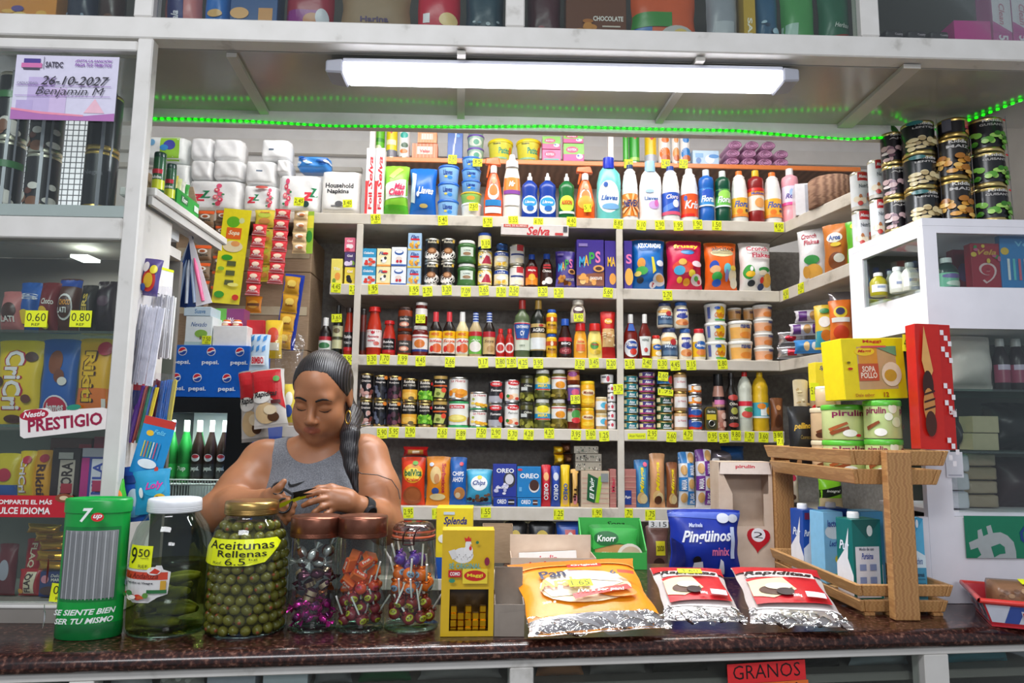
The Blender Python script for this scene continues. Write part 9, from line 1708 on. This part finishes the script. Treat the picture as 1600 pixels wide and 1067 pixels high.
q=[surf(x,-.068+.0012*abs(x)/.02,-.0008) for x in np.linspace(-.021,.021,9)]; MB().tube([a-off for a in q],[.0004,.0008,.001,.001,.001,.001,.001,.0008,.0004],M('5a2c26','k'),6).build('mouth_line',pr)
# grey top
HX_,HY_,HZ_=gx[:,None,None],gy[None,:,None],gz[None,None,:]
dn=A_(487,676,1.95); zb_n=A_(490,724,1.93)[2]; xn=dn[0]
neck=np.sqrt(((HX_-xn)/.074) ** 2+((HZ_-dn[2]-.0)/(dn[2]-zb_n)) ** 2); neck=(neck-1)*.05
neck=np.where(HZ_ > dn[2],(np.abs(HX_-xn)-np.maximum(.03,.074-.25*(HZ_-dn[2]))),neck); zt_top=A_(480,662,1.97)[2]
zz_=np.array([A_(490,y,1.97)[2] for y in (655,670,690,705,725,745,760,800)]); lx=np.array([A_(x,700,1.97)[0] for x in (458,446,420,411,404,399,392,360)]); rx=np.array([A_(x,700,1.97)[0] for x in (528,536,548,556,566,574,584,620)])
L_=np.interp(gz,zz_[::-1],lx[::-1])[None,None,:]; R_=np.interp(gz,zz_[::-1],rx[::-1])[None,None,:]
back=HY_ > 2.05
Q=Field(gx,gy,gz); Q.D=np.maximum.reduce([T_.D-.0055,np.broadcast_to(np.where(back,-.02,-neck),T_.D.shape),np.broadcast_to(L_-HX_,T_.D.shape),np.broadcast_to(HX_-R_,T_.D.shape),np.broadcast_to(HZ_-zt_top,T_.D.shape),np.broadcast_to(.93-HZ_,T_.D.shape)]).astype(np.float32)
P,F=Q.mesh(); GT=ramp_mat('heather_grey_knit','noise',[(.35,'5e6066'),(.5,'72747a'),(.65,'86888e')],420,.85)
top=to_obj(P,F,[GT],'tank_top',pr,None,3)
from mathutils.bvhtree import BVHTree
tv=[v.co for v in top.data.vertices]; bv=BVHTree.FromPolygons(tv,[tuple(p.vertices) for p in top.data.polygons])
sw=[(450,757),(451,751),(453,756),(456,757),(462,755.5),(478,751),(464,758),(457,760.5),(452,760.5)]; pts=[]
for x,y in sw:
    d=Vector(at(x,y,1))-Vector((0,0,CAMZ)); h=bv.ray_cast(Vector((0,0,CAMZ))-Vector(off),d.normalized()); pts.append((h[0] if h[0] else Vector(A_(x,y,1.9)-off))-d.normalized()*.003)
tri=tessellate_polygon([[Vector((x,-y,0)) for x,y in sw]]); lg=MB(); lg.add(pts,[tuple(t) for t in tri],M('0c0c0e','c')); lg.build('chest_logo',top)
Q.D=np.maximum(B.D-.006,np.broadcast_to(np.maximum(HZ_-.99,.08-HZ_),B.D.shape)).astype(np.float32); Q.D[:,(gy < 1.8),:]=.05
P,F=Q.mesh(); to_obj(P,F,[M('24262c','c')],'leggings',pr,None,1)
# hair: smooth cap combed back, a tail over one shoulder
K=Field(gx,gy,gz); K.ell(hd(0,-.006,.036),(.0785,.0985,.0885),HM,.02); K.ell(hd(0,-.06,-.02),(.062,.05,.06),HM,.03)
lx3=[(HX_-HO[0])*HM[0][i]+(HY_-HO[1])*HM[1][i]+(HZ_-HO[2])*HM[2][i] for i in range(3)]
lim=np.interp(lx3[2],[-.07,-.03,.0,.03,.06,.08,.1,.14],[-.04,-.03,-.006,.024,.05,.062,.085,.14])
K.D=np.maximum(K.D,(lx3[1]-lim-.55*np.maximum(0,np.abs(lx3[0])-.03)*np.clip((lx3[2]+.045)/.08,0,1))).astype(np.float32)
for ps,rs in (([hd(.03,-.07,-.04),hd(.075,-.03,-.07),A_(549,678,1.90),A_(548,705,1.885),A_(551,735,1.872),A_(557,768,1.862)],[.03,.026,.021,.018,.014,.007]),([hd(.07,-.03,-.05),A_(541,680,1.90),A_(540,700,1.89),A_(545,725,1.878),A_(553,752,1.868)],[.018,.014,.013,.011,.004])): K.chain(ps,rs,.012)
P,F=K.mesh(); HAIR=ramp_mat('black_hair','wave',[(.0,'060506'),(.65,'110e11'),(1.0,'322d32')],60,.4,bump=.25,stretch=(1,.25,.15))
to_obj(P,F,[HAIR],'hair',pr)
HR=M('141114','g')
for q in ([(553,735,1.868),(566,740,1.862),(590,742,1.885),(612,750,1.905),(622,765,1.90),(625,780,1.89)],[(551,720,1.868),(556,742,1.862),(558,768,1.858),(562,790,1.855)],[(553,668,1.91),(566,664,1.94),(580,660,1.95)],[(553,674,1.91),(566,667,1.94),(582,664,1.95)]):
    MB().tube([A_(*a)-off for a in q],.0013,HR,6).build('hair_strand',pr)
# things worn and held
e=hd(.078,.002,-.045); rg=MB(); rg.grid(lambda u,v: tuple((.0135+.002*math.cos(2*PI*v))*np.array([.55*math.cos(2*PI*u),-.25*math.cos(2*PI*u),1.25*math.sin(2*PI*u)])+np.array([0,.0022*math.sin(2*PI*v),0])),22,8,M('c8a048','m'))
o=rg.build('hoop_earring',loc=Vector(A_(544,652,1.875))); tag(o,'golden hoop earring in the ear of the person','earring')
wd=(A_(545,783,1.725)-WR); wd /= np.linalg.norm(wd); wc_=WR-wd*.012; wt=thing('wrist_watch','black round wrist watch on the wrist of the person','watch',tuple(wc_))
a1v=np.cross(wd,[0,0,1]); a1v /= np.linalg.norm(a1v); a2v=np.cross(wd,a1v)
mb=MB(); mb.grid(lambda u,v: tuple(wd*(v-.5)*.022+(a1v*math.cos(2*PI*u)+a2v*math.sin(2*PI*u))*(.0325+.001*math.sin(PI*v))),28,3,M('17181a','c')); mb.grid(lambda u,v: tuple(wd*(v-.5)*.022+(a1v*math.cos(2*PI*u)+a2v*math.sin(2*PI*u))*.0300),28,3,M('17181a','c'),True); mb.build('strap',wt)
vd=np.array([0,0,CAMZ])-wc_; vd -= wd*(vd @ wd); vd /= np.linalg.norm(vd); nd_=vd*.93+wd*-.35; nd_ /= np.linalg.norm(nd_); q1=np.cross(nd_,[0,0,1]); q1 /= np.linalg.norm(q1); q2=np.cross(nd_,q1); c_=vd*.031
mb=MB()
for r0,z0,r1_,z1_,m in ((.019,0,.0195,.008,'1c1d20'),(.0195,.008,.016,.0105,'2a2c30'),(.016,.0105,0,.0105,'0c0d10')): mb.grid(lambda u,v: tuple(c_+nd_*(z0+(z1_-z0)*v)+(q1*math.cos(2*PI*u)+q2*math.sin(2*PI*u))*(r0+(r1_-r0)*v)),28,1,M(m,'g'))
mb.build('watch_case',wt)
sx0=A_(440,770,1.678); scs=thing('scissors','dark steel scissors in the hand of the person','scissors',tuple(sx0)); SB_=M('2a2c30','m')
tip,piv=A_(494,762,1.66),A_(458,773,1.668)
def blade(a,b,w):
    a,b=a-sx0,b-sx0; d=(b-a)/np.linalg.norm(b-a); n_=np.array([-d[2],0,d[0]])*w; t_=np.array([0,.0012,0]); return MB().hexa([a-n_,b-n_*.1,b-n_*.1+t_,a-n_+t_,a+n_,b+n_*.1,b+n_*.1+t_,a+n_+t_],SB_)
blade(piv,tip,.006).build('blade',scs); blade(piv+[0,.0016,-.003],A_(488,771,1.662),.006).build('blade',scs)
for c0,r in ((A_(434,763,1.679),.0135),(A_(443,790,1.664),.016)):
    c0=c0-sx0; mb=MB(); mb.tube([c0+np.array([r*math.cos(a),r*.3*math.sin(a),r*math.sin(a)]) for a in np.linspace(0,2*PI,22)],.0028,M('1c1c20','g'),8); mb.tube([c0+np.array([r,0,0]),piv-sx0],.0035,M('1c1c20','g'),8); mb.build('handle',scs)
a,b=A_(431,796,1.655),A_(478,777,1.68); mb=MB(); up_=np.array([.0,-.012,.011]); mb.hexa([a,b,b+[0,.0006,0],a+[0,.0006,0],a+up_,b+up_*.7,b+up_*.7+[0,.0006,0],a+up_+[0,.0006,0]],M(YEL,'p')); o=mb.build('paper_strip'); tag(o,'yellow paper strip being cut by the person','paper')
# ---------------------------------------------------------------- labels that would still read alike: say which of the row each one is
import re
def _key(o): return ' '.join(x for x in re.findall(r"[A-Za-z0-9][A-Za-z0-9'-]*",o.get('label','').lower()) if not x.isdigit())
bpy.context.view_layer.update(); by={}
for o in sc.objects:
    if o.parent is None and o.get('label') and (not o.get('group') or o.get('category')== 'price tag'): by.setdefault(_key(o),[]).append(o)
for k,l in by.items():
    if len(l) < 2: continue
    l.sort(key=lambda o: o.matrix_world.translation.x)
    for i,o in enumerate(l):
        o['label'] += ', '+(('nearer the fridge','farther from the fridge')[i] if len(l)== 2 else ('first','second','third','fourth','fifth','sixth','seventh')[min(i,6)]+' from the fridge')
